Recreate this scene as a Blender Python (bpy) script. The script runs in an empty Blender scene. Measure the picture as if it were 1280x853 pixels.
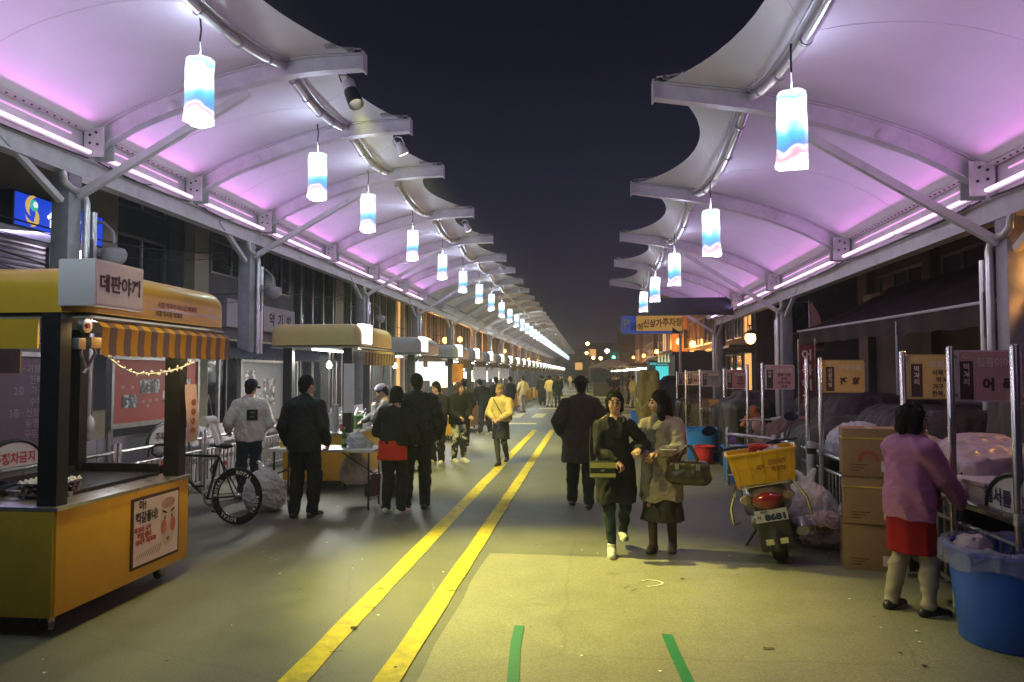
import bpy, bmesh, math, random
import numpy as np
import openvdb
from mathutils import Vector, Matrix, Euler

SC = bpy.context.scene
COL = SC.collection
R = math.radians
PI = math.pi
random.seed(7)
rng = np.random.default_rng(5)

# ------------------------------------------------------------------ camera
cam = bpy.data.cameras.new('camera')
cam.sensor_width = 36.0
cam.lens = 25.99
cam.clip_start = 0.05
cam.clip_end = 2000
cam_o = bpy.data.objects.new('camera', cam)
COL.objects.link(cam_o)
cam_o.location = (0, 0, 1.8)
cam_o.rotation_euler = (R(92.51), 0, R(5.99))
SC.camera = cam_o

# ------------------------------------------------------------------ render and night sky
SC.view_settings.view_transform = 'Standard'
SC.view_settings.look = 'None'
SC.view_settings.gamma = 1.0
SC.view_settings.exposure = 0.0
SC.render.engine = 'CYCLES'
cy = SC.cycles
cy.use_denoising = True
cy.max_bounces = 5
cy.diffuse_bounces = 3
cy.glossy_bounces = 3
cy.transmission_bounces = 4
cy.transparent_max_bounces = 8
cy.sample_clamp_indirect = 4.0
cy.sample_clamp_direct = 0.0
cy.caustics_reflective = False
cy.caustics_refractive = False

world = bpy.data.worlds.new('World')
SC.world = world
world.use_nodes = True
nt = world.node_tree
nt.nodes.clear()
wo = nt.nodes.new('ShaderNodeOutputWorld')
bg = nt.nodes.new('ShaderNodeBackground')
tc = nt.nodes.new('ShaderNodeTexCoord')
sx = nt.nodes.new('ShaderNodeSeparateXYZ')
cr = nt.nodes.new('ShaderNodeValToRGB')
cr.color_ramp.elements[0].position = 0.0
cr.color_ramp.elements[0].color = (0.020, 0.015, 0.026, 1)
cr.color_ramp.elements[1].position = 0.75
cr.color_ramp.elements[1].color = (0.0028, 0.0028, 0.0055, 1)
e = cr.color_ramp.elements.new(0.18)
e.color = (0.013, 0.013, 0.031, 1)
e = cr.color_ramp.elements.new(0.42)
e.color = (0.0048, 0.0050, 0.0120, 1)
nt.links.new(tc.outputs['Generated'], sx.inputs[0])
nt.links.new(sx.outputs['Z'], cr.inputs[0])
nt.links.new(cr.outputs[0], bg.inputs[0])
bg.inputs[1].default_value = 1.0
nt.links.new(bg.outputs[0], wo.inputs[0])


# ------------------------------------------------------------------ materials
MATS = {}


def mat(name, col, rough=0.6, metal=0.0, var=0.25, scale=6.0, bump=0.0, bscale=None, spec=0.5,
        col2=None, fac_lo=0.4, fac_hi=0.62, trans=0.0, alpha=1.0, sheen=0.0, coords='Object', coat=0.0):
    """procedural surface: base colour broken up by two noises, optional second colour for wear, fine relief"""
    if name in MATS:
        return MATS[name]
    m = bpy.data.materials.new(name)
    m.use_nodes = True
    n = m.node_tree.nodes
    L = m.node_tree.links
    b = n['Principled BSDF']
    b.inputs['Roughness'].default_value = rough
    b.inputs['Metallic'].default_value = metal
    b.inputs['Specular IOR Level'].default_value = spec
    if coat:
        b.inputs['Coat Weight'].default_value = coat
        b.inputs['Coat Roughness'].default_value = 0.15
    if sheen:
        b.inputs['Sheen Weight'].default_value = sheen
    if trans:
        b.inputs['Transmission Weight'].default_value = trans
    if alpha < 1:
        b.inputs['Alpha'].default_value = alpha
    t = n.new('ShaderNodeTexCoord')
    no = n.new('ShaderNodeTexNoise')
    no.inputs['Scale'].default_value = scale
    no.inputs['Detail'].default_value = 6
    no.inputs['Roughness'].default_value = 0.62
    L.new(t.outputs[coords], no.inputs['Vector'])
    mp = n.new('ShaderNodeMapRange')
    mp.inputs['From Min'].default_value = 0.3
    mp.inputs['From Max'].default_value = 0.7
    mp.inputs['To Min'].default_value = 1 - var
    mp.inputs['To Max'].default_value = 1 + var
    L.new(no.outputs['Fac'], mp.inputs['Value'])
    mx = n.new('ShaderNodeVectorMath')
    mx.operation = 'SCALE'
    L.new(mp.outputs[0], mx.inputs['Scale'])
    if col2 is None:
        mx.inputs[0].default_value = col[:3]
    else:
        no2 = n.new('ShaderNodeTexNoise')
        no2.inputs['Scale'].default_value = scale * 0.37
        no2.inputs['Detail'].default_value = 7
        no2.inputs['Roughness'].default_value = 0.7
        L.new(t.outputs[coords], no2.inputs['Vector'])
        rp = n.new('ShaderNodeValToRGB')
        rp.color_ramp.elements[0].position = fac_lo
        rp.color_ramp.elements[0].color = (*col, 1)
        rp.color_ramp.elements[1].position = fac_hi
        rp.color_ramp.elements[1].color = (*col2, 1)
        L.new(no2.outputs['Fac'], rp.inputs[0])
        L.new(rp.outputs[0], mx.inputs[0])
    L.new(mx.outputs[0], b.inputs['Base Color'])
    # roughness variation
    mr = n.new('ShaderNodeMapRange')
    mr.inputs['To Min'].default_value = max(0.02, rough - 0.1)
    mr.inputs['To Max'].default_value = min(1, rough + 0.1)
    L.new(no.outputs['Fac'], mr.inputs['Value'])
    L.new(mr.outputs[0], b.inputs['Roughness'])
    if bump:
        nb = n.new('ShaderNodeTexNoise')
        nb.inputs['Scale'].default_value = bscale or scale * 4
        nb.inputs['Detail'].default_value = 5
        L.new(t.outputs[coords], nb.inputs['Vector'])
        bp = n.new('ShaderNodeBump')
        bp.inputs['Strength'].default_value = bump
        bp.inputs['Distance'].default_value = 0.02
        L.new(nb.outputs['Fac'], bp.inputs['Height'])
        L.new(bp.outputs[0], b.inputs['Normal'])
    MATS[name] = m
    return m


def emit(name, col, strength):
    if name in MATS:
        return MATS[name]
    m = bpy.data.materials.new(name)
    m.use_nodes = True
    b = m.node_tree.nodes['Principled BSDF']
    b.inputs['Base Color'].default_value = (col[0] * .3, col[1] * .3, col[2] * .3, 1)
    b.inputs['Emission Color'].default_value = (*col, 1)
    b.inputs['Emission Strength'].default_value = strength
    MATS[name] = m
    return m


def cloth(name, col, var=0.22, bump=0.35, bscale=14, rough=0.85, col2=None, **k):
    return mat(name, col, rough, 0, var, 9, bump, bscale, 0.25, col2=col2, sheen=0.0, **k)


STEEL = mat('brushed steel', (0.55, 0.55, 0.56), 0.28, 1.0, 0.12, 20, 0.05, 60)
DULLSTEEL = mat('dull galvanised steel', (0.42, 0.42, 0.43), 0.42, 0.9, 0.2, 14, 0.08, 40)
BLACKMETAL = mat('black painted metal', (0.018, 0.018, 0.02), 0.4, 0.2, 0.3, 12, 0.06, 50)
DARKIRON = mat('dark iron', (0.05, 0.05, 0.055), 0.5, 0.7, 0.3, 14, 0.1, 60)
WHITEPAINT = mat('white painted steel', (0.62, 0.60, 0.62), 0.4, 0.0, 0.08, 5, 0.03, 30)
RUBBER = mat('black rubber', (0.012, 0.012, 0.012), 0.75, 0, 0.3, 20, 0.1, 90)
BLACKPL = mat('black plastic', (0.015, 0.015, 0.017), 0.45, 0, 0.2, 14)
WHITEPL = mat('white plastic', (0.72, 0.72, 0.74), 0.4, 0, 0.06, 8)
PAPER = mat('white paper', (0.74, 0.72, 0.72), 0.8, 0, 0.06, 9, 0.05, 30)
INK = mat('black print', (0.02, 0.018, 0.022), 0.7, 0, 0.1, 9)
REDINK = mat('red print', (0.45, 0.05, 0.045), 0.7, 0, 0.1, 9)
WHITEINK = mat('white print', (0.75, 0.72, 0.75), 0.7, 0, 0.05, 9)


# ------------------------------------------------------------------ mesh builder
class MB:
    def __init__(self):
        self.v = []
        self.f = []
        self.sm = False

    def add(self, vs, fs):
        b = len(self.v)
        self.v += [tuple(p) for p in vs]
        self.f += [tuple(i + b for i in q) for q in fs]
        return self

    def box(self, x0, x1, y0, y1, z0, z1):
        vs = [(x, y, z) for z in (z0, z1) for y in (y0, y1) for x in (x0, x1)]
        return self.add(vs, [(0, 2, 3, 1), (4, 5, 7, 6), (0, 1, 5, 4), (2, 6, 7, 3), (0, 4, 6, 2), (1, 3, 7, 5)])

    def obox(self, c, ax, ay, az):
        """box from a centre and three half-axis vectors"""
        c, ax, ay, az = Vector(c), Vector(ax), Vector(ay), Vector(az)
        vs = [c + sx_ * ax + sy_ * ay + sz_ * az for sz_ in (-1, 1) for sy_ in (-1, 1) for sx_ in (-1, 1)]
        return self.add(vs, [(0, 2, 3, 1), (4, 5, 7, 6), (0, 1, 5, 4), (2, 6, 7, 3), (0, 4, 6, 2), (1, 3, 7, 5)])

    def bar(self, p, q, w, h=None, up=(0, 0, 1)):
        p, q = Vector(p), Vector(q)
        h = h or w
        d = (q - p)
        ln = d.length
        d.normalize()
        s = d.cross(Vector(up))
        if s.length < 1e-4:
            s = d.cross(Vector((0, 1, 0)))
        s.normalize()
        u = s.cross(d)
        return self.obox((p + q) / 2, d * ln / 2, s * w / 2, u * h / 2)

    def tube(self, pts, r, n=8, cap=True, closed=False):
        pts = [Vector(p) for p in pts]
        rs = r if isinstance(r, (list, tuple)) else [r] * len(pts)
        N = len(pts)
        rings = []
        prev = None
        for i, p in enumerate(pts):
            if closed:
                d = pts[(i + 1) % N] - pts[i - 1]
            elif i == 0:
                d = pts[1] - p
            elif i == N - 1:
                d = p - pts[-2]
            else:
                d = (pts[i + 1] - p).normalized() + (p - pts[i - 1]).normalized()
            if d.length < 1e-9:
                d = Vector((0, 0, 1))
            d.normalize()
            if prev is None:
                a = Vector((0, 0, 1)) if abs(d.z) < 0.9 else Vector((1, 0, 0))
                s = d.cross(a).normalized()
            else:
                s = prev - d * prev.dot(d)
                if s.length < 1e-6:
                    s = d.orthogonal()
                s.normalize()
            prev = s
            u = d.cross(s)
            rings.append([p + (s * math.cos(2 * PI * k / n) + u * math.sin(2 * PI * k / n)) * rs[i] for k in range(n)])
        vs = [q for ring in rings for q in ring]
        fs = []
        for i in range(N if closed else N - 1):
            j = (i + 1) % N
            for k in range(n):
                k2 = (k + 1) % n
                fs.append((i * n + k, i * n + k2, j * n + k2, j * n + k))
        if cap and not closed:
            fs.append(tuple(range(n - 1, -1, -1)))
            fs.append(tuple((N - 1) * n + k for k in range(n)))
        self.sm = True
        return self.add(vs, fs)

    def lathe(self, prof, c=(0, 0, 0), n=20, axis='z', cap0=True, cap1=True, rot=None):
        """profile of (radius, height) spun round an axis"""
        vs = []
        for (r, h) in prof:
            for k in range(n):
                a = 2 * PI * k / n
                x, y, z = r * math.cos(a), r * math.sin(a), h
                if axis == 'x':
                    x, y, z = z, x, y
                elif axis == 'y':
                    x, y, z = y, z, x
                p = Vector((x, y, z))
                if rot is not None:
                    p = rot @ p
                vs.append((p.x + c[0], p.y + c[1], p.z + c[2]))
        fs = []
        for i in range(len(prof) - 1):
            for k in range(n):
                k2 = (k + 1) % n
                fs.append((i * n + k, i * n + k2, (i + 1) * n + k2, (i + 1) * n + k))
        if cap0:
            fs.append(tuple(range(n - 1, -1, -1)))
        if cap1:
            fs.append(tuple((len(prof) - 1) * n + k for k in range(n)))
        self.sm = True
        return self.add(vs, fs)

    def prism(self, poly, a, b, axis='y'):
        """polygon in the two other axes, extruded from a to b"""
        n = len(poly)

        def P(u, v, w):
            return {'y': (u, w, v), 'x': (w, u, v), 'z': (u, v, w)}[axis]
        vs = [P(u, v, a) for u, v in poly] + [P(u, v, b) for u, v in poly]
        fs = [tuple(range(n)), tuple(range(2 * n - 1, n - 1, -1))]
        fs += [(k, k + n, (k + 1) % n + n, (k + 1) % n) for k in range(n)]
        return self.add(vs, fs)

    def grid(self, fn, nu, nv, thick=0.0):
        """sheet from fn(u,v) in 0..1, given a thickness along -z when asked"""
        vs = [fn(i / nu, j / nv) for i in range(nu + 1) for j in range(nv + 1)]
        fs = [(i * (nv + 1) + j, (i + 1) * (nv + 1) + j, (i + 1) * (nv + 1) + j + 1, i * (nv + 1) + j + 1)
              for i in range(nu) for j in range(nv)]
        self.sm = True
        if thick:
            N = len(vs)
            vs = vs + [(x, y, z - thick) for x, y, z in vs]
            fs = fs + [tuple(k + N for k in reversed(q)) for q in fs]
            edge = [i * (nv + 1) for i in range(nu + 1)] + [nu * (nv + 1) + j for j in range(1, nv + 1)] + \
                   [i * (nv + 1) + nv for i in range(nu - 1, -1, -1)] + [j for j in range(nv - 1, 0, -1)]
            M = len(edge)
            fs += [(edge[k], edge[(k + 1) % M], edge[(k + 1) % M] + N, edge[k] + N) for k in range(M)]
        return self.add(vs, fs)

    def build(self, name, m, parent=None, off=None, smooth=None, bevel=0.0, **props):
        me = bpy.data.meshes.new(name)
        v = self.v
        if off is None and parent is not None and parent.get('_world') and not props.pop('local', False):
            off = parent.location
        props.pop('local', None)
        if off is not None:
            ox, oy, oz = off
            v = [(x - ox, y - oy, z - oz) for x, y, z in v]
        me.from_pydata(v, [], self.f)
        bm = bmesh.new()
        bm.from_mesh(me)
        bmesh.ops.recalc_face_normals(bm, faces=bm.faces)
        if bevel:
            es = [ed for ed in bm.edges if len(ed.link_faces) == 2 and ed.calc_face_angle(0) > 0.6]
            bmesh.ops.bevel(bm, geom=es, offset=bevel, segments=2, affect='EDGES', profile=0.6, clamp_overlap=True)
        sm = self.sm if smooth is None else smooth
        if sm or bevel:
            for fc in bm.faces:
                fc.smooth = True
            for ed in bm.edges:
                if len(ed.link_faces) == 2 and ed.calc_face_angle(0) > 0.75:
                    ed.smooth = False
        bm.to_mesh(me)
        bm.free()
        me.materials.append(m)
        o = bpy.data.objects.new(name, me)
        COL.objects.link(o)
        if parent is not None:
            o.parent = parent
        for k_, val in props.items():
            o[k_] = val
        return o


def tag(o, label=None, cat=None, group=None, kind=None):
    if label:
        o['label'] = label
    if cat:
        o['category'] = cat
    if group:
        o['group'] = group
    if kind:
        o['kind'] = kind
    return o


def thing(name, label, cat, loc=(0, 0, 0), rz=0, group=None, world_parts=False):
    """an Empty at the thing's base that parents its parts; world_parts: parts are written in world coordinates"""
    o = bpy.data.objects.new(name, None)
    COL.objects.link(o)
    o.location = loc
    o.rotation_euler = (0, 0, rz)
    o.empty_display_size = 0.1
    if world_parts:
        o['_world'] = 1
    return tag(o, label, cat, group)


def copy_tree(o):
    """a thing with copies of its parts and sub-parts (mesh data shared)"""
    kids = {}
    for q in COL.objects:
        if q.parent is not None:
            kids.setdefault(q.parent, []).append(q)

    def cp(a, parent):
        c = a.copy()
        COL.objects.link(c)
        if parent is not None:
            c.parent = parent
        for ch in kids.get(a, ()):
            cp(ch, c)
        return c
    return cp(o, None)


JOBS = []


def text(body, size, m, pos, right, up, parent=None, bold=0.0, name='lettering', off=None, wscale=1.0):
    """flat print: lettering laid at pos, reading along right, with up; the outlines are filled in by write_all()"""
    me = bpy.data.meshes.new(name)
    me.materials.append(m)
    if off is None and parent is not None and parent.get('_world'):
        off = parent.location
    off = Vector(off or (0, 0, 0))
    o = bpy.data.objects.new(name, me)
    COL.objects.link(o)
    if parent is not None:
        o.parent = parent
    JOBS.append((body, size, min((0.0, .03, .06), key=lambda q: abs(q - bold / size)), Vector(pos) - off, Vector(right).normalized(), Vector(up).normalized(), wscale, me))
    return o


def write_all():
    """one font pass for each weight: every distinct string on a line of its own, then cut the lines apart"""
    for wt in sorted({j[2] for j in JOBS}):
        lines = sorted({j[0] for j in JOBS if j[2] == wt})
        c = bpy.data.curves.new('lettering', 'FONT')
        c.body = '\n'.join(lines)
        c.align_x = 'CENTER'
        c.align_y = 'TOP_BASELINE'
        c.offset = wt
        c.resolution_u = 3
        c.space_line = 4.0
        o = bpy.data.objects.new('lettering', c)
        src = bpy.data.meshes.new_from_object(o)
        step = 4.0
        vs = [v.co.copy() for v in src.vertices]
        row = [int(round((.36 - v.y) / step)) for v in vs]
        glyphs = {}
        for pl in src.polygons:
            glyphs.setdefault(row[pl.vertices[0]], []).append(tuple(pl.vertices))
        bpy.data.objects.remove(o)
        bpy.data.meshes.remove(src)
        for body, size, w_, p, r_, u_, wscale, me in JOBS:
            if w_ != wt:
                continue
            k = lines.index(body)
            nrm = r_.cross(u_)
            idx, pts, fs = {}, [], []
            for f in glyphs.get(k, ()):
                q = []
                for i in f:
                    if i not in idx:
                        idx[i] = len(pts)
                        x, y = vs[i].x * size * wscale, (vs[i].y + k * step - .36) * size
                        pts.append(p + r_ * x + u_ * y + nrm * .002)
                    q.append(idx[i])
                fs.append(q)
            me.from_pydata(pts, [], fs)


def lamp(kind, name, loc, energy, col, **k):
    li = bpy.data.lights.new(name, kind)
    li.energy = energy
    li.color = col
    tgt = k.pop('target', None)
    for a, b_ in k.items():
        setattr(li, a, b_)
    o = bpy.data.objects.new(name, li)
    COL.objects.link(o)
    o.location = loc
    if tgt is not None:
        o.rotation_euler = (Vector(tgt) - Vector(loc)).to_track_quat('-Z', 'Y').to_euler()
    return o


def cat_pts(p, q, sag, n=10):
    p, q = Vector(p), Vector(q)
    return [p.lerp(q, i / n) + Vector((0, 0, -sag * 4 * (i / n) * (1 - i / n))) for i in range(n + 1)]


# ------------------------------------------------------------------ solid modelling by distance field (bodies, clothes, bags, tarps)
class Sdf:
    def __init__(self, lo, hi, h):
        self.h = h
        self.lo = np.array(lo, float)
        n = np.ceil((np.array(hi) - self.lo) / h).astype(int) + 1
        self.ax = [self.lo[i] + h * np.arange(n[i]) for i in range(3)]
        self.a = np.full(n, 0.3, np.float32)

    def _sub(self, lo, hi):
        s = []
        for i in range(3):
            i0 = int(np.clip(math.floor((lo[i] - self.lo[i]) / self.h), 0, self.a.shape[i]))
            i1 = int(np.clip(math.ceil((hi[i] - self.lo[i]) / self.h) + 1, 0, self.a.shape[i]))
            s.append(slice(i0, i1))
        X = self.ax[0][s[0]][:, None, None]
        Y = self.ax[1][s[1]][None, :, None]
        Z = self.ax[2][s[2]][None, None, :]
        return tuple(s), X, Y, Z

    def _put(self, s, d, k, op='u'):
        a = self.a[s]
        if a.size == 0:
            return
        if op == 'u':
            h = np.clip(0.5 + 0.5 * (a - d) / k, 0, 1)
            self.a[s] = a + (d - a) * h - k * h * (1 - h)
        else:  # subtract
            d = -d
            h = np.clip(0.5 - 0.5 * (a - d) / k, 0, 1)
            self.a[s] = a + (d - a) * h + k * h * (1 - h)

    def cap(self, p, q, r0, r1=None, k=0.03, sq=(1, 1, 1), op='u'):
        """tapered capsule; sq stretches space so that limbs can be oval"""
        r1 = r0 if r1 is None else r1
        p, q = np.array(p, float), np.array(q, float)
        S = np.array(sq, float)
        pad = max(r0, r1) / S.min() + k + 2 * self.h
        s, X, Y, Z = self._sub(np.minimum(p, q) - pad, np.maximum(p, q) + pad)
        ab = (q - p) * S
        L2 = max(1e-9, float(ab @ ab))
        px, py, pz = (X - p[0]) * S[0], (Y - p[1]) * S[1], (Z - p[2]) * S[2]
        t = np.clip((px * ab[0] + py * ab[1] + pz * ab[2]) / L2, 0, 1)
        d = np.sqrt((px - t * ab[0]) ** 2 + (py - t * ab[1]) ** 2 + (pz - t * ab[2]) ** 2) - (r0 + (r1 - r0) * t)
        self._put(s, d / S.max(), k, op)
        return self

    def ell(self, c, r, k=0.02, rot=None, op='u'):
        c = np.array(c, float)
        r = np.array(r, float)
        pad = r.max() + k + 2 * self.h
        s, X, Y, Z = self._sub(c - pad, c + pad)
        x, y, z = X - c[0], Y - c[1], Z - c[2]
        if rot is not None:
            M = np.array(rot)
            x, y, z = (M[0][0] * x + M[1][0] * y + M[2][0] * z, M[0][1] * x + M[1][1] * y + M[2][1] * z,
                       M[0][2] * x + M[1][2] * y + M[2][2] * z)
        k0 = np.sqrt((x / r[0]) ** 2 + (y / r[1]) ** 2 + (z / r[2]) ** 2)
        k1 = np.sqrt((x / r[0] ** 2) ** 2 + (y / r[1] ** 2) ** 2 + (z / r[2] ** 2) ** 2)
        d = k0 * (k0 - 1) / np.maximum(k1, 1e-6)
        self._put(s, d, k, op)
        return self

    def rbox(self, c, hs, rad=0.03, k=0.02, rot=None, op='u'):
        c = np.array(c, float)
        hs = np.array(hs, float)
        pad = np.linalg.norm(hs) + k + 2 * self.h
        s, X, Y, Z = self._sub(c - pad, c + pad)
        x, y, z = X - c[0], Y - c[1], Z - c[2]
        if rot is not None:
            M = np.array(rot)
            x, y, z = (M[0][0] * x + M[1][0] * y + M[2][0] * z, M[0][1] * x + M[1][1] * y + M[2][1] * z,
                       M[0][2] * x + M[1][2] * y + M[2][2] * z)
        qx, qy, qz = np.abs(x) - hs[0] + rad, np.abs(y) - hs[1] + rad, np.abs(z) - hs[2] + rad
        d = np.sqrt(np.maximum(qx, 0) ** 2 + np.maximum(qy, 0) ** 2 + np.maximum(qz, 0) ** 2) + \
            np.minimum(np.maximum(qx, np.maximum(qy, qz)), 0) - rad
        self._put(s, d, k, op)
        return self

    def plane(self, n, off, k=0.004):
        """keep the side where n.p < off"""
        n = np.array(n, float)
        X, Y, Z = self.ax[0][:, None, None], self.ax[1][None, :, None], self.ax[2][None, None, :]
        self.a = np.maximum(self.a, (n[0] * X + n[1] * Y + n[2] * Z - off).astype(np.float32))
        return self

    def ripple(self, amp, freq, seed=0, stretch=(1, 1, 1)):
        rs = np.random.default_rng(seed)
        X, Y, Z = self.ax[0][:, None, None], self.ax[1][None, :, None], self.ax[2][None, None, :]
        tot = 0
        for i in range(5):
            w = rs.normal(size=3) * np.array(stretch)
            w = w / np.linalg.norm(w) * freq * (0.7 + 0.35 * i)
            tot = tot + np.sin(w[0] * X + w[1] * Y + w[2] * Z + rs.uniform(0, 6.28)) / (1 + 0.45 * i)
        # crease like: fold the wave
        self.a = (self.a + amp * (np.abs(tot) - 0.9)).astype(np.float32)
        return self

    def mesh(self, name):
        g = openvdb.FloatGrid(0.3)
        g.copyFromArray(np.ascontiguousarray(self.a), tolerance=0.0)
        pts, tris, quads = g.convertToPolygons(isovalue=0.0, adaptivity=0.0)
        pts = pts * self.h + self.lo
        me = bpy.data.meshes.new(name)
        faces = [tuple(int(i) for i in reversed(t)) for t in tris] + [tuple(int(i) for i in reversed(q)) for q in quads]
        me.from_pydata(pts.tolist(), [], faces)
        for fc in me.polygons:
            fc.use_smooth = True
        return me

    def build(self, name, m, parent=None, **props):
        me = self.mesh(name)
        me.materials.append(m)
        o = bpy.data.objects.new(name, me)
        COL.objects.link(o)
        if parent is not None:
            o.parent = parent
        for k_, v_ in props.items():
            o[k_] = v_
        return o
# ------------------------------------------------------------------ ground and road
def asphalt(name, c1, c2, stain, rough=0.55, sc=1.0):
    m = bpy.data.materials.new(name)
    m.use_nodes = True
    n, L = m.node_tree.nodes, m.node_tree.links
    b = n['Principled BSDF']
    t = n.new('ShaderNodeTexCoord')

    def noise(scale, det=6, ro=0.6):
        q = n.new('ShaderNodeTexNoise')
        q.inputs['Scale'].default_value = scale
        q.inputs['Detail'].default_value = det
        q.inputs['Roughness'].default_value = ro
        L.new(t.outputs['Object'], q.inputs['Vector'])
        return q
    big, mid, fine = noise(0.45 * sc, 7, 0.65), noise(3.2, 8, 0.72), noise(85, 3, 0.7)
    ra = n.new('ShaderNodeValToRGB')
    ra.color_ramp.elements[0].position = 0.33
    ra.color_ramp.elements[0].color = (*c1, 1)
    ra.color_ramp.elements[1].position = 0.68
    ra.color_ramp.elements[1].color = (*c2, 1)
    L.new(big.outputs['Fac'], ra.inputs[0])
    rb = n.new('ShaderNodeValToRGB')
    rb.color_ramp.elements[0].position = 0.40
    rb.color_ramp.elements[0].color = (*stain, 1)
    rb.color_ramp.elements[1].position = 0.60
    rb.color_ramp.elements[1].color = (1, 1, 1, 1)
    L.new(mid.outputs['Fac'], rb.inputs[0])
    mu = n.new('ShaderNodeMix')
    mu.data_type = 'RGBA'
    mu.blend_type = 'MULTIPLY'
    mu.inputs[0].default_value = 0.55
    L.new(ra.outputs[0], mu.inputs[6])
    L.new(rb.outputs[0], mu.inputs[7])
    # aggregate speckle
    rc = n.new('ShaderNodeValToRGB')
    rc.color_ramp.elements[0].position = 0.35
    rc.color_ramp.elements[0].color = (0.55, 0.55, 0.55, 1)
    rc.color_ramp.elements[1].position = 0.70
    rc.color_ramp.elements[1].color = (1.5, 1.5, 1.5, 1)
    L.new(fine.outputs['Fac'], rc.inputs[0])
    mu2 = n.new('ShaderNodeMix')
    mu2.data_type = 'RGBA'
    mu2.blend_type = 'MULTIPLY'
    mu2.inputs[0].default_value = 0.7
    L.new(mu.outputs[2], mu2.inputs[6])
    L.new(rc.outputs[0], mu2.inputs[7])
    # long cracks and oil spots
    vo = n.new('ShaderNodeTexVoronoi')
    vo.feature = 'DISTANCE_TO_EDGE'
    vo.inputs['Scale'].default_value = 0.42
    wp = n.new('ShaderNodeMix')
    wp.data_type = 'RGBA'
    wp.inputs[0].default_value = 0.16
    wn = noise(1.7, 5, .6)
    L.new(t.outputs['Object'], wp.inputs[6])
    L.new(wn.outputs['Color'], wp.inputs[7])
    L.new(wp.outputs[2], vo.inputs['Vector'])
    ck = n.new('ShaderNodeMapRange')
    ck.inputs['From Min'].default_value = 0.001
    ck.inputs['From Max'].default_value = 0.006
    ck.inputs['To Min'].default_value = 0.86
    ck.inputs['To Max'].default_value = 1.0
    L.new(vo.outputs['Distance'], ck.inputs['Value'])
    oi = noise(1.15, 4, .55)
    oc = n.new('ShaderNodeMapRange')
    oc.inputs['From Min'].default_value = 0.66
    oc.inputs['From Max'].default_value = 0.74
    oc.inputs['To Min'].default_value = 1.0
    oc.inputs['To Max'].default_value = 0.55
    L.new(oi.outputs['Fac'], oc.inputs['Value'])
    mm1 = n.new('ShaderNodeMath')
    mm1.operation = 'MULTIPLY'
    L.new(ck.outputs[0], mm1.inputs[0])
    L.new(oc.outputs[0], mm1.inputs[1])
    sc3 = n.new('ShaderNodeVectorMath')
    sc3.operation = 'SCALE'
    L.new(mu2.outputs[2], sc3.inputs[0])
    L.new(mm1.outputs[0], sc3.inputs['Scale'])
    L.new(sc3.outputs[0], b.inputs['Base Color'])
    mr = n.new('ShaderNodeMapRange')
    mr.inputs['To Min'].default_value = rough - 0.16
    mr.inputs['To Max'].default_value = rough + 0.16
    L.new(mid.outputs['Fac'], mr.inputs['Value'])
    L.new(mr.outputs[0], b.inputs['Roughness'])
    bp = n.new('ShaderNodeBump')
    bp.inputs['Strength'].default_value = 0.35
    bp.inputs['Distance'].default_value = 0.006
    L.new(fine.outputs['Fac'], bp.inputs['Height'])
    L.new(bp.outputs[0], b.inputs['Normal'])
    return m


def sheet(name, x0, x1, y0, y1, z, m, kind='structure'):
    o = MB().add([(x0, y0, z), (x1, y0, z), (x1, y1, z), (x0, y1, z)], [(0, 1, 2, 3)]).build(name, m)
    return tag(o, kind=kind)


M_GROUND = asphalt('ground dirt', (0.05, 0.05, 0.05), (0.075, 0.07, 0.07), (0.7, 0.7, 0.7), 0.8)
M_ROAD = asphalt('road asphalt', (0.112, 0.116, 0.098), (0.160, 0.160, 0.132), (0.70, 0.68, 0.64), 0.52)
M_PATCH = asphalt('resurfaced road patch', (0.23, 0.222, 0.165), (0.28, 0.268, 0.20), (0.80, 0.78, 0.74), 0.5)
M_PAVE = asphalt('pavement concrete', (0.16, 0.155, 0.15), (0.21, 0.20, 0.19), (0.6, 0.6, 0.58), 0.65)
sheet('ground', -900, 900, -300, 1500, -0.02, M_GROUND)
sheet('road', -6.25, 3.6, -6, 150, 0.0, M_ROAD)
# the pale patch with an uneven left edge that follows the line
px_ = [(-1.03, 1.0)] + [(-1.02 + 0.012 * math.sin(k * 2.1), 1.0 + k * 0.49) for k in range(1, 13)] + [(-1.0, 7.42), (0.6, 7.36), (2.05, 7.27), (3.45, 7.22), (3.45, 1.0)]
tag(MB().add([(x, y, 0.004) for x, y in px_], [tuple(range(len(px_)))]).build('road_patch', M_PATCH), kind='structure')
for nm, x0, x1 in (('left_pavement', -60, -6.25), ('right_pavement', 3.6, 60)):
    o = MB().box(x0, x1, -6, 150, -0.1, 0.12).build(nm, M_PAVE)
    tag(o, kind='structure')
kerb_m = mat('granite kerb', (0.24, 0.235, 0.23), 0.7, 0, 0.25, 20, 0.3, 70)
for side, x0, x1 in (('left', -6.24, -6.08), ('right', 3.44, 3.58)):
    k = thing('kerb', f'long granite kerb along the foot of the {"shops behind the left fence" if side == "left" else "shops behind the right sign posts"}', 'kerb', ((x0 + x1) / 2, 5, 0), world_parts=True)
    st = None
    for i in range(36):
        if st is None:
            st = MB().box(x0, x1, 5.005, 5.985, 0.002, 0.135).build('kerb_stone', kerb_m, k, bevel=0.012)
        else:
            c = st.copy()
            COL.objects.link(c)
            c.location = (0, i * 0.99, 0)

M_YEL = mat('worn yellow road paint', (0.56, 0.46, 0.018), 0.6, 0, 0.22, 11, 0.35, 120, col2=(0.30, 0.26, 0.07), fac_lo=0.50, fac_hi=0.70)
M_YOLD = mat('old road paint and pale bands', (0.64, 0.58, 0.30), 0.6, 0, 0.25, 7, 0.2, 120, col2=(0.48, 0.43, 0.20), fac_lo=0.5, fac_hi=0.7)


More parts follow.
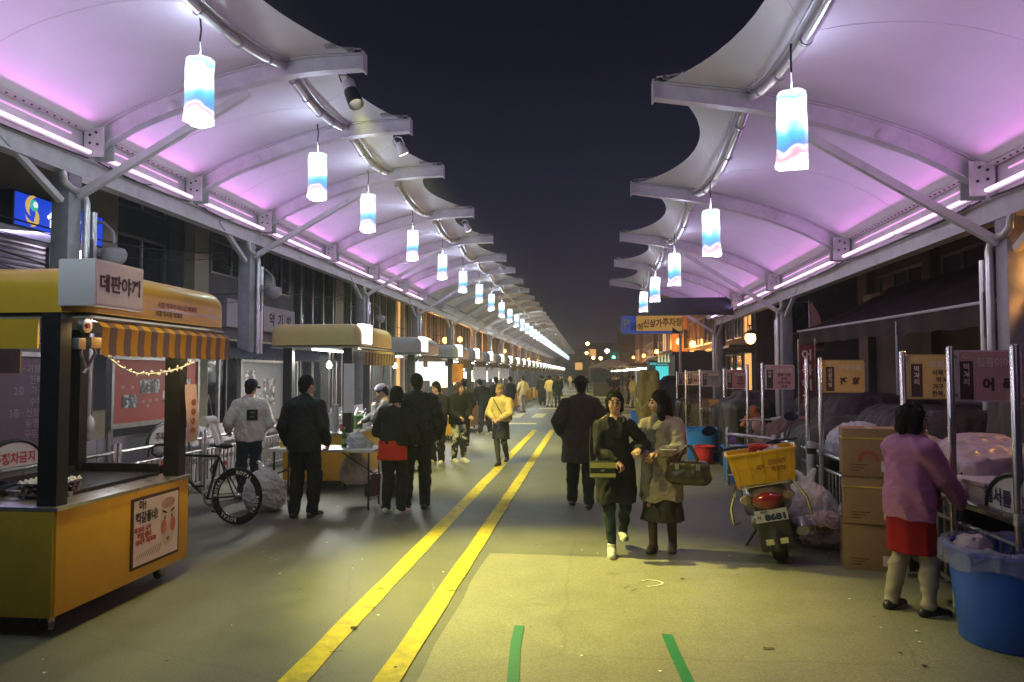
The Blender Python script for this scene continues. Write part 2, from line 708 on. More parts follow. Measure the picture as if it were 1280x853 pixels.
def strip_line(name, x0, x1, y0, y1, z, m, lab):
    b = MB()
    n = 46
    for i in range(n):
        ya, yb = y0 + (y1 - y0) * i / n, y0 + (y1 - y0) * (i + 1) / n
        j = [random.uniform(-0.006, 0.006) for _ in range(4)]
        if i == 0:
            pa = (x0, x1)
        b.add([(pa[0], ya, z), (pa[1], ya, z), (x1 + j[1], yb, z), (x0 + j[0], yb, z)], [(0, 1, 2, 3)])
        pa = (x0 + j[0], x1 + j[1])
    o = b.build(name, m)
    o['kind'] = 'structure'
    return o


strip_line('road_line', -1.82, -1.652, 2.0, 23.6, 0.005, M_YEL, '')
strip_line('road_line', -1.262, -1.108, 2.0, 23.6, 0.009, M_YEL, '')
# dark tyre and chip marks on the two lines, litter specks
M_SCUFF = mat('dark scuff', (0.045, 0.042, 0.03), 0.8, 0, 0.3, 20)
for (x, y, a, l, w) in [(-1.12, 6.1, 0.3, .09, .014), (-1.15, 6.22, 1.2, .07, .014), (-1.19, 6.15, 1.4, .07, .014), (-1.08, 6.2, 1.5, .09, .014),
                        (-1.70, 6.35, 0.1, .10, .012), (-1.74, 6.1, 0.2, .05, .02), (-1.69, 5.6, 0.0, .11, .013), (-1.66, 5.15, 0, .05, .04),
                        (-1.72, 7.1, 0.3, .06, .015), (-1.63, 4.7, .4, .09, .012), (0.30, 6.35, 1.0, .1, .012), (0.36, 6.28, 1.0, .12, .012), (1.15, 5.05, 0, .07, .02)]:
    c_, s_ = math.cos(a) * l / 2, math.sin(a) * l / 2
    o = MB().add([(x - c_ + s_ * w / l, y - s_ - w / 2, .0125), (x + c_, y + s_ - w / 2, .0125), (x + c_, y + s_ + w / 2, .0125), (x - c_, y - s_ + w / 2, .0125)], [(0, 1, 2, 3)]).build('road_stain', M_SCUFF)
    o['kind'] = 'structure'
lit = MB()
for _ in range(130):
    x, y = random.uniform(-5.2, 2.6), random.uniform(4.0, 16)
    r = random.uniform(.005, .017)
    a = random.uniform(0, 3.1)
    lit.add([(x + r * math.cos(a + q) * (1 if q % 2 else .6), y + r * math.sin(a + q), .0135 + .003 * (i % 2)) for i, q in enumerate((0, 1.57, 3.14, 4.7))], [(0, 1, 2, 3)])
tag(lit.build('litter', PAPER), kind='stuff')
gum = MB()
for _ in range(110):
    x, y = random.uniform(-5.0, 2.9), random.uniform(3.9, 15)
    r = random.uniform(.005, .013) * (1.6 if random.random() < .1 else 1)
    q_ = random.uniform(.6, 1)
    gum.add([(x + r * math.cos(k * PI / 4), y + r * q_ * math.sin(k * PI / 4), .0118) for k in range(8)], [tuple(range(8))])
tag(gum.build('gum_spots', M_SCUFF), kind='stuff')

# crossing and pale bands further along the street
for i in range(9):
    x = -4.3 + i * 0.95
    o = MB().box(x, x + 0.5, 30.2, 33.2, -0.01, 0.006).build('crossing_bar', M_YOLD)
    o['kind'] = 'structure'
sheet('stop_line', -1.0, 3.2, 26.2, 26.8, 0.006, M_YOLD)
sheet('stop_line', -4.6, -1.9, 26.2, 26.8, 0.006, M_YOLD)
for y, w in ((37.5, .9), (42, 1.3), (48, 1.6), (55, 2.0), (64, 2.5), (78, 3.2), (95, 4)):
    sheet('road_band', -2.6, 3.2, y, y + w, 0.006, M_YOLD)  # plain paler bands across the far road

# green tape strips and chalk curve on the patch
M_GREEN = mat('green cloth tape', (0.012, 0.17, 0.07), 0.5, 0, 0.2, 30, 0.2, 120)
for pts, lab in (([(-0.505, 5.32), (-0.495, 4.95), (-0.47, 4.6), (-0.44, 4.2), (-0.40, 3.7)], 'strip of green tape on the road nearer the yellow lines'),
                 ([(0.52, 5.25), (0.535, 4.9), (0.56, 4.5), (0.58, 4.2), (0.62, 3.7)], 'strip of green tape on the road below the chalk curve')):
    b = MB()
    w = .036
    for p, q in zip(pts, pts[1:]):
        b.add([(p[0] - w, p[1], .0095), (p[0] + w, p[1], .0095), (q[0] + w, q[1], .0095), (q[0] - w, q[1], .0095)], [(0, 1, 2, 3)])
    tag(b.build('tape_strip', M_GREEN), lab, 'tape')
b = MB()
cv = [(0.44, 6.56), (0.50, 6.60), (0.57, 6.585), (0.615, 6.53), (0.60, 6.47), (0.54, 6.42), (0.47, 6.39)]
for i in range(len(cv) - 1):
    p, q = Vector((*cv[i], 0)), Vector((*cv[i + 1], 0))
    s = (q - p).cross(Vector((0, 0, 1))).normalized() * 0.009
    b.add([(p + s).to_tuple()[:2] + (.0085,), (p - s).to_tuple()[:2] + (.0085,), (q - s).to_tuple()[:2] + (.0085,), (q + s).to_tuple()[:2] + (.0085,)], [(0, 1, 2, 3)])
tag(b.build('chalk_mark', WHITEPL), 'thin white chalk curve drawn on the pale road patch', 'chalk mark')


# ------------------------------------------------------------------ canopies
M_MEM = mat('white tensioned membrane', (0.70, 0.69, 0.71), 0.55, 0, 0.035, 2.2, 0.02, 3)
M_BEAM = mat('white steel beam', (0.60, 0.57, 0.60), 0.42, 0, 0.12, 5, 0.04, 30, col2=(0.46, 0.42, 0.44), fac_lo=0.5, fac_hi=0.75)
M_PIPE = mat('shiny steel pipe', (0.66, 0.64, 0.66), 0.32, 0.75, 0.10, 12, 0.02, 50)
M_COLUMN = mat('grey steel column', (0.30, 0.29, 0.31), 0.45, 0.2, 0.2, 6, 0.05, 40)
M_TUBE = emit('lilac led tube', (1.0, 0.60, 0.98), 3.2)
M_TUBE_REFL = emit('lilac tube reflection', (1.0, 0.45, 0.95), 1.1)


def lerp_prof(P, x):
    """height of a profile of (x, z) points, x running from the gutter to the tip"""
    s = 1 if P[-1][0] > P[0][0] else -1
    for (a, za), (b_, zb) in zip(P, P[1:]):
        if (x - a) * s >= -1e-9 and (x - b_) * s <= 1e-9:
            t = (x - a) / (b_ - a)
            return za + (zb - za) * t
    return P[-1][1] if (x - P[-1][0]) * s > 0 else P[0][1]


def smooth_prof(P, n=14):
    """resample with a Catmull-Rom spline so that the arch has no corners"""
    out = []
    pts = [Vector((x, z)) for x, z in P]
    ext = [pts[0] * 2 - pts[1]] + pts + [pts[-1] * 2 - pts[-2]]
    for i in range(1, len(ext) - 2):
        p0, p1, p2, p3 = ext[i - 1:i + 3]
        for k in range(4):
            t = k / 4
            q = 0.5 * ((2 * p1) + (p2 - p0) * t + (2 * p0 - 5 * p1 + 4 * p2 - p3) * t * t + (3 * p1 - p0 - 3 * p2 + p3) * t ** 3)
            out.append((q.x, q.y))
    out.append(tuple(pts[-1]))
    return out


def canopy(label, xg, prof, ribs, pipe_x, tube_to, columns, side, far_from, lamp_e):
    """side: +1 when the roof reaches towards +x from its gutter"""
    T = thing('canopy', label, 'canopy', (xg, ribs[1], 0), world_parts=True)
    P = smooth_prof(prof)
    xt = P[-1][0]
    xin = xt - side * 0.13
    zp = lerp_prof(P, pipe_x)
    n_rib = len(ribs)
    first_far = None
    for i, y in enumerate(ribs):
        near = y < far_from
        if not near and first_far is not None:
            c = first_far.copy()
            COL.objects.link(c)
            c.location = (0, y - first_y, 0)
            continue
        # I-section rib: web with two flanges, thinner towards the tip
        b = MB()
        pts = P if near else P[::2] + ([] if len(P) % 2 else [P[-1]])
        for (xa, za), (xb, zb) in zip(pts, pts[1:]):
            fa, fb = (xa - xg) / (xt - xg), (xb - xg) / (xt - xg)
            da, db = 0.26 - 0.07 * fa, 0.26 - 0.07 * fb
            for w, t0, t1 in ((0.022, 0.014, None), (0.07, 0, 0.014), (0.07, None, 0)):
                if t1 is None:
                    a0, a1, b0, b1 = za - 0.016, za - da + 0.016, zb - 0.016, zb - db + 0.016
                elif t0 == 0:
                    a0, a1, b0, b1 = za, za - 0.014, zb, zb - 0.014
                else:
                    a0, a1, b0, b1 = za - da + 0.014, za - da, zb - db + 0.014, zb - db
                vs = [(xa, y - w, a0), (xa, y + w, a0), (xa, y + w, a1), (xa, y - w, a1), (xb, y - w, b0), (xb, y + w, b0), (xb, y + w, b1), (xb, y - w, b1)]
                b.add(vs, [(0, 1, 2, 3), (7, 6, 5, 4), (0, 4, 5, 1), (1, 5, 6, 2), (2, 6, 7, 3), (3, 7, 4, 0)])
        rib = b.build('rib', M_BEAM, T, smooth=False)
        if near:
            # end plate and lashing fittings at the tip, bolted foot plate at the gutter, round cover on the web
            zt = P[-1][1]
            MB().box(min(xt, xt + side * .02), max(xt, xt + side * .02), y - .085, y + .085, zt - .215, zt + .02).build('end_plate', M_BEAM, rib, off=T.location)
            f = MB()
            for k in (-1, 1):
                f.box(xt - side * .17, xt - side * .09, y + k * .10 - .02, y + k * .10 + .02, zt + .0, zt + .05)
                f.tube([(xt - side * .30, y + k * .22, zt + .015), (xt - side * .13, y + k * .11, zt + .035), (xt - side * .03, y + k * .03, zt + .06)], .012, 6)
                f.obox((xt - side * .33, y + k * .25, zt + .012), (.06, 0, 0), (0, .045, 0), (0, 0, .012))
            f.build('lashing_plate', DULLSTEEL, rib, off=T.location, kind='stuff')
            z0 = P[0][1]
            f = MB()
            f.box(min(xg - side * .06, xg + side * .20), max(xg - side * .06, xg + side * .20), y - .11, y - .09, z0 - .34, z0 + .04)
            f.box(min(xg - side * .06, xg + side * .20), max(xg - side * .06, xg + side * .20), y + .09, y + .11, z0 - .34, z0 + .04)
            f.build('foot_plate', M_BEAM, rib, off=T.location)
            bt = MB()
            for bx, bz in ((.02, -.06), (.10, -.03), (.02, -.16), (.12, -.18), (.04, -.27)):
                bt.lathe([(.016, -.012), (.016, .0)], (xg + side * bx, y - .111, z0 + bz), 8, 'y')
            bt.build('bolt', DARKIRON, rib, off=T.location, kind='stuff')
            xm = xg + (xt - xg) * .30
            zm = lerp_prof(P, xm) - .15
            MB().lathe([(.07, -.012), (.06, -.02)], (xm, y - .016, zm), 14, 'y', cap0=False).build('web_cover', M_BEAM, rib, off=T.location)
        elif first_far is None:
            first_far, first_y = rib, y
    # bays of membrane, ring pipe and gutter light
    for i in range(n_rib - 1):
        ya, yb = ribs[i], ribs[i + 1]
        sp = yb - ya
        near = ya < far_from
        sag = 0.075 * sp
        rec = min(0.165 * sp, abs(xin - pipe_x) * .72)
        nu, nv = (16, 30) if near else (6, 10)
        fp = abs(pipe_x - xg) / abs(xin - xg)

        def fn(u, v):
            k = 4 * u * (1 - u)
            ylen = ya + .06 + (sp - .12) * u
            xe = xin - side * rec * (k ** 0.92)
            # v below fp: gutter to pipe; above: pipe to the scalloped free edge
            if v <= .68:
                x = xg + (pipe_x - xg) * (v / .68)
                w = (v / .68) ** 2
                z = lerp_prof(P, x) - sag * k * w + 0.10 * k * sp / 3 * math.sin(PI * v / .68) * .55
            else:
                t = (v - .68) / .32
                x = pipe_x + (xe - pipe_x) * t
                z = lerp_prof(P, x) - sag * k * (1 - t) ** 1.6 + 0.05 * k * t
            return (x, ylen, z + 0.012)
        MB().grid(fn, nu, nv, 0.004).build('membrane', M_MEM, T, smooth=True)
        pts = []
        npt = 12 if near else 5
        for j in range(npt + 1):
            u = j / npt
            pts.append((pipe_x, ya + sp * u, zp - sag * 4 * u * (1 - u) - .055 - (.16 if False else 0)))
        pp = MB().tube(pts, 0.048 if near else .05, 10 if near else 5)
        pp.build('ring_pipe', M_PIPE, T)
        if near:
            for us in (.5,):
                MB().tube([(lambda q: (q[0], q[1], q[2] - .006))(fn(us, .02 + .96 * k / 24)) for k in range(25)], .004, 4).build('seam', M_MEM, T)
            cl = MB()
            for u in (.12, .3, .5, .7, .88):
                zc = zp - sag * 4 * u * (1 - u) - .055
                cl.tube([(pipe_x, ya + sp * u - .02, zc), (pipe_x, ya + sp * u + .02, zc)], .058, 10)
            cl.build('pipe_clamp', DULLSTEEL, T, kind='stuff')
            MB().tube([(p[0] + side * .085, p[1], p[2] + .06) for p in pts], .014, 6).build('edge_cable', DULLSTEEL, T)
    zg = P[0][1]
    xs = lambda a, b_: (min(xg + side * a, xg + side * b_), max(xg + side * a, xg + side * b_))
    y0, y1 = ribs[0], ribs[-1]
    # gutter beam (two flanges and a web), back panel, perforated rail the cloth is bolted to
    g = MB()
    x0, x1 = xs(-.22, -.04)
    g.box(x0, x1, y0, y1, zg - .60, zg - .575)
    g.box(x0, x1, y0, y1, zg - .36, zg - .335)
    x0, x1 = xs(-.15, -.11)
    g.box(x0, x1, y0, y1, zg - .575, zg - .36)
    g.build('gutter_beam', M_BEAM, T)
    x0, x1 = xs(-.12, -.10)
    MB().box(x0, x1, y0, y1, zg - .335, zg + .02).build('back_panel', M_BEAM, T)
    for i in range(n_rib - 1):
        ya, yb = ribs[i], ribs[i + 1]
        if ya > far_from:
            continue
        x0, x1 = xs(-.07, .02)
        r_ = MB().box(x0, x1, ya + .12, yb - .12, zg - .012, zg + .008)
        r_.build('cloth_rail', M_BEAM, T)
        d = MB()
        m_ = int((yb - ya - .3) / .12)
        for k in range(m_):
            d.lathe([(.013, -.024), (.013, -.011)], (xg - side * .01, ya + .2 + k * .12, zg), 6, 'z')
        d.build('rail_bolt', DARKIRON, T, kind='stuff')
        cb = MB()
        cb.tube(cat_pts((xg - side * .01, ya + .1, zg - .35), (xg - side * .01, yb - .1, zg - .35), .035), .011, 5)
        cb.tube(cat_pts((xg + side * .0, ya + .3, zg - .34), (xg + side * .0, ya + .3 + (yb - ya) * .4, zg - .34), .06), .008, 5)
        cb.build('cable', BLACKPL, T)
        if ya < tube_to:
            seg = [(ya + .16, yb - .16)] if yb - ya < 3 else [(ya + .16, ya + (yb - ya) * .49), (ya + (yb - ya) * .51, yb - .16)]
            for (a_, c_) in seg:
                MB().tube([(xg + side * .06, a_, zg - .29), (xg + side * .06, c_, zg - .29)], .021, 8).build('light_tube', M_TUBE, T)
                MB().box(*xs(.03, .05), a_, c_, zg - .335, zg - .305).build('tube_holder', M_BEAM, T)
            MB().box(*xs(-.098, -.088), ya + .3, yb - .3, zg - .10, zg - .085).build('glow_strip', M_TUBE_REFL, T)  # glowing strip on the panel draws the tube's reflection
            # the tube's own light, thrown up and out over the cloth
            li = lamp('AREA', 'light_tube_glow', (xg + side * .16, (ya + yb) / 2, zg - .34), lamp_e * (yb - ya), (0.66, 0.44, 1.0))
            li.data.shape = 'RECTANGLE'
            li.data.size = .05
            li.data.size_y = yb - ya - .3
            li.rotation_euler = (0, R(180) + side * R(60), 0)
            li.data.spread = R(112)
            l2 = lamp('AREA', 'gutter_pink_fill', (xg + side * .12, (ya + yb) / 2, zg - .05), lamp_e * .85 * (yb - ya), (0.90, 0.27, 0.95))  # added pink fill along the gutter, beyond the tube's own light
            l2.data.shape = 'RECTANGLE'
            l2.data.size = .05
            l2.data.size_y = yb - ya - .5
            l2.rotation_euler = (0, R(180) + side * R(66), 0)
            l2.data.spread = R(155)
    for ci, (yc, yr) in enumerate(columns):
        near = yc < 30
        cx = xg + side * .0
        w = .115
        MB().box(cx - side * .16 - w, cx - side * .16 + w, yc - w, yc + w, 0.0, zg - .60).build('column', M_COLUMN, T, bevel=.02)
        MB().box(cx - side * .16 - .2, cx - side * .16 + .2, yc - .2, yc + .2, 0.122, 0.16).build('base_plate', M_COLUMN, T)
        if yc > 75:
            continue
        dx = cx - side * .02
        for q, (oy, r_) in enumerate(((.17, .045), (.31, .04))):
            pts = [(dx + side * .0, yc + oy, .1), (dx, yc + oy, zg - 1.0)]
            if q == 0:
                pts += [(dx, yc + oy, zg - .92), (dx, yc + oy - .04, zg - .84), (dx, yc + oy - .12, zg - .80), (dx, yc + oy - .30, zg - .79), (dx, yc + oy - .40, zg - .74), (dx, yc + oy - .43, zg - .62)]
            MB().tube(pts, r_, 9).build('downpipe', M_PIPE, T)
        MB().obox((dx - side * .02, yc + .29, zg - 1.6), (.05, 0, 0), (0, .02, 0), (0, 0, .25)).build('junction_box', DULLSTEEL, T)
        # strut up to the rib underside, back brace to the gutter
        xr = xg + (xt - xg) * .58
        MB().bar((cx - side * .05, yc + .05, zg - .85), (xr, yr, lerp_prof(P, xr) - .30), .085, .085).build('strut', M_BEAM, T)
        MB().bar((cx - side * .12, yc - .15, zg - .95), (cx - side * .12, yc - 1.15, zg - .42), .07, .07).build('brace', M_BEAM, T)
    return T, P, zp


PL = [(-6.2, 4.83), (-5.6, 5.13), (-5.05, 5.32), (-4.5, 5.49), (-4.0, 5.60), (-3.4, 5.67), (-2.72, 5.68)]
ribsL = [1.0, 4.6, 8.61, 10.96, 13.5, 17.1, 20.58, 23.94, 26.9]
while ribsL[-1] < 138:
    ribsL.append(ribsL[-1] + 3.3)
colsL = [(8.35, 8.61), (13.15, 13.5), (20.1, 20.58), (26.6, 26.9)] + [(ribsL[k] - .3, ribsL[k]) for k in range(10, len(ribsL), 2)]
CANL, PROFL, ZPL = canopy('long white membrane canopy over the stall row beside the yellow lines', -6.2, PL, ribsL, -3.72, 26.8, colsL, 1, 33, 3.2)
PR = [(4.25, 4.03), (3.72, 4.34), (3.2, 4.56), (2.6, 4.76), (1.9, 4.93), (1.3, 5.02), (0.74, 5.10)]
ribsR = [0.2, 4.1, 8.4, 12.84, 17.39, 21.6, 26.2]
CANR, PROFR, ZPR = canopy('short white membrane canopy above the sign posts and scooter', 4.25, PR, ribsR, 1.80, 26.0, [(8.2, 8.4), (17.2, 17.39), (25.9, 26.2)], -1, 33, 2.9)

# ------------------------------------------------------------------ paper lanterns
lm = bpy.data.materials.new('printed lantern cloth, lit')
lm.use_nodes = True
n, L = lm.node_tree.nodes, lm.node_tree.links
b = n['Principled BSDF']
b.inputs['Base Color'].default_value = (.8, .8, .82, 1)
tcn = n.new('ShaderNodeTexCoord')
sp_ = n.new('ShaderNodeSeparateXYZ')
L.new(tcn.outputs['Object'], sp_.inputs[0])
nz = n.new('ShaderNodeTexNoise')
nz.inputs['Scale'].default_value = 5.5
nz.inputs['Detail'].default_value = 1.5
L.new(tcn.outputs['Object'], nz.inputs['Vector'])
ma = n.new('ShaderNodeMath')
ma.operation = 'MULTIPLY_ADD'
ma.inputs[1].default_value = 0.26
L.new(nz.outputs['Fac'], ma.inputs[0])
L.new(sp_.outputs['Z'], ma.inputs[2])
rp = n.new('ShaderNodeValToRGB')
rp.color_ramp.interpolation = 'LINEAR'
els = [(0.0, (1.5, 1.6, 1.8)), (0.12, (1.5, 1.6, 1.8)), (0.15, (1.1, .45, .55)), (0.185, (1.2, .60, .70)), (0.225, (1.2, 1.3, 1.6)), (0.26, (.12, .30, .90)),
       (0.34, (.02, .45, .75)), (0.44, (.08, .80, .95)), (0.56, (1.25, 1.55, 1.7)), (0.82, (1.5, 1.7, 1.8)), (0.88, (.25, .95, 1.1)), (0.95, (1.2, 1.4, 1.6))]
ce = rp.color_ramp.elements
ce[0].position, ce[0].color = els[0][0], (*els[0][1], 1)
ce[1].position, ce[1].color = els[-1][0], (*els[-1][1], 1)
for p_, c_ in els[1:-1]:
    q_ = ce.new(p_)
    q_.color = (*c_, 1)
mp_ = n.new('ShaderNodeMapRange')
mp_.inputs['From Min'].default_value = -0.20
mp_.inputs['From Max'].default_value = 0.46
L.new(ma.outputs[0], mp_.inputs['Value'])
L.new(mp_.outputs[0], rp.inputs[0])
L.new(rp.outputs[0], b.inputs['Emission Color'])
b.inputs['Emission Strength'].default_value = 1.0
LANT = lm


def lantern_mesh():
    b = MB()
    n_ = 28
    prof = [(-.308, .120, .0), (-.315, .138, .01), (-.29, .144, .014), (-.25, .136, .01), (-.1, .131, .012), (.05, .130, .014), (.2, .129, .012), (.29, .129, .008), (.315, .127, 0)]
    vs, fs = [], []
    for j, (z, r, wob) in enumerate(prof):
        for k in range(n_):
            a = 2 * PI * k / n_
            # squarish crumpled tube
            sq = 1 / max(abs(math.cos(a)), abs(math.sin(a)))
            rr = r * (0.48 + 0.42 * sq) + wob * .35 * math.sin(3 * a + z * 17) + .006 * math.sin(7 * a + j)
            vs.append((rr * math.cos(a) + .02 * z, rr * math.sin(a), z + .012 * math.sin(2 * a + 1) * (1 if j < 3 else .4)))
    for j in range(len(prof) - 1):
        for k in range(n_):
            k2 = (k + 1) % n_
            fs.append((j * n_ + k, j * n_ + k2, (j + 1) * n_ + k2, (j + 1) * n_ + k))
    b.add(vs, fs)
    return b


ORD = ['first', 'second', 'third', 'fourth', 'fifth', 'sixth', 'seventh', 'eighth', 'ninth', 'tenth', 'eleventh', 'twelfth', 'thirteenth', 'fourteenth', 'fifteenth']


def make_lantern():
    t = thing('lantern', 'x', 'lantern')
    lantern_mesh().build('shade', LANT, t, smooth=True)
    c = MB()
    c.tube([(0, 0, .30), (.004, 0, .42), (-.006, 0, .50)], .004, 5)
    c.build('wire', WHITEPL, t)
    c = MB().tube([(-.006, 0, .50), (.004, .004, .62), (-.01, 0, .75)], .009, 6)
    c.build('cord', BLACKPL, t)
    h = MB().bar((-.12, 0, .30), (.12, 0, .30), .008).bar((0, -.12, .30), (0, .12, .30), .008)
    h.build('cross_wire', DARKIRON, t)
    return t


lan0 = make_lantern()
lan_far = thing('lantern', 'x', 'lantern')
bb = MB()
bb.lathe([(.13, -.31), (.13, .31)], (0, 0, 0), 6)
bb.build('shade', LANT, lan_far)
yL = [3.0, 6.79, 9.96, 12.35, 15.6, 18.85, 22.0, 25.3, 28.5, 31.9]
while yL[-1] < 134:
    yL.append(yL[-1] + 3.3)
first = [True, True]
cnt = 0
for i, y in enumerate(yL[1:]):
    near = y < 48
    src, k = (lan0, 0) if near else (lan_far, 1)
    o = src if first[k] else copy_tree(src)
    first[k] = False
    o.location = (-3.80, y, 4.57)
    o.rotation_euler.z = random.uniform(-.5, .5)
    if i < 12:
        lab = (f'{ORD[i]} lit printed lantern from the front along the stall-side canopy')
    else:
        lab = 'small lit lantern in the receding far row under the stall-side canopy'
    tag(o, lab, 'lantern', 'lanterns along the stall-side canopy')
for i, (y, z) in enumerate(((6.34, 3.84), (10.5, 3.76), (15.0, 3.88), (19.4, 3.98), (23.5, 4.05))):
    o = copy_tree(lan0)
    o.location = (1.70, y, z)
    o.rotation_euler.z = random.uniform(-.5, .5) + 1.2
    o.rotation_euler.y = 0.04
    tag(o, f'{ORD[i]} lit printed lantern from the front above the scooter and sign posts', 'lantern', 'lanterns on the sign-post side')
# each near lantern's bulb shines out of its open foot
for i, y in enumerate([3.0] + yL[1:16]):
    e_ = 85 if y < 4 else 46 if y < 8 else 19 if y < 30 else 30
    lamp('POINT', 'lantern_bulb', (-3.80, y, 4.57 - .36), e_, (0.66, 1.0, 0.93), shadow_soft_size=.06)
    if y < 34:
        lamp('POINT', 'lantern_top_glow', (-3.80, y, 4.57 + .36), 15, (0.66, 0.74, 1.0), shadow_soft_size=.06)
for (y, z) in ((6.34, 3.84), (10.5, 3.76), (15.0, 3.88), (19.4, 3.98)):
    lamp('POINT', 'lantern_bulb', (1.70, y, z - .36), 15, (0.95, 0.86, 0.84), shadow_soft_size=.06)
    lamp('POINT', 'lantern_top_glow', (1.70, y, z + .36), 12, (0.66, 0.70, 1.0), shadow_soft_size=.06)
for y in (46, 54, 62, 70, 80, 92, 106, 122):
    lamp('POINT', 'lantern_bulb', (-3.80, y, 4.57 - .36), 90, (0.85, 0.95, 1.0), shadow_soft_size=.06)

# ------------------------------------------------------------------ floodlights on the left rib tips
M_FLOOD = emit('warm flood lens', (1.0, 0.93, 0.72), 14)


def make_flood():
    t = thing('floodlight', 'x', 'floodlight')
    MB().lathe([(.035, .10), (.06, .06), (.085, -.06), (.088, -.09)], (0, 0, 0), 16, 'z', cap1=False).build('housing', WHITEPAINT, t)
    MB().lathe([(.082, -.088), (.07, -.097), (.001, -.10)], (0, 0, 0), 16, 'z', cap0=False, cap1=False).build('lens', M_FLOOD, t)
    MB().tube([(-.1, 0, .03), (-.1, 0, .15), (0, 0, .19), (.1, 0, .15), (.1, 0, .03)], .01, 6).build('bracket', DULLSTEEL, t)
    return t


fl0 = make_flood()
fl1 = copy_tree(fl0)
spots = [(8.5, (-0.5, 6.65, 0), 0, 3700, R(50)), (10.96, (-0.9, 13.8, 0), 1, 2100, R(74)), (17.1, (-0.6, 19.6, 0), 2, 2600, R(78)), (23.94, (-.4, 28.5, 0), 3, 1100, R(58)),
         (30.2, (-.2, 36, 0), 4, 1700, R(52)), (36.8, (-.2, 43, 0), 5, 1700, R(52)), (50, (0, 54, 0), 6, 1800, R(80)), (63.2, (0, 66, 0), 7, 1200, R(80)), (80, (0, 84, 0), 8, 1200, R(80)), (4.75, (-1.15, 5.9, 0), 9, 750, R(72))]  # last entry: added flood out of view, a wash for the near road
for y, tg, i, en, sz in spots:
    o = fl0 if i == 0 else fl1 if i == 1 else copy_tree(fl1)
    p = Vector((-2.86, y, 5.25))
    if i == 0:
        MB().lathe([(.088, -.085), (.093, -.30), (.089, -.30), (.084, -.088)], (0, 0, 0), 18, 'z', cap0=False, cap1=False).build('snoot', BLACKMETAL, o)
    o.location = p
    o.rotation_euler = (Vector(tg) - p).to_track_quat('-Z', 'Y').to_euler()
    if i == 0:
        tag(o, 'white floodlight under the nearest left canopy edge, aimed at the pale patch', 'floodlight', 'floodlights along the left canopy edge')
    else:
        tag(o, ('added floodlight out of view above the very near left canopy edge' if i == 9 else f'{ORD[i - 1]} white floodlight from the front hanging off a left canopy beam tip' if i < 5 else 'tiny far floodlight on a distant left canopy beam tip'), 'floodlight', 'floodlights along the left canopy edge')
    d = (Vector(tg) - p).normalized()
    lamp('SPOT', 'flood_beam', p + d * (.13 if i else .31), en, (1.0, 0.91, 0.20), target=tg, spot_size=sz, spot_blend=.9, shadow_soft_size=.05)
# ------------------------------------------------------------------ buildings behind the stall row
M_FAC = mat('grey render', (0.20, 0.195, 0.21), 0.8, 0, 0.2, 1.6, 0.2, 20, col2=(0.13, 0.125, 0.14), fac_lo=.4, fac_hi=.65)
M_FACD = mat('dark stone cladding', (0.075, 0.07, 0.085), 0.6, 0, 0.3, 1.4, 0.15, 18)
M_BEIGE = mat('beige tile', (0.42, 0.38, 0.27), 0.6, 0, 0.12, 2.5, 0.1, 18)
M_BROWN = mat('brown brick render', (0.15, 0.095, 0.065), 0.8, 0, 0.25, 2.2, 0.3, 25)
M_GLASS = mat('dark window glass', (0.02, 0.022, 0.03), 0.08, 0, 0.2, 2, spec=0.8)
M_FRAME = mat('aluminium frame', (0.32, 0.32, 0.34), 0.4, 0.7, 0.12, 9)
M_SHUT = mat('steel roller shutter', (0.45, 0.44, 0.50), 0.35, 0.6, 0.1, 5)
M_SIGNB = emit('blue lit sign face', (0.010, 0.055, 0.62), 1.0)
M_SIGNW = emit('white lit letters', (0.95, 0.95, 1.0), 2.2)
M_BOARD = mat('pale sign board', (0.55, 0.53, 0.60), 0.6, 0, 0.08, 4)


def window(B, x, y0, y1, z0, z1, depth=.12, facing=1, mull=1, lit=None):
    """window in a facade whose outer plane is x; facing +1 looks towards +x"""
    f = MB()
    t = .05
    a, b_ = (x, x + facing * .06)
    xa, xb = min(a, b_), max(a, b_)
    f.box(xa, xb, y0, y1, z0, z0 + t).box(xa, xb, y0, y1, z1 - t, z1)
    f.box(xa, xb, y0, y0 + t, z0 + t, z1 - t).box(xa, xb, y1 - t, y1, z0 + t, z1 - t)
    for k in range(mull):
        ym = y0 + (y1 - y0) * (k + 1) / (mull + 1)
        f.box(xa, xb, ym - t / 2, ym + t / 2, z0 + t, z1 - t)
    fr = f.build('window', M_FRAME, B)
    xg_ = x + facing * .02
    MB().box(min(xg_, xg_ - facing * .01), max(xg_, xg_ - facing * .01), y0 + t, y1 - t, z0 + t, z1 - t).build('pane', lit or M_GLASS, fr, off=B.location)
    return fr


def building(label, y0, y1, h, m, x=-8.3, depth=8, facing=1, cat='building', roof_m=None):
    B = thing('building', label, cat, (x, (y0 + y1) / 2, 0), world_parts=True)
    xb = x - facing * depth
    MB().box(min(x, xb), max(x, xb), y0, y1, 0.12, h).build('wall', m, B)
    MB().box(min(x + facing * .1, xb), max(x + facing * .1, xb), y0, y1, h, h + .25).build('parapet', M_FAC, B)
    return B


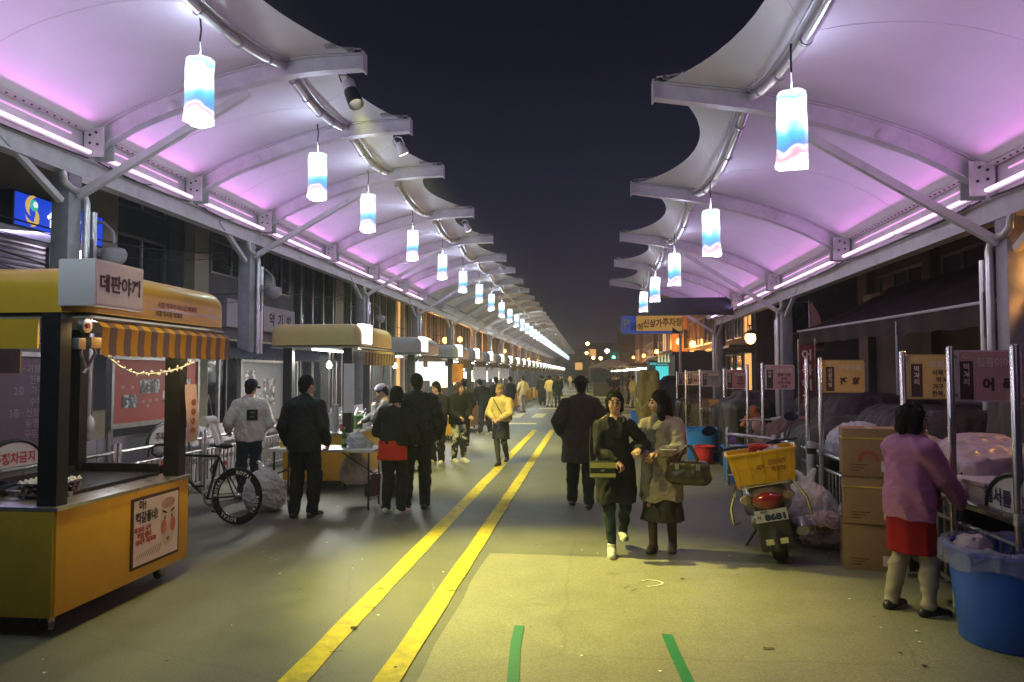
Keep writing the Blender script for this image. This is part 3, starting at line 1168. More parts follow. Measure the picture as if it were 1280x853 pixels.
# bank with the blue sign and a roller shutter
B = building('bank front with a blue lit sign above a grey roller shutter', 6.0, 12.2, 9.0, M_BEIGE)
for k in range(20):
    z = 2.2 + k * .078
    if k == 0:
        s0 = MB().prism([(-8.295, z), (-8.262, z + .012), (-8.25, z + .04), (-8.262, z + .066), (-8.295, z + .076)], 8.0, 10.42, 'y').build('shutter_slat', M_SHUT, B)
    else:
        c = s0.copy()
        COL.objects.link(c)
        c.location = (0, 0, k * .078)
MB().box(-8.29, -7.95, 7.6, 11.5, 3.72, 3.85).build('sign_canopy', M_FRAME, B)
MB().box(-8.29, -8.22, 10.45, 12.1, 1.2, 3.78).build('dark_panel', M_FACD, B)  # flat dark panel on the wall face, standing in for a recess
sb = MB().box(-8.29, -7.98, 9.42, 11.35, 3.87, 4.37).build('sign_box', BLACKMETAL, B)
MB().box(-7.978, -7.97, 9.45, 11.32, 3.89, 4.35).build('sign_face', M_SIGNB, sb, off=B.location)
text('신한', .40, M_SIGNW, (-7.966, 10.42, 4.12), (0, 1, 0), (0, 0, 1), sb, .012, off=B.location)
# round yellow and teal emblem
M_EMB = emit('yellow emblem', (0.85, 0.55, 0.13), .75)
M_EMT = emit('teal emblem', (0.05, 0.55, 0.45), .8)
M_EMW = emit('white emblem', (0.9, 0.95, .95), .9)


def ring_sector(b, c, r0, r1, a0, a1, x, n=18, taper=False):
    for k in range(n):
        t0, t1 = a0 + (a1 - a0) * k / n, a0 + (a1 - a0) * (k + 1) / n
        w0 = (r1 - r0) * (math.sin(PI * k / n) if taper else 1)
        w1 = (r1 - r0) * (math.sin(PI * (k + 1) / n) if taper else 1)
        b.add([(x, c[0] + (r1 - w0) * math.cos(t0), c[1] + (r1 - w0) * math.sin(t0)), (x, c[0] + r1 * math.cos(t0), c[1] + r1 * math.sin(t0)),
               (x, c[0] + r1 * math.cos(t1), c[1] + r1 * math.sin(t1)), (x, c[0] + (r1 - w1) * math.cos(t1), c[1] + (r1 - w1) * math.sin(t1))], [(0, 1, 2, 3)])


b = MB()
ring_sector(b, (9.79, 4.205), 0.05, .155, R(70), R(250), -7.966, taper=True)
ring_sector(b, (9.765, 4.05), 0.05, .145, R(-100), R(75), -7.966, taper=True)
ring_sector(b, (9.785, 4.07), 0.09, .145, R(180), R(330), -7.965, taper=True)
b.build('emblem', M_EMB, sb, off=B.location)
b = MB()
ring_sector(b, (9.80, 4.22), 0.0, .085, 0, 2 * PI, -7.964)
b.build('emblem_globe', M_EMT, sb, off=B.location)
b = MB()
ring_sector(b, (9.825, 4.235), 0.0, .045, 0, 2 * PI, -7.962)
b.build('emblem_light', M_EMW, sb, off=B.location)
M_SMALL = emit('small white sign light', (1.0, .86, 1.0), 5)
MB().box(-8.0, -7.9, 10.62, 10.74, 3.38, 3.72).build('entry_light', M_SMALL, B)
li = lamp('AREA', 'shutter_light', (-7.95, 9.3, 3.77), 26, (0.62, 0.52, 1.0), size=1.8)
li.data.shape = 'RECTANGLE'
li.data.size_y = .1
li.rotation_euler = (0, R(-8), R(90))
lamp('POINT', 'entry_glow', (-7.82, 10.68, 3.55), 5, (.9, .8, 1), shadow_soft_size=.06)

B = building('dark recessed shopfront between the bank and the beige pilaster', 12.25, 14.3, 8.0, M_FACD, x=-8.6)
window(B, -8.6, 12.5, 14.1, 2.6, 4.4, mull=1)
window(B, -8.6, 12.5, 14.1, 4.9, 6.4, mull=1)
B = building('grey shop with a beige pilaster and white board reading 진약기방', 14.35, 20.0, 8.0, M_FAC)
MB().box(-8.3, -8.08, 14.38, 14.95, .12, 5.2).build('pilaster', M_BEIGE, B)
for y0, y1, tx, ty in ((15.85, 16.95, '진', 16.55), (17.75, 19.7, '약기방', 18.75)):
    o = MB().box(-8.28, -8.12, y0, y1, 2.86, 3.5).build('sign_board', M_BOARD, B)
    text('  '.join(tx), .36, INK, (-8.118, ty, 3.18), (0, 1, 0), (0, 0, 1), o, .006, off=B.location)
window(B, -8.28, 15.3, 17.2, 4.0, 4.75)
MB().box(-8.28, -7.75, 17.0, 17.6, 3.8, 4.2).build('air_unit', M_FRAME, B, bevel=.02)
window(B, -8.28, 17.9, 19.6, 3.9, 5.2, mull=2)
window(B, -8.28, 15.2, 19.6, .5, 2.6, mull=4)
MB().box(-8.28, -8.05, 19.2, 19.5, 2.4, 2.75).build('meter_box', M_BEIGE, B)

# row further along: ribbed dark hall, then brown fronts with arches lit by street lamps
B = building('dark hall with tall steel fins behind the second stall', 20.1, 30.0, 8.5, M_FACD, x=-8.5)
for k in range(11):
    y = 20.6 + k * .9
    MB().box(-8.5, -8.32, y, y + .12, .4, 8.2).build('fin', M_FRAME, B)
for k in range(10):
    y = 20.75 + k * .9
    MB().box(-8.5, -8.46, y + .02, y + .66, 1.0, 7.8).build('pane', M_GLASS, B)
MB().box(-8.49, -8.3, 23.5, 24.3, 2.9, 4.9).build('yellow_notice', M_BEIGE, B)
y = 30.3
cols_ = [M_BROWN, M_FAC, M_BEIGE, M_BROWN, M_FACD]
desc = ['brown', 'grey', 'beige', 'brown', 'dark']
M_WARMWIN = emit('warm lit window', (1.0, 0.48, 0.14), 1.1)
for i in range(13):
    w = 6.4 + (i * 37 % 5) * .7
    h = 6.5 + (i * 53 % 7) * .6
    far = f'{desc[i % 5]} shop building with upright pilasters, {ORD[i]} along after the dark finned hall'
    B = building(far, y, y + w - .15, h, cols_[i % 5], x=-8.3 + .1 * (i % 3), depth=7)
    X = -8.3 + .1 * (i % 3)
    np_ = 4
    for k in range(np_ + 1):
        yy = y + .1 + (w - .65) * k / np_
        MB().box(X, X + .16, yy, yy + .28, .12, h - .2).build('pilaster', cols_[(i + 2) % 5], B)
    for k in range(np_):
        yy = y + .45 + (w - .65) * k / np_
        window(B, X, yy, yy + (w - .65) / np_ - .4, 2.9, h - 1.2, mull=1, lit=M_WARMWIN if (i * 7 + k * 3) % 8 == 0 else None)
        window(B, X, yy, yy + (w - .65) / np_ - .4, .4, 2.5, mull=0, lit=M_WARMWIN if (i * 5 + k * 2) % 7 == 0 else None)
    y += w
for i, yy in enumerate((34.5, 38.5, 43, 49, 56, 66, 78, 92, 110)):
    t = thing('wall_lamp', ['round orange lamp on the brown wall nearest the dark hall', 'second round orange wall lamp along the brown shopfronts', 'third round orange wall lamp along the brown shopfronts'][i] if i < 3 else 'small far orange lamp on the distant left shopfronts', 'lamp', (-7.6, yy, 3.3 + (i % 3) * .25), group='orange lamps on the left shopfronts')
    MB().lathe([(.02, -.16), (.11, -.12), (.15, 0), (.11, .12), (.02, .16)], (0, 0, 0), 12).build('globe', emit('sodium globe', (1.0, .42, .10), 9), t)
    MB().tube([(-.75, 0, .22), (-.2, 0, .30), (0, 0, .16)], .02, 6).build('arm', DARKIRON, t)
    lamp('POINT', 'wall_lamp_bulb', (-7.35, yy, 3.15 + (i % 3) * .25), 85 if yy < 60 else 170, (1.0, .40, .09), shadow_soft_size=.12)

# ------------------------------------------------------------------ notice boards behind the left fence
M_PURP = mat('purple printed banner', (0.115, 0.060, 0.105), 0.5, 0, 0.12, 3, 0.05, 12)
M_REDB = mat('red printed panel', (0.42, 0.075, 0.055), 0.5, 0, 0.10, 3, 0.03, 12)
M_GREYP = mat('grey hoarding', (0.34, 0.32, 0.36), 0.55, 0, 0.12, 2.2, 0.08, 14, col2=(.24, .23, .26), fac_lo=.5, fac_hi=.7)
M_PHOTO = mat('dark photo print', (0.10, 0.10, 0.11), 0.5, 0, 0.9, 14, col2=(0.55, 0.53, 0.52), fac_lo=.48, fac_hi=.54)


def board(label, y0, y1, z0, z1, m, x=-5.98):
    T = thing('notice_board', label, 'notice board', (x, (y0 + y1) / 2, 0), world_parts=True)
    MB().box(x - .03, x, y0, y1, z0, z1).build('panel', m, T)
    for ya, yb, za, zb in ((y0 - .05, y1 + .05, z1, z1 + .05), (y0 - .05, y1 + .05, z0 - .06, z0)):
        MB().box(x - .05, x + .03, ya, yb, za, zb).build('rail', DULLSTEEL, T)
    for yy in (y0 - .05, y1):
        MB().box(x - .05, x + .03, yy, yy + .05, z0, z1).build('stile', DULLSTEEL, T)
    for yy in (y0 + .02, y1 - .05):
        MB().box(x - .10, x - .052, yy, yy + .05, 0, z0 + .2).build('leg', DULLSTEEL, T)
    return T


T = board('purple notice board with faint white Korean lines behind the yellow cart', 5.2, 8.2, 1.02, 1.98, M_PURP)
for i, (tx, yy) in enumerate((('1층 · 가방, 신상,', 7.45), ('한복, 두리,', 7.6), ('2층 · 가구, 한복', 7.5), ('수예, 가방', 7.6), ('3층 · 신상, 한복,', 7.45), ('유명상가, 구', 7.6), ('구두, 가방,', 7.55))):
    text(tx, .105, mat('pale print', (.34, .26, .32), .7), (-5.975, yy - .02, 1.85 - i * .117), (0, 1, 0), (0, 0, 1), T, .001)
T = board('red notice board with small photographs behind the bicycle', 8.75, 10.75, 1.16, 1.98, M_REDB)
for (a, c, z0, z1) in ((8.95, 9.27, 1.35, 1.52), (9.33, 9.78, 1.53, 1.72), (9.86, 10.1, 1.40, 1.56), (10.3, 10.6, 1.5, 1.72)):
    MB().box(-5.98, -5.974, a, c, z0, z1).build('picture', M_PHOTO, T)
text('▶ 시장 상가 한복 가구', .07, mat('pale print', (.34, .26, .32), .7), (-5.975, 9.3, 1.83), (0, 1, 0), (0, 0, 1), T)
for yy, zz in ((8.95, 1.62), (9.15, 1.62), (9.4, 1.42), (9.55, 1.43), (9.7, 1.44), (9.5, 1.36)):
    text('1층', .05, WHITEINK, (-5.975, yy, zz), (0, 1, 0), (0, 0, 1), T)
T = board('grey notice board with black-and-white photographs behind the man in a white jacket', 12.2, 14.6, 1.0, 2.0, mat('grey printed panel', (.24, .24, .26), .5, 0, .12, 3))
for (a, c, z0, z1) in ((12.35, 12.75, 1.55, 1.85), (12.45, 12.95, 1.15, 1.45), (13.1, 13.6, 1.2, 1.7)):
    MB().box(-5.98, -5.974, a, c, z0, z1).build('picture', M_PHOTO, T)
# low hoarding below the boards: separate sheets
T = thing('hoarding', 'low grey steel hoarding standing behind the left fence', 'hoarding', (-6.02, 8, 0), world_parts=True)
s0 = None
for k in range(13):
    y0 = 5.0 + k * 1.2
    if s0 is None:
        s0 = MB().box(-6.085, -6.06, y0 + .008, y0 + 1.192, .14, .98).build('sheet', M_GREYP, T)
    else:
        c = s0.copy()
        COL.objects.link(c)
        c.location = (0, k * 1.2, 0)
# corrugated dark awning above it (green-grey shade between the stalls)
M_CORR = mat('dark corrugated sheet', (0.12, 0.13, 0.135), 0.5, .3, .2, 4)
T = thing('shade_sheet', 'dark grey corrugated shade sheet behind the man in black', 'shade', (-6.1, 13, 2.2), world_parts=True)
g = MB()
g.grid(lambda u, v: (-6.9 + 1.0 * v, 11.2 + 5.8 * u, 2.42 - .36 * v + .018 * math.sin(u * 5.8 * 2 * PI / .18)), 190, 2, .006)
g.build('sheet', M_CORR, T)
for yy in (11.3, 14.0, 16.8):
    MB().bar((-5.92, yy, 0), (-5.92, yy, 2.05), .05).build('post', DULLSTEEL, T)
lamp('POINT', 'hoarding_light', (-5.2, 7.9, 2.35), 8, (.93, .95, 1.0), shadow_soft_size=.15)  # point light in front of the boards, no fixture built
t = thing('hanging_bulb', 'small white bulb hanging beside the purple notice board', 'bulb', (-5.62, 7.85, 1.18))
MB().lathe([(.012, .14), (.03, .12), (.045, .05), (.04, -.02), (.012, -.05)], (0, 0, 0), 12).build('bulb', WHITEPL, t)
MB().tube([(0, 0, .13), (0, 0, .95)], .006, 5).build('cord', WHITEPL, t)


# ------------------------------------------------------------------ fences with arched plates
M_FENCE = mat('worn chrome fence rail', (0.36, 0.35, 0.36), 0.3, 0.85, 0.25, 14, 0.06, 50)
M_PLATE = mat('white arch plate', (0.60, 0.57, 0.58), 0.5, 0, 0.08, 6)


def fence_panel(label, L_, arch=None, group=None, arch_ink=None, mat_=M_FENCE, face=1):
    """panel running along local +y from 0 to L_; 0.82 m high"""
    T = thing('fence_panel', label, 'fence', group=group)
    for z, r in ((.82, .026), (.64, .018), (.16, .018)):
        MB().tube([(0, .03, z), (0, L_ - .03, z)], r, 8).build('rail', mat_, T)
    for yy in (0, L_):
        MB().lathe([(.032, 0), (.032, .9), (.02, .925), (.001, .93)], (0, yy, 0), 10).build('post', mat_, T)
        MB().box(-.07, .07, yy - .07, yy + .07, 0, .012).build('foot', mat_, T)
    b0 = None
    k = 0
    y = .10
    while y < L_ - .06:
        if b0 is None:
            b0 = MB().box(-.009, .009, -.016, .016, .176, .624).build('bar', mat_, T)
            b0.location = (0, y, 0)
        else:
            c = b0.copy()
            COL.objects.link(c)
            c.location = (0, y, 0)
        y += .125
    if arch:
        cyy = L_ * .5
        w, hh = .40, .27
        pts = [(0, cyy + w * math.cos(a), .845 + hh * math.sin(a)) for a in [PI * k_ / 14 for k_ in range(15)]]
        MB().tube(pts, .022, 8).build('arch', BLACKMETAL, T)
        b = MB()
        poly = [(cyy + (w - .02) * math.cos(PI * k_ / 14), .848 + (hh - .02) * math.sin(PI * k_ / 14)) for k_ in range(15)]
        b.prism(poly, -.006, .006, 'x')
        p = b.build('arch_plate', M_PLATE, T)
        text(arch, .125, arch_ink or REDINK, (.009 * face, cyy, .935), (0, face, 0), (0, 0, 1), p, .004)
    return T


ly = [4.1, 6.08, 8.06, 8.72, 10.8, 12.9, 15.0, 17.1, 19.2, 21.3, 23.4]
names = ['left fence panel nearest us, beside the near end of the yellow cart', 'left fence panel with a no-parking arch plate in red behind the yellow cart', 'left fence panel between the arch plate and the bicycle handlebar', 'left fence panel with a small arch plate behind the bicycle handlebar', 'left fence panel behind the man in the white jacket',
         'left fence panel behind the standing man in black']
for i, y in enumerate(ly):
    L_ = (ly[i + 1] - y - .1) if i + 1 < len(ly) else 2.0
    T = fence_panel(names[i] if i < 6 else 'left fence panel hidden deep behind the stalls', L_, '주정차금지' if i == 1 else ('주차금지' if i == 3 else None), 'fence panels behind the stalls', REDINK if i == 1 else INK, face=1)
    T.location = (-5.85, y, 0)
    if i == 0:
        pass

# ------------------------------------------------------------------ unlit dome lamps on the left columns
for i, (y, z) in enumerate(((8.75, 3.30), (13.5, 3.36), (20.7, 3.38))):
    t = thing('dome_lamp', f'unlit grey dome lamp beside the {ORD[i]} left canopy column', 'lamp', (-6.0, y, z), group='unlit dome lamps on the left columns')
    MB().lathe([(.02, .11), (.13, .08), (.152, .04), (.155, .0)], (0, 0, 0), 20, cap1=False).build('hood', M_COLUMN, t)
    MB().lathe([(.15, .0), (.14, -.06), (.095, -.11), (.035, -.135), (.001, -.137)], (0, 0, 0), 20, cap0=False, cap1=False).build('globe', mat('dull opal glass', (.34, .33, .36), .3, 0, .1, 5), t)
    MB().tube([(0, 0, .15), (-.02, 0, .30), (-.15, 0, .42), (-.3, 0, .42)], .02, 7).build('arm', DULLSTEEL, t)

# ------------------------------------------------------------------ overhead cables along the left fronts
for i, (y0, y1, x, z, sg) in enumerate(((4.5, 13.1, -6.9, 3.95, .35), (6.5, 16.0, -7.3, 3.6, .45), (13.1, 20.0, -6.9, 3.9, .30), (20.0, 33.0, -6.9, 3.9, .5))):
    t = thing('overhead_cable', f'{["black cable sagging in front of the blue bank sign", "lower black cable sagging past the dark shopfront", "black cable sagging before the white sign board", "black cable sagging along the finned hall"][i]}', 'cable', (x, y0, z), group='cables along the left fronts')
    MB().tube(cat_pts((0, 0, 0), (.1, y1 - y0, .1), sg, 18), .011, 5).build('wire', BLACKPL, t)
    MB().tube(cat_pts((.05, 0, -.08), (.12, y1 - y0, .02), sg * 1.35, 18), .007, 5).build('thin_wire', BLACKPL, t)
# ------------------------------------------------------------------ market stalls
M_YCART = mat('yellow painted cart', (0.70, 0.37, 0.012), 0.38, 0, 0.10, 2.5, 0.04, 40, coat=.2, col2=(0.56, 0.28, 0.012), fac_lo=.5, fac_hi=.8)
M_YROOF = mat('yellow moulded roof', (0.74, 0.42, 0.03), 0.35, 0, 0.07, 2.2, 0.02, 20, coat=.25)
M_CREAM = mat('cream moulded roof', (0.55, 0.42, 0.17), 0.4, 0, 0.07, 2.2, 0.02, 20)
M_PALE = mat('pale grey moulded roof', (0.42, 0.42, 0.38), 0.4, 0, 0.07, 2.2, 0.02, 20)
M_OLIVE = mat('olive corner post', (0.42, 0.27, 0.018), 0.5, 0, 0.12, 5)
M_TOP = mat('scratched steel worktop', (0.46, 0.46, 0.47), 0.3, 0.85, 0.2, 9, 0.06, 50)
M_ST1 = mat('orange awning cloth', (0.75, 0.36, 0.03), 0.75, 0, 0.12, 7, 0.1, 30)
M_ST2 = mat('mauve awning cloth', (0.24, 0.15, 0.15), 0.75, 0, 0.12, 7, 0.1, 30)
M_SIGN0 = mat('pink-white sign face', (0.80, 0.70, 0.77), 0.45, 0, 0.04, 3)
M_LITSIGN = emit('lit white sign box', (0.95, 1.0, 1.0), 5)
M_STRIP = emit('white led strip', (1.0, 0.95, 0.80), 5)
M_WOODP = mat('red pink poster', (.55, .40, .40), .6, 0, .06, 5)


def rounded_roof(x0, x1, y0, y1, z0, z1, r=.17):
    bm = bmesh.new()
    bmesh.ops.create_cube(bm, size=1)
    for v in bm.verts:
        v.co = ((x0 + x1) / 2 + v.co.x * (x1 - x0), (y0 + y1) / 2 + v.co.y * (y1 - y0), (z0 + z1) / 2 + v.co.z * (z1 - z0))
    es = [e_ for e_ in bm.edges if not all(abs(v.co.z - z0) < 1e-5 for v in e_.verts)]
    bmesh.ops.bevel(bm, geom=es, offset=r, segments=7, affect='EDGES', profile=.5, clamp_overlap=True)
    b = MB()
    b.add([v.co.to_tuple() for v in bm.verts], [tuple(v.index for v in f.verts) for f in bm.faces])
    bm.free()
    b.sm = True
    return b


def caster(T, x, y, m=DARKIRON):
    w = MB().lathe([(.055, -.018), (.06, -.01), (.06, .01), (.055, .018)], (x, y, .06), 14, 'x').build('caster', RUBBER, T)
    f = MB().box(x - .035, x - .025, y - .03, y + .03, .05, .145).box(x + .025, x + .035, y - .03, y + .03, .05, .145).box(x - .05, x + .05, y - .05, y + .05, .135, .15)
    f.bar((x + .04, y, .06), (x + .09, y - .08, .05), .03, .012)
    f.build('caster_fork', DULLSTEEL, w)


def stall(label, y0, roof_m, cloth1, cloth2, sign_text=None, lit=True, far=0, counter_m=None, c0=.05, c1=1.75):
    """food stall facing +x, local origin at its front near foot; 1.85 m long"""
    T = thing('market_stall', label, 'market stall', (-3.6, y0, 0), group='market stalls along the road')
    LN, D = 1.85, 1.2
    cm = counter_m or M_YCART
    c = MB()
    c.box(-D + .06, -.05, c0, c1, .15, .86)
    co = c.build('counter', cm, T, bevel=.012)
    MB().box(-D + .03, .0, c0 - .05, c1 + .04, .86, .885).build('worktop', M_TOP, T, bevel=.004)
    for px_, py_ in ((-.12, c0 + .05), (-.12, c1 - .04), (-D + .12, c0 + .05), (-D + .12, c1 - .04)):
        MB().box(px_ - .072, px_ + .072, py_ - .055, py_ + .055, .886, 2.22).build('post', BLACKMETAL, T)
    for cx_, cy_ in ((-.18, c0 + .11), (-.18, c1 - .16), (-D + .2, c0 + .11), (-D + .2, c1 - .16)):
        caster(T, cx_, cy_)
    rounded_roof(-D - .15, .10, -.05, LN + .08, 2.235, 2.57, .16).build('roof', roof_m, T)
    MB().box(-D - .12, .07, -.02, LN + .05, 2.195, 2.215).build('ceiling', M_PALE, T)
    # striped valance: each stripe of its own
    n_ = 22
    w = (LN + .02) / n_
    sts = {}
    for k in range(n_):
        mm = cloth1 if k % 2 == 0 else cloth2
        if mm.name not in sts:
            s = MB()
            prof = [(.02, 2.20), (.12, 2.165), (.155, 2.13), (.15, 2.07), (.145, 1.99), (.15, 1.935)]
            vs, fs = [], []
            for j, (xx, zz) in enumerate(prof):
                for q in range(4):
                    t_ = q / 3
                    dz = (.012 * math.sin(PI * t_) if j == len(prof) - 1 else 0)
                    vs.append((xx + .010 * math.sin(PI * t_), t_ * w, zz - dz))
            for j in range(len(prof) - 1):
                for q in range(3):
                    fs.append((j * 4 + q, j * 4 + q + 1, (j + 1) * 4 + q + 1, (j + 1) * 4 + q))
            s.add(vs, fs)
            s.sm = True
            o = s.build('awning_stripe', mm, T, smooth=True)
            sts[mm.name] = o
            o.location.y = k * w
        else:
            q = sts[mm.name].copy()
            COL.objects.link(q)
            q.location.y = k * w
    MB().tube([(.10, -.02, 2.185), (.10, LN, 2.185)], .012, 6).build('awning_rod', DULLSTEEL, T)
    MB().box(.055, .085, .02, LN - .2, 2.172, 2.19).build('glow_strip', M_STRIP, T)
    # sign box across the front near corner
    if lit:
        sb = MB().box(.0, .14, .10, .46, 2.25, 2.58).build('sign_box', WHITEPL, T, bevel=.012)
        MB().box(.14, .146, .115, .445, 2.265, 2.565).build('sign_face', M_LITSIGN, sb)
        MB().box(.015, .128, .094, .0995, 2.265, 2.565).build('sign_side', M_LITSIGN, sb)
    else:
        sb = MB().box(-.13, .15, -.09, .48, 2.275, 2.61).build('sign_box', M_SIGN0, T, bevel=.012)
        MB().box(.15, .154, -.07, .46, 2.295, 2.59).build('sign_rim', M_SIGN0, sb)
        text(sign_text, .135, mat('dark plum print', (.07, .03, .06), .6), (.156, .195, 2.445), (0, 1, 0), (0, 0, 1), sb, .006, wscale=.98)
    return T


# nearest cart
S1 = stall('yellow food cart with 데판야끼 sign and orange striped valance', 4.92, M_YROOF, M_ST1, M_ST2, '데판야끼', lit=False, c0=-.15, c1=1.46)
MB().box(-1.14, -.035, -.20, -.14, .14, .858).build('end_panel', M_OLIVE, S1, bevel=.01)
MB().box(-.054, -.02, -.18, 1.49, .145, .858).build('front_panel', M_YCART, S1, bevel=.008)
p = MB().box(-.02, -.008, .98, 1.66, .235, .80).build('poster_frame', mat('dark wood frame', (.05, .018, .014), .5), S1, bevel=.004)
p.location = (0, -.34, 0)
MB().box(-.0075, -.004, 1.005, 1.635, .26, .775).build('poster', mat('pale pink poster', (.80, .62, .60), .6, 0, .05, 4), p)
text('마!', .085, INK, (-.002, 1.11, .735), (0, 1, 0), (0, 0, 1), p, .003)
text('떡갈좋네!', .098, INK, (-.002, 1.175, .635), (0, 1, 0), (0, 0, 1), p, .003, wscale=.8)
for k, tx in enumerate(('먹거리 시장', '떡갈 좋네', '야시장 먹거리')):
    text(tx, .048, REDINK, (-.002, 1.12 + k * .022, .54 - k * .05), (0, 1, 0), (0, 0, 1), p, .004)
b = MB()
for k in range(11):
    y_ = 1.03 + k * .031
    b.add([(-.0025, y_, .31), (-.0025, y_ + .006, .31), (-.0025, y_ + .03 + .002 * k, .345 + .004 * k), (-.0025, y_ + .024 + .002 * k, .345 + .004 * k)], [(0, 1, 2, 3)])
b.build('brush_strokes', INK, p)


def disc(x, cy_, cz, ry, rz, n=20, a=0):
    return [(x, cy_ + ry * math.cos(2 * PI * k / n) * math.cos(a) - rz * math.sin(2 * PI * k / n) * math.sin(a), cz + ry * math.cos(2 * PI * k / n) * math.sin(a) + rz * math.sin(2 * PI * k / n) * math.cos(a)) for k in range(n)]


# the drawn cheeky face
fm = mat('drawn face', (.66, .50, .44), .6, 0, .05, 4)
MB().add(disc(-.0032, 1.48, .535, .115, .20), [tuple(range(20))]).build('drawn_face', fm, p)
MB().add(disc(-.0026, 1.48, .695, .105, .045), [tuple(range(20))]).build('drawn_hair', mat('drawn hair', (.45, .27, .22), .6), p)
for s_ in (-1, 1):
    MB().add(disc(-.0022, 1.485 + s_ * .068, .50, .042, .062), [tuple(range(20))]).build('drawn_cheek', mat('drawn cheek', (.62, .17, .10), .6), p)
    MB().add(disc(-.0018, 1.485 + s_ * .052, .575, .010, .018), [tuple(range(20))]).build('drawn_eye', INK, p)
    MB().add(disc(-.0018, 1.485 + s_ * .06, .625, .04, .009, a=-s_ * -.35), [tuple(range(20))]).build('drawn_brow', INK, p)
MB().add([(-.0018, 1.455, .405), (-.0018, 1.505, .405), (-.0018, 1.482, .365)], [(0, 1, 2)]).build('drawn_mouth', REDINK, p)
# writing on the roof's side
b_ = text('시장 먹거리 야시장 먹거리', .05, mat('plum print', (.30, .06, .12), .6), (.103, 1.05, 2.36), (0, 1, 0), (0, 0, 1), S1, .002, wscale=1.1)
b_ = text('시장 야시장 먹거리', .05, INK, (.103, .92, 2.29), (0, 1, 0), (0, 0, 1), S1, .002)
MB().box(.1005, .1015, .68, 1.75, 2.315, 2.328).build('roof_stripe', M_SIGN0, S1)
# rear hood panel seen under the roof at the near end
MB().box(-1.30, -.32, -.03, -.01, 1.98, 2.19).build('end_valance', M_YROOF, S1)
MB().box(-1.30, -.45, -.03, -.012, 1.80, 1.975).build('menu_board', mat('plum board', (.13, .06, .06), .6), S1)
li = lamp('AREA', 'stall_strip_light', (-3.56, 5.85, 2.165), 22, (1.0, .74, .30), size=.05)
li.data.shape = 'RECTANGLE'
li.data.size_y = 1.6

t = thing('griddle', 'black flat griddle plate on the steel top of the yellow cart', 'griddle', (-4.25, 5.48, .887))
MB().box(-.38, .38, -.30, .85, 0, .03).build('plate', BLACKMETAL, t, bevel=.006)
MB().box(-.38, .38, .852, .872, 0, .10).box(-.40, -.382, -.30, .85, 0, .08).build('splash_guard', DARKIRON, t)
MB().box(-.40, .42, -.345, -.305, .0, .035).build('lip', DULLSTEEL, t)


# cardboard egg trays
def egg_tray(label, loc, m, rz=0):
    t = thing('egg_tray', label, 'egg tray', loc, rz, group='egg trays on the yellow cart')
    MB().grid(lambda u, v: (-.15 + .30 * u, -.15 + .30 * v, .028 + .024 * math.sin(u * 2 * PI * 5) * math.sin(v * 2 * PI * 5)), 50, 50, .004).build('tray', m, t)
    return t


M_EGGW = mat('pale pulp', (.55, .55, .57), .85, 0, .08, 20, .3, 80)
M_EGGB = mat('brown pulp', (.20, .12, .10), .85, 0, .12, 20, .3, 80)
egg_tray('dark egg tray at the bottom of the pile on the yellow cart', (-4.02, 5.16, .887), M_EGGB)
egg_tray('brown egg tray in the middle of the pile on the yellow cart', (-4.01, 5.17, .93), M_EGGB, .05)
egg_tray('pale grey egg tray on top of the pile on the yellow cart', (-4.0, 5.16, .973), M_EGGW, .1)
t = thing('frying_pan', 'dark round pan with upright rim at the near end of the yellow cart', 'pan', (-4.5, 5.05, .887))
MB().lathe([(.0, .004), (.17, .004), (.20, .09), (.205, .09), (.175, .0)], (0, 0, 0), 24, cap0=False, cap1=False).build('bowl', BLACKMETAL, t)
MB().tube([(.19, 0, .07), (.30, .05, .10), (.40, .07, .10)], .014, 7).build('handle', BLACKPL, t)

# bracket clutter and light garland under the roof edge
t = thing('hose_reel', 'grey clip and hose cluster on the near front post of the yellow cart', 'hose reel', (-3.58, 4.92, 2.1))
MB().lathe([(.05, -.02), (.052, .02)], (0, 0, .04), 16, 'x').build('reel', DULLSTEEL, t)
MB().lathe([(.018, -.025), (.018, .03)], (0, 0, .04), 10, 'x').build('hub', REDINK, t)
MB().box(-.03, .03, .03, .15, -.12, -.04).box(-.03, .02, -.09, -.01, -.13, -.05).build('clip', DULLSTEEL, t, bevel=.006)
MB().tube([(0, .05, -.04), (.02, .09, -.15), (.01, .04, -.24), (0, .0, -.3)], .012, 7).tube([(0, -.03, -.05), (.01, -.05, -.16), (0, .02, -.26)], .012, 7).build('hose', DULLSTEEL, t)
t = thing('light_garland', 'unlit white light garland strung across the front of the yellow cart', 'garland', (-3.5, 5.0, 1.9))
pts = cat_pts((0, .0, .06), (.0, .62, -.10), .06, 14) + cat_pts((0, .62, -.10), (.05, 1.15, .0), .02, 10)[1:]
MB().tube(pts, .006, 5).build('wire', WHITEPL, t)
b = MB()
for i, p_ in enumerate(pts):
    for k in range(2):
        q = p_ + Vector((random.uniform(-.015, .015), random.uniform(-.02, .02), random.uniform(-.018, .018)))
        b.lathe([(.002, -.012), (.009, 0), (.002, .012)], q, 6)
b.build('bulb', WHITEPL, t, kind='stuff')
t = thing('paper_menu', 'tall pink paper menu taped to the far front post of the yellow cart', 'menu', (-3.66, 6.42, 1.18))
MB().grid(lambda u, v: (.012 * math.sin(v * 5) + .045, -.09 + .2 * u, .52 * v), 4, 12, .002).build('sheet', mat('pinkish paper', (.62, .45, .42), .7, 0, .05, 9), t)
for k in range(4):
    MB().add(disc(.062, .01, .10 + k * .085, .04, .03), [tuple(range(20))]).build('food_picture', mat('food print', (.42, .16, .06), .6, 0, .5, 30), t)
t = thing('paper_roll', 'white paper towel roll hung from a cord behind the yellow cart', 'paper roll', (-4.62, 8.6, 1.22))
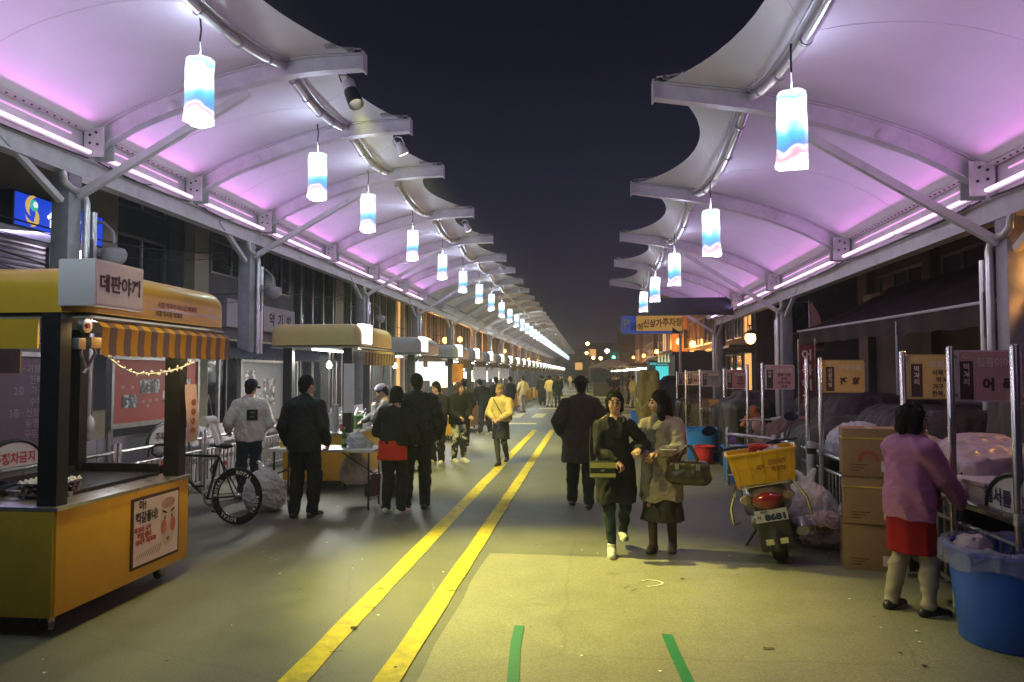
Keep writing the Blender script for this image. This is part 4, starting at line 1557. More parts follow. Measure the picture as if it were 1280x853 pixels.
MB().lathe([(.02, -.12), (.062, -.12), (.062, .12), (.02, .12)], (0, 0, 0), 18, 'y').build('roll', PAPER, t)
MB().grid(lambda u, v: (.06 + .10 * v + .02 * math.sin(u * 6), -.11 + .22 * u, -.02 - .26 * v), 6, 8, .002).build('loose_sheet', PAPER, t)
MB().tube([(0, -.12, 0), (0, .0, .32), (0, .12, 0)], .006, 5).build('cord', M_BEIGE, t)

# the other stalls along the road
ordw = ['cream-roofed food stall with lit sign beside the folding table', 'third food stall from the front, with pale roof behind the puffer-jacket man', 'fourth food stall from the front, behind the couple with a pot', 'fifth food stall from the front, behind the bending man',
        'sixth food stall from the front in the row', 'seventh food stall from the front in the row', 'eighth food stall from the front in the row', 'ninth food stall from the front in the row']
sy = [11.05, 15.15, 19.5, 22.6, 25.9, 29.3, 32.5, 35.8]
M_STA = mat('cream awning cloth', (.46, .36, .16), .75, 0, .1, 7)
M_STB = mat('brown awning cloth', (.20, .12, .07), .75, 0, .1, 7)
M_WHITEGLOW = emit('white stall tube', (1.0, 1.0, .95), 9)
lits = []
for i, y in enumerate(sy):
    T = stall(ordw[i], y, [M_CREAM, M_PALE][min(i, 1)], M_STA, M_STB, lit=True, counter_m=M_YCART)
    MB().box(-.75, -.70, .2, 1.6, 2.165, 2.19).build('ceiling_tube', M_WHITEGLOW, T)
    lits.append(T)
    li = lamp('AREA', 'stall_ceiling_light', (-4.3, y + .9, 2.155), 105, (1.0, .98, .88), size=.08)
    li.data.shape = 'RECTANGLE'
    li.data.size_y = 1.4
farst = []
y = 39.2
k = 0
while y < 104:
    c = copy_tree(lits[-1])
    c.location.y = y
    c['label'] = 'small far food stall in the receding lit row'
    if k % 2 == 0:
        li = lamp('AREA', 'stall_ceiling_light', (-4.3, y + .9, 2.155), 120, (1.0, .98, .88), size=.08)
        li.data.shape = 'RECTANGLE'
        li.data.size_y = 3
    y += 3.4
    k += 1


# goods on and under the stalls
def cup_stack(label, loc, n_=10, r=.038, m=WHITEPL):
    t = thing('cup_stack', label, 'cups', loc)
    b0 = None
    for k in range(n_):
        if b0 is None:
            b0 = MB().lathe([(r * .72, 0), (r, .09), (r * 1.06, .095), (r * 1.06, .10)], (0, 0, 0), 14, cap1=False).build('cup', m, t)
        else:
            c_ = b0.copy()
            COL.objects.link(c_)
            c_.location.z = k * .03
    return t


cup_stack('tall stack of white paper cups at the near corner of the second stall', (-3.72, 11.25, .887), 16, .05)
cup_stack('second tall stack of white cups deeper on the second stall worktop', (-3.95, 11.22, .887), 12, .055)
cup_stack('short stack of cups by the woman in the bandana', (-4.15, 11.5, .887), 7, .05)
t = thing('hand_basin', 'steel basin with ladles on the second stall worktop', 'basin', (-4.0, 12.1, .887))
MB().lathe([(.0, .01), (.16, .01), (.21, .15), (.225, .155), (.17, .0)], (0, 0, 0), 24, cap0=False, cap1=False).build('bowl', STEEL, t)
for a in (.2, 1.4, 2.6):
    MB().tube([(0, 0, .05), (.16 * math.cos(a), .16 * math.sin(a), .2), (.26 * math.cos(a), .26 * math.sin(a), .32)], .01, 6).build('ladle', STEEL, t)


def hung(label, loc, w, h_, m, rz=0):
    t = thing('hanging_sheet', label, 'menu sheet', loc, rz)
    MB().box(-.006, .006, -w / 2, w / 2, -h_, 0).build('sheet', m, t)
    MB().tube([(0, -w * .4, 0), (0, -w * .4, .14)], .004, 4).tube([(0, w * .4, 0), (0, w * .4, .14)], .004, 4).build('string', BLACKPL, t)
    return t


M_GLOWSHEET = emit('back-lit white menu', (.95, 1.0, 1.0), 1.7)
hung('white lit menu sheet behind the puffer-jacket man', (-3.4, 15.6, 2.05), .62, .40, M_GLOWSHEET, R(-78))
hung('tall white menu strip on the third stall post', (-3.55, 16.7, 2.05), .2, .55, PAPER, R(-80))
hung('orange menu strip on the fourth stall', (-3.5, 19.45, 2.05), .3, .5, mat('orange paper', (.55, .22, .06), .7), R(-80))
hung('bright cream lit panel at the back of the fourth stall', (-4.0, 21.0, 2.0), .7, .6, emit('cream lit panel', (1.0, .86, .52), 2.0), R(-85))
hung('white menu sheet on the fifth stall front', (-3.4, 22.7, 2.0), .4, .4, PAPER, R(-80))
hung('white menu sheet on the sixth stall front', (-3.4, 26.0, 2.0), .4, .4, PAPER, R(-80))
hung('white menu sheet on the seventh stall front', (-3.4, 29.4, 2.0), .4, .4, PAPER, R(-80))
hung('pale menu sheet on the second stall near front post', (-3.66, 11.0, 1.95), .16, .75, PAPER, R(-80))
colors = [(.5, .12, .08), (.6, .55, .5), (.12, .3, .1), (.55, .4, .1), (.5, .5, .55), (.4, .2, .1)]
wares = ['red sauce tub', 'white foam box', 'green bottle crate', 'yellow tray', 'pale steel pot', 'brown sauce pot']
for i, y in enumerate(sy[:5]):
    for k in range(5):
        ix = (i * 5 + k) % 6
        m = mat(f'ware {ix}', colors[ix], .45, 0, .15, 9)
        t = thing('food_tub', f'{wares[ix]} on the {["second", "third", "fourth", "fifth", "sixth"][i]} stall worktop{", nearer the road" if k % 2 else ", towards the back"}', 'tub', (-3.85 - .32 * (k % 2), y + .35 + k * .27, .887), k * .4)
        r = .09 + .02 * (k % 3)
        hh = .10 + .05 * ((k + i) % 3)
        MB().lathe([(r * .85, 0), (r, hh), (r * 1.08, hh + .005), (r * 1.08, hh + .02), (r * .95, hh + .02), (r * .93, hh - .04)], (0, 0, 0), 16, cap1=True).build('body', m, t)
        MB().tube([(-r, 0, hh), (0, 0, hh + .10), (r, 0, hh)], .006, 6).build('handle', DULLSTEEL, t)

# ------------------------------------------------------------------ folding table in front of the second stall
T = thing('folding_table', 'white folding table between the man in black and the second stall', 'table', (-3.55, 9.82, 0))
MB().box(-.74, .72, -.30, .30, .755, .795).build('tabletop', WHITEPL, T, bevel=.008)
for sx_ in (-.66, .64):
    for sy_ in (-.24, .24):
        MB().tube([(sx_, sy_, .755), (sx_, sy_, 0)], .013, 8).build('leg', DARKIRON, T)
    MB().tube([(sx_, -.24, .12), (sx_, .24, .12)], .011, 7).build('stretcher', DARKIRON, T)
    MB().tube([(sx_, 0, .45), (sx_ * .25, 0, .75)], .010, 7).tube([(sx_, -.24, .45), (sx_, .24, .45)], .010, 7).build('brace', DARKIRON, T)
t = thing('bottle', 'green glass bottle on the folding table', 'bottle', (-3.32, 9.80, .796))
MB().lathe([(.0, 0), (.034, 0), (.034, .14), (.028, .17), (.013, .20), (.013, .255), (.0, .255)], (0, 0, 0), 16, cap0=False, cap1=False).build('glass', mat('green glass', (.02, .22, .05), .15, 0, .1, 9), t)
MB().lathe([(.015, .25), (.015, .27), (.0, .272)], (0, 0, 0), 12, cap1=False).build('cap', REDINK, t)
MB().lathe([(.0345, .05), (.0345, .12)], (0, 0, 0), 16, cap0=False, cap1=False).build('bottle_label', mat('lime label', (.35, .5, .15), .6), t)
t = thing('paper_cup', 'single paper cup near the end of the folding table', 'cup', (-2.95, 9.78, .796))
MB().lathe([(.0, .002), (.028, 0), (.037, .085), (.040, .088), (.036, .083), (.0, .06)], (0, 0, 0), 16, cap0=False, cap1=False).build('cup', PAPER, t)
t = thing('yellow_cup', 'small yellow cup at the left end of the folding table', 'cup', (-4.17, 9.75, .796))
MB().lathe([(.0, .002), (.03, 0), (.042, .075), (.046, .08), (.0, .05)], (0, 0, 0), 16, cap0=False, cap1=False).build('cup', mat('yellow plastic', (.6, .4, .03), .4), t)


def bag(name, label, cat, loc, r, m, seed=0, flat=.0, handles=True, rz=0, h=.012, amp=.012, group=None):
    """crumpled plastic bag"""
    t = thing(name, label, cat, loc, rz, group)
    s = Sdf((-r[0] * 1.4, -r[1] * 1.4, -.02), (r[0] * 1.4, r[1] * 1.4, r[2] * 2.5), h)
    s.ell((0, 0, r[2] * .85), (r[0], r[1], r[2]), .02)
    s.ell((r[0] * .25, 0, r[2] * .5), (r[0] * .8, r[1] * .9, r[2] * .6), .06)
    s.ell((-r[0] * .3, r[1] * .1, r[2] * .55), (r[0] * .75, r[1] * .9, r[2] * .62), .06)
    if handles:
        s.cap((0, 0, r[2] * 1.7), (r[0] * .25, .0, r[2] * 2.2), r[0] * .22, r[0] * .10, .06)
        s.cap((0, 0, r[2] * 1.7), (-r[0] * .3, .0, r[2] * 2.15), r[0] * .2, r[0] * .10, .05)
    s.ripple(amp, 42, seed)
    s.ripple(amp * .6, 90, seed + 1)
    s.plane((0, 0, -1), 0)
    s.build('film', m, t)
    return t


M_BAGW = mat('translucent white film', (.62, .62, .66), .28, 0, .12, 7, .25, 30, spec=.7)
M_BAGP = mat('pinkish film', (.52, .42, .44), .3, 0, .15, 7, .25, 30, spec=.7)
bag('plastic_bag', 'knotted white carrier bag on the folding table', 'bag', (-3.14, 9.8, .796), (.13, .10, .11), M_BAGW, 3)
bag('plastic_bag', 'big clear rubbish bag on the ground behind the bicycle wheel', 'bag', (-4.28, 9.45, 0), (.26, .24, .29), M_BAGW, 9, h=.016)
t = bag('plastic_bag', 'pale pink bag hanging under the folding table', 'bag', (-3.22, 9.98, .28), (.20, .12, .22), M_BAGP, 12)
t = thing('road_cone', 'orange traffic cone behind the bicycle handlebar', 'cone', (-5.55, 9.2, 0))
MB().lathe([(.15, .03), (.13, .05), (.03, .66), (.0, .67)], (0, 0, 0), 18, cap0=False, cap1=False).build('cone', mat('orange plastic', (.65, .11, .03), .45), t)
MB().box(-.19, .19, -.19, .19, 0, .032).build('base', RUBBER, t, bevel=.01)
MB().lathe([(.105, .20), (.078, .34)], (0, 0, 0), 18, cap0=False, cap1=False).build('band', WHITEPL, t)
# banner hung beside the couple (blue, white and lime stripes) and steel trolley box under it
t = thing('hanging_banner', 'blue white and lime printed banner beside the woman holding a pot', 'banner', (-3.35, 14.05, 0))
for k, (z0, z1, c_) in enumerate(((.35, .55, (.55, .58, .62)), (.55, .72, (.55, .58, .05)), (.72, 1.05, (.16, .18, .42)), (1.05, 1.25, (.55, .58, .62)), (1.25, 1.4, (.50, .55, .05)))):
    MB().grid(lambda u, v: (-.25 + .5 * u, .03 * math.sin(u * 7), z0 + (z1 - z0) * v), 12, 2, .004).build('stripe', mat(f'banner {k}', c_, .6, 0, .1, 6), t)
MB().tube([(-.26, 0, 0), (-.26, 0, 1.45)], .012, 7).build('pole', DULLSTEEL, t)
MB().tube([(.26, 0, 0), (.26, 0, 1.45)], .012, 7).build('pole', DULLSTEEL, t)
t = thing('steel_box', 'low grey steel box on the road in front of the third stall', 'box', (-3.25, 13.55, 0))
MB().box(-.3, .22, -.25, .25, .12, .52).build('body', mat('grey tin', (.36, .34, .30), .45, .3, .2, 6), t, bevel=.02)
MB().box(-.31, .23, -.26, .26, .521, .545).build('lid', mat('grey tin', (.36, .34, .30), .45), t, bevel=.006)
for a in (-.2, .14):
    MB().box(a - .03, a + .03, -.2, .2, 0, .119).build('runner', DARKIRON, t)
t = thing('dark_crate', 'dark red crate on the ground behind the folding table legs', 'crate', (-3.0, 10.9, 0))
MB().box(-.3, .3, -.25, .25, .0, .30).build('body', mat('dark red box', (.13, .04, .035), .6, 0, .2, 6), t, bevel=.015)
MB().box(-.31, .31, -.26, .26, .301, .33).build('rim', mat('dark red box', (.13, .04, .035), .6), t)

# ------------------------------------------------------------------ bicycle behind the cart
def bicycle():
    T = thing('bicycle', 'black fixed-gear bicycle with deep lettered rims behind the yellow cart', 'bicycle', (-4.20, 8.50, 0), R(172))
    M_TYRE, M_RIM = RUBBER, mat('black deep rim', (.02, .02, .022), .35)
    wb = 1.0
    for wx in (0, wb):
        W = MB().tube([(wx + .325 * math.cos(a), 0, .337 + .325 * math.sin(a)) for a in [2 * PI * k / 40 for k in range(40)]], .014, 8, closed=True).build('wheel', M_TYRE, T)
        rim = MB()
        rim.lathe([(.312, -.012), (.27, -.014), (.248, -.003), (.248, .003), (.27, .014), (.312, .012)], (wx, 0, .337), 40, 'y', cap0=False, cap1=False)
        rim.build('rim', M_RIM, W)
        sp = MB()
        for k in range(18):
            a = 2 * PI * k / 18
            s_ = 1 if k % 2 else -1
            sp.tube([(wx + .02 * math.cos(a + .8 * s_), .025 * s_, .337 + .02 * math.sin(a + .8 * s_)), (wx + .25 * math.cos(a), 0, .337 + .25 * math.sin(a))], .0013, 3, cap=False)
        sp.build('spoke', DULLSTEEL, W, kind='stuff')
        MB().lathe([(.018, -.05), (.028, -.03), (.028, .03), (.018, .05)], (wx, 0, .337), 12, 'y').build('hub', DULLSTEEL, W)
        for a0 in (R(20), R(110), R(200), R(290)):
            for sd in (1, -1):
                for ci, ch in enumerate('ROYAL'):
                    a = a0 - (ci - 2) * .16 * 1
                    c_, s_ = math.cos(a), math.sin(a)
                    if sd == 1:
                        a = a0 + (ci - 2) * .17
                        c_, s_ = math.cos(a), math.sin(a)
                        text(ch, .056, WHITEINK, (wx + .281 * c_, .0165, .337 + .281 * s_), (-s_, 0, c_), (c_, 0, s_), W, .003, 'rim_letter')
    fr = MB()
    bb = (.40, 0, .29)
    st = (.27, 0, .80)
    hd, hd2 = (.86, 0, .80), (.89, 0, .68)
    fr.tube([bb, st], .016, 8).tube([st, hd], .016, 8).tube([bb, hd2], .019, 8).tube([hd2, hd], .019, 8)
    for s_ in (-1, 1):
        fr.tube([bb, (0, .055 * s_, .337)], .010, 7).tube([st, (0, .055 * s_, .337)], .009, 7)
    fr.build('frame', BLACKMETAL, T)
    f = MB()
    for s_ in (-1, 1):
        f.tube([hd2, (.90, .045 * s_, .62), (wb, .045 * s_, .337)], .012, 7)
    f.build('fork', BLACKMETAL, T)
    MB().tube([st, (.245, 0, .90)], .013, 8).build('seat_post', DULLSTEEL, T)
    s = Sdf((-.05, -.12, .85), (.45, .12, 1.0), .008)
    s.cap((.18, 0, .925), (.38, 0, .925), .05, .022, .02, (1, 1, 1.5)).ell((.16, 0, .93), (.08, .075, .025), .03)
    s.build('saddle', BLACKPL, T)
    MB().tube([hd, (.85, 0, .90), (.90, 0, .93)], .014, 8).build('stem', BLACKMETAL, T)
    h = MB()
    for s_ in (-1, 1):
        h.tube([(.90, 0, .93), (.91, .17 * s_, .93), (.98, .20 * s_, .93), (1.04, .205 * s_, .90), (1.04, .205 * s_, .83), (.97, .205 * s_, .79), (.90, .205 * s_, .79)], .014, 8)
    h.build('handlebar', BLACKPL, T)
    for s_ in (-1, 1):
        MB().tube([(1.04, .20 * s_, .91), (1.09, .2 * s_, .87), (1.10, .2 * s_, .78)], .009, 6).build('brake_lever', BLACKMETAL, T)
    MB().lathe([(.07, -.004), (.095, -.003), (.095, .003), (.07, .004)], (.40, -.05, .29), 26, 'y', cap0=False, cap1=False).build('chainring', DULLSTEEL, T)
    for a, sd in ((R(-110), -1), (R(70), 1)):
        e_ = (.40 + .17 * math.cos(a), .075 * sd, .29 + .17 * math.sin(a))
        MB().tube([(.40, .06 * sd, .29), e_], .010, 7).build('crank', DULLSTEEL, T)
        MB().box(e_[0] - .045, e_[0] + .045, min(e_[1], e_[1] + .09 * sd), max(e_[1], e_[1] + .09 * sd), e_[2] - .012, e_[2] + .012).build('pedal', BLACKPL, T)
    MB().tube([(.40 + .095 * math.cos(a), -.05, .29 + .095 * math.sin(a)) for a in (R(90), R(150))] + [(0, -.05, .37), (-.03, -.05, .337), (0, -.05, .305)] + [(.40 + .095 * math.cos(a), -.05, .29 + .095 * math.sin(a)) for a in (R(210), R(270))], .006, 5).build('chain', DARKIRON, T)
    MB().lathe([(.0, -.03), (.028, -.03), (.03, .0), (.0, .012)], (.20, 0, .72), 12, 'x', cap0=False, cap1=False).build('rear_light', REDINK, T)
    MB().tube([(.30, .0, .75), (.27, .09, .70), (.30, .06, .60), (.38, .0, .64), (.36, -.07, .72), (.30, -.04, .75)], .012, 7).build('cable_lock', BLACKPL, T)
    T.rotation_euler = (R(3), 0, R(173))
    return T


bicycle()

# bare bulbs and lit cards at the stall backs
M_BULB = emit('bare white bulb', (1.0, 1.0, .94), 24)
bl = [('bare white bulb hanging at the second stall by the bandana', -4.3, 11.9, 1.95), ('bare white bulb at the third stall', -4.2, 15.7, 1.98), ('bare white bulb at the far end of the third stall', -3.9, 16.8, 1.9), ('bare white bulb at the fourth stall', -4.2, 19.9, 1.98), ('second bare white bulb at the fourth stall', -3.8, 20.8, 1.85),
      ('bare white bulb at the fifth stall', -4.0, 23.2, 1.95), ('bare white bulb at the sixth stall', -4.0, 26.6, 1.95), ('bare white bulb at the seventh stall', -3.9, 30.0, 1.95), ('bare white bulb at the eighth stall', -3.9, 33.2, 1.95)]
for lab, x, y, z in bl:
    t = thing('hanging_bulb', lab, 'bulb', (x, y, z), group='bare bulbs under the stall roofs')
    MB().lathe([(.012, .05), (.03, .03), (.045, -.02), (.03, -.06), (.0, -.07)], (0, 0, 0), 10, cap1=False).build('bulb', M_BULB, t)
    MB().tube([(0, 0, .05), (0, 0, 2.19 - z)], .005, 4).build('cord', BLACKPL, t)
lc = [('small lit white card at the fifth stall back', -4.2, 23.6, 1.85, .5, .35), ('lit white card at the sixth stall back', -4.2, 27.0, 1.9, .6, .4), ('lit cream card at the seventh stall back', -4.1, 30.3, 1.9, .6, .45), ('lit white card at the eighth stall back', -4.1, 33.5, 1.9, .6, .4)]
for i, (lab, x, y, z, w, h_) in enumerate(lc):
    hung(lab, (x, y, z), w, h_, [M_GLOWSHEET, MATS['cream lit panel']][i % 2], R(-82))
# ------------------------------------------------------------------ people
SKIN = mat('skin', (0.46, 0.27, 0.19), 0.5, 0, 0.07, 14, 0.08, 90, spec=.4)
HAIR = mat('black hair', (0.006, 0.005, 0.005), 0.6, 0, 0.4, 40, 0.5, 120, spec=.15)
HAIRB = mat('dark brown hair', (0.03, 0.015, 0.010), 0.55, 0, 0.4, 40, 0.6, 120)
EYE = mat('dark eye', (0.012, 0.01, 0.01), 0.2)
LIPM = mat('lips', (0.30, 0.09, 0.08), 0.45, 0, .08, 20)


def ik(a, b, l1, l2, pole):
    """joint between a and b for limb lengths l1, l2, bent towards pole"""
    a, b = Vector(a), Vector(b)
    d = b - a
    L_ = min(d.length, (l1 + l2) * .999)
    dn = d.normalized()
    x = (l1 * l1 - l2 * l2 + L_ * L_) / (2 * L_)
    h = math.sqrt(max(0, l1 * l1 - x * x))
    p = Vector(pole)
    p = p - dn * p.dot(dn)
    p.normalize()
    return a + dn * x + p * h, a + dn * L_


class Fig:
    """a person in local space: facing -y, feet on z = 0, the person's right hand at -x"""

    def __init__(self, label, loc, rz, H=1.65, lean=0, hands=None, feet=None, head=(0, 0), poles=None, h=.009, wide=1.0, twist=0, group=None, grip=(0.6, 0.6), hip=0.0):
        s = self.s = H / 1.715
        self.h = h
        self.T = thing('person', label, 'person', loc, rz, group)
        a = R(lean)
        hipc = Vector((0, hip, .93 * s))
        u = Vector((0, -math.sin(a), math.cos(a)))
        self.u = u
        self.pel = hipc
        self.chest = hipc + u * .44 * s
        self.neck = hipc + u * .51 * s
        self.w = wide
        hm = Euler((R(head[1]) + a * .45, 0, R(head[0]))).to_matrix()
        self.hm = hm
        upn = (u + Vector((0, 0, 1))).normalized()
        self.hc = self.neck + upn * .075 * s + hm @ Vector((0, -.022, .095)) * s
        sw = .165 * s * wide
        tw = Euler((0, 0, R(twist))).to_matrix()
        self.tw = tw
        self.sh = {sd: self.chest - u * .010 * s + tw @ Vector((sd * sw, .01, 0)) for sd in (-1, 1)}
        hands = hands or {}
        poles = poles or {}
        feet = feet or {}
        self.el, self.wr, self.kn, self.an, self.lift, self.yaw = {}, {}, {}, {}, {}, {}
        for sd in (-1, 1):
            t = Vector(hands.get(sd, (sd * .25, -.05, .86))) * 1.0
            t = Vector((t.x * s, t.y * s, t.z * s))
            self.el[sd], self.wr[sd] = ik(self.sh[sd], t, .275 * s, .25 * s, poles.get(sd, (sd * .5, .9, -.2)))
            fx, fy, fl, yw = feet.get(sd, (sd * .10, 0, 0, 0))
            an = Vector((fx * s, fy * s, .085 * s + fl))
            hj = hipc + Vector((sd * .085 * s, 0, -.02 * s))
            self.kn[sd], self.an[sd] = ik(hj, an, .425 * s, .415 * s, (sd * .05 + math.sin(R(yw)) * .3, -1, 0))
            self.lift[sd] = fl
            self.yaw[sd] = yw
        self.hj = {sd: hipc + Vector((sd * .085 * s, 0, -.02 * s)) for sd in (-1, 1)}
        self.grip = grip

    def field(self, extra=.14):
        s = self.s
        pts = [self.pel, self.chest, self.neck, self.hc] + [d[k] for d in (self.el, self.wr, self.kn, self.an, self.sh) for k in (-1, 1)]
        lo = np.min([np.array(p) for p in pts], 0) - np.array([.24, .26, .02])
        hi = np.max([np.array(p) for p in pts], 0) + np.array([.24, .24, .2])
        lo[2] = -.02
        return Sdf(lo, hi, self.h)

    def hv(self, v):
        return self.hc + self.hm @ Vector(v) * self.s

    def body(self, skin=SKIN, legs=True, face=True):
        s, f = self.s, self.field()
        hm = self.hm
        f.ell(self.hv((0, .012, .025)), (.073 * s, .092 * s, .092 * s), .02, hm)
        f.ell(self.hv((0, -.025, -.045)), (.058 * s, .066 * s, .070 * s), .035, hm)
        f.ell(self.hv((0, -.062, -.092)), (.028 * s, .022 * s, .022 * s), .025, hm)
        f.cap(self.hv((0, -.088, .012)), self.hv((0, -.106, -.028)), .009 * s, .014 * s, .012)
        f.ell(self.hv((0, -.090, -.066)), (.024 * s, .010 * s, .010 * s), .008, hm)
        for sd in (-1, 1):
            f.ell(self.hv((sd * .074, .01, -.012)), (.010 * s, .020 * s, .030 * s), .008, hm)
            f.ell(self.hv((sd * .032, -.066, -.03)), (.024 * s, .02 * s, .02 * s), .02, hm)
            f.ell(self.hv((sd * .030, -.085, .008)), (.014 * s, .010 * s, .009 * s), .008, hm, op='s')
        f.cap(self.neck - self.u * .02 * s, self.hv((0, .02, -.06)), .053 * s, .050 * s, .03)
        f.cap(self.pel, self.chest, .115 * s, .125 * s, .04, (.8, 1.15, 1))
        for sd in (-1, 1):
            f.cap(self.neck - self.u * .03 * s, self.sh[sd], .05 * s, .05 * s, .05)
            f.cap(self.sh[sd], self.el[sd], .047 * s, .037 * s, .03)
            f.cap(self.el[sd], self.wr[sd], .037 * s, .025 * s, .02)
            self.hand(f, sd)
            if legs:
                f.cap(self.hj[sd], self.kn[sd], .078 * s, .052 * s, .04)
                f.cap(self.kn[sd], self.an[sd], .052 * s, .034 * s, .03)
                kx = (self.kn[sd] * .65 + self.an[sd] * .35) + Vector((0, .022 * s, 0))
                f.ell(kx, (.046 * s, .048 * s, .10 * s), .04)
                d = Euler((0, 0, R(self.yaw[sd]))).to_matrix() @ Vector((0, -1, 0))
                f.cap(self.an[sd] - Vector((0, 0, .05 * s)) - d * .03 * s, self.an[sd] + d * .13 * s - Vector((0, 0, .058 * s)), .034 * s, .026 * s, .03)
        o = f.build('body', skin, self.T)
        if face:
            for sd in (-1, 1):
                e_ = MB().lathe([(.001, -.011 * s), (.009 * s, -.007 * s), (.012 * s, 0), (.009 * s, .007 * s), (.001, .011 * s)], self.hv((sd * .031, -.080, .006)), 10)
                e_.build('eye', EYE, self.T)
                c_ = [self.hv((sd * (.013 + .012 * k), -.094 + .004 * k * k * .6, .030 + .004 * math.sin(k))) for k in range(4)]
                MB().tube(c_, .004 * s, 5).build('eyebrow', HAIR, self.T)
            MB().tube([self.hv((-.024, -.088, -.066)), self.hv((-.010, -.098, -.063)), self.hv((0, -.099, -.065)), self.hv((.010, -.098, -.063)), self.hv((.024, -.088, -.066))], [.002 * s, .006 * s, .006 * s, .006 * s, .002 * s], 6).build('mouth', LIPM, self.T)
        return o

    def hand(self, f, sd):
        s = self.s
        wr, el = self.wr[sd], self.el[sd]
        d = (wr - el).normalized()
        # palm faces inwards/down; side axis carries the fingers
        inward = Vector((-sd, 0, 0)) if abs(d.x) < .8 else Vector((0, 0, -1))
        n = (inward - d * inward.dot(d)).normalized()
        if abs(d.z) < .5:
            n = Vector((0, 0, -1)) - d * Vector((0, 0, -1)).dot(d)
            n.normalize()
        side = d.cross(n).normalized()
        if side.dot(Vector((0, -1, 0)) if abs(d.y) < .7 else Vector((-sd, 0, 0))) < 0:
            side = -side      # towards the thumb
        R3 = [[side.x, d.x, n.x], [side.y, d.y, n.y], [side.z, d.z, n.z]]
        pc = wr + d * .05 * s
        f.ell(pc, (.040 * s, .052 * s, .018 * s), .015, R3)
        f.cap(wr - d * .01 * s, wr + d * .03 * s, .024 * s, .026 * s, .02)
        g = self.grip[0 if sd < 0 else 1]
        fr = max(.0085 * s, self.h * .95)
        for i, (off, ln) in enumerate(((.030, .072), (.010, .080), (-.010, .074), (-.029, .058))):
            b = wr + d * .088 * s + side * off * s * 1.08
            a1 = R(20 + 45 * g + 4 * i)
            a2 = a1 + R(20 + 50 * g)
            m_ = b + (d * math.cos(a1) + n * math.sin(a1)) * ln * .5 * s
            e_ = m_ + (d * math.cos(a2) + n * math.sin(a2)) * ln * .5 * s
            f.cap(b, m_, fr, fr * .95, .006)
            f.cap(m_, e_, fr * .95, fr * .8, .004)
        tb = wr + d * .03 * s + side * .034 * s
        tm = tb + (d * .6 + side * .65 + n * .35).normalized() * .035 * s
        te = tm + (d * .85 + side * .1 + n * .4).normalized() * .032 * s
        f.cap(tb, tm, fr * 1.2, fr * 1.05, .01)
        f.cap(tm, te, fr * 1.05, fr * .85, .006)

    def top(self, name, m, hem=.80, fat=.0, slv=.0, collar=True, flare=.0, hood=False, ripple=.006, freq=26, seed=1, cuff=.02, belly=0.0, boxy=0.0):
        """jacket, coat or jumper: torso, sleeves down to the wrist, hem height in metres at 1.715 m"""
        s, f = self.s, self.field()
        u = self.u
        wd = .16 + fat
        f.cap(self.pel + u * .02 * s, self.pel + u * .2 * s, (.128 + fat) * s, (.112 + fat) * s, .05, (.80 / self.w, 1.08, 1))
        f.cap(self.pel + u * .2 * s, self.chest - u * .04 * s, (.112 + fat) * s, (.132 + fat) * s, .05, (.80 / self.w, 1.08, 1))
        for sd in (-1, 1):
            f.cap(self.neck - u * .035 * s, self.sh[sd] - u * .005 * s, (.062 + fat * .4) * s, (.058 + fat * .4) * s, .05)
            f.cap(self.sh[sd], self.el[sd], (.064 + fat * .55 + slv) * s, (.053 + fat * .45 + slv) * s, .016)
            d = (self.wr[sd] - self.el[sd]).normalized()
            f.cap(self.el[sd], self.wr[sd] - d * cuff * s, (.053 + fat * .45 + slv) * s, (.041 + fat * .3 + slv * .6) * s, .010)
        # skirt of the garment down to the hem
        hz = hem * s
        if hz < self.pel.z + .05:
            lowc = Vector((0, self.pel.y + .0, hz - .05))
            f.cap(self.pel + u * .05 * s, lowc, (.125 + fat) * s, (.130 + fat + flare) * s, .06, (.78, 1.05, 1))
            if flare or hz < .62 * s:
                for sd in (-1, 1):
                    k = (self.pel.z - hz) / (self.pel.z - self.kn[sd].z)
                    q = self.hj[sd].lerp(self.kn[sd], min(1.15, k + .1))
                    f.cap(self.hj[sd], q, (.11 + fat) * s, (.105 + fat + flare * .5) * s, .07)
        if belly:
            f.ell(self.pel + u * .15 * s + Vector((0, -.07, 0)), ((.13 + belly) * s, (.10 + belly) * s, .17 * s), .05)
        if collar:
            f.cap(self.neck - u * .005 * s + Vector((0, .004, 0)), self.neck + u * .030 * s + Vector((0, -.004, 0)), .072 * s, .066 * s, .02)
            f.cap(self.neck + u * .03 * s - Vector((0, .03, 0)) * s, self.neck + u * .13 * s - Vector((0, .06, 0)) * s, .056 * s, .06 * s, .008, op='s')
        if hood:
            f.ell(self.neck + Vector((0, .085, .0)) * s, (.10 * s, .06 * s, .075 * s), .03)
        if ripple:
            f.ripple(ripple, freq, seed, (1, 1, .6))
            f.ripple(ripple * .5, freq * 2.3, seed + 50, (1, .8, 1))
        # cut to the hem and clear the hands
        n = Vector((0, 0, -1))
        Z = f.ax[2][None, None, :]
        X = f.ax[0][:, None, None]
        Y = f.ax[1][None, :, None]
        cut = (hz - Z) + .010 * np.sin(23 * X + seed) + .008 * np.sin(31 * Y + 17 * X + seed)
        # only the torso column is cut, sleeves may hang lower
        wcol = np.abs(X) < (.235 * s * self.w + fat)
        low = min(self.wr[-1].z, self.wr[1].z) + .02
        cutmask = wcol | (Z < low - .02)
        f.a = np.where(cutmask, np.maximum(f.a, cut.astype(np.float32)), f.a).astype(np.float32)
        return f.build(name, m, self.T)

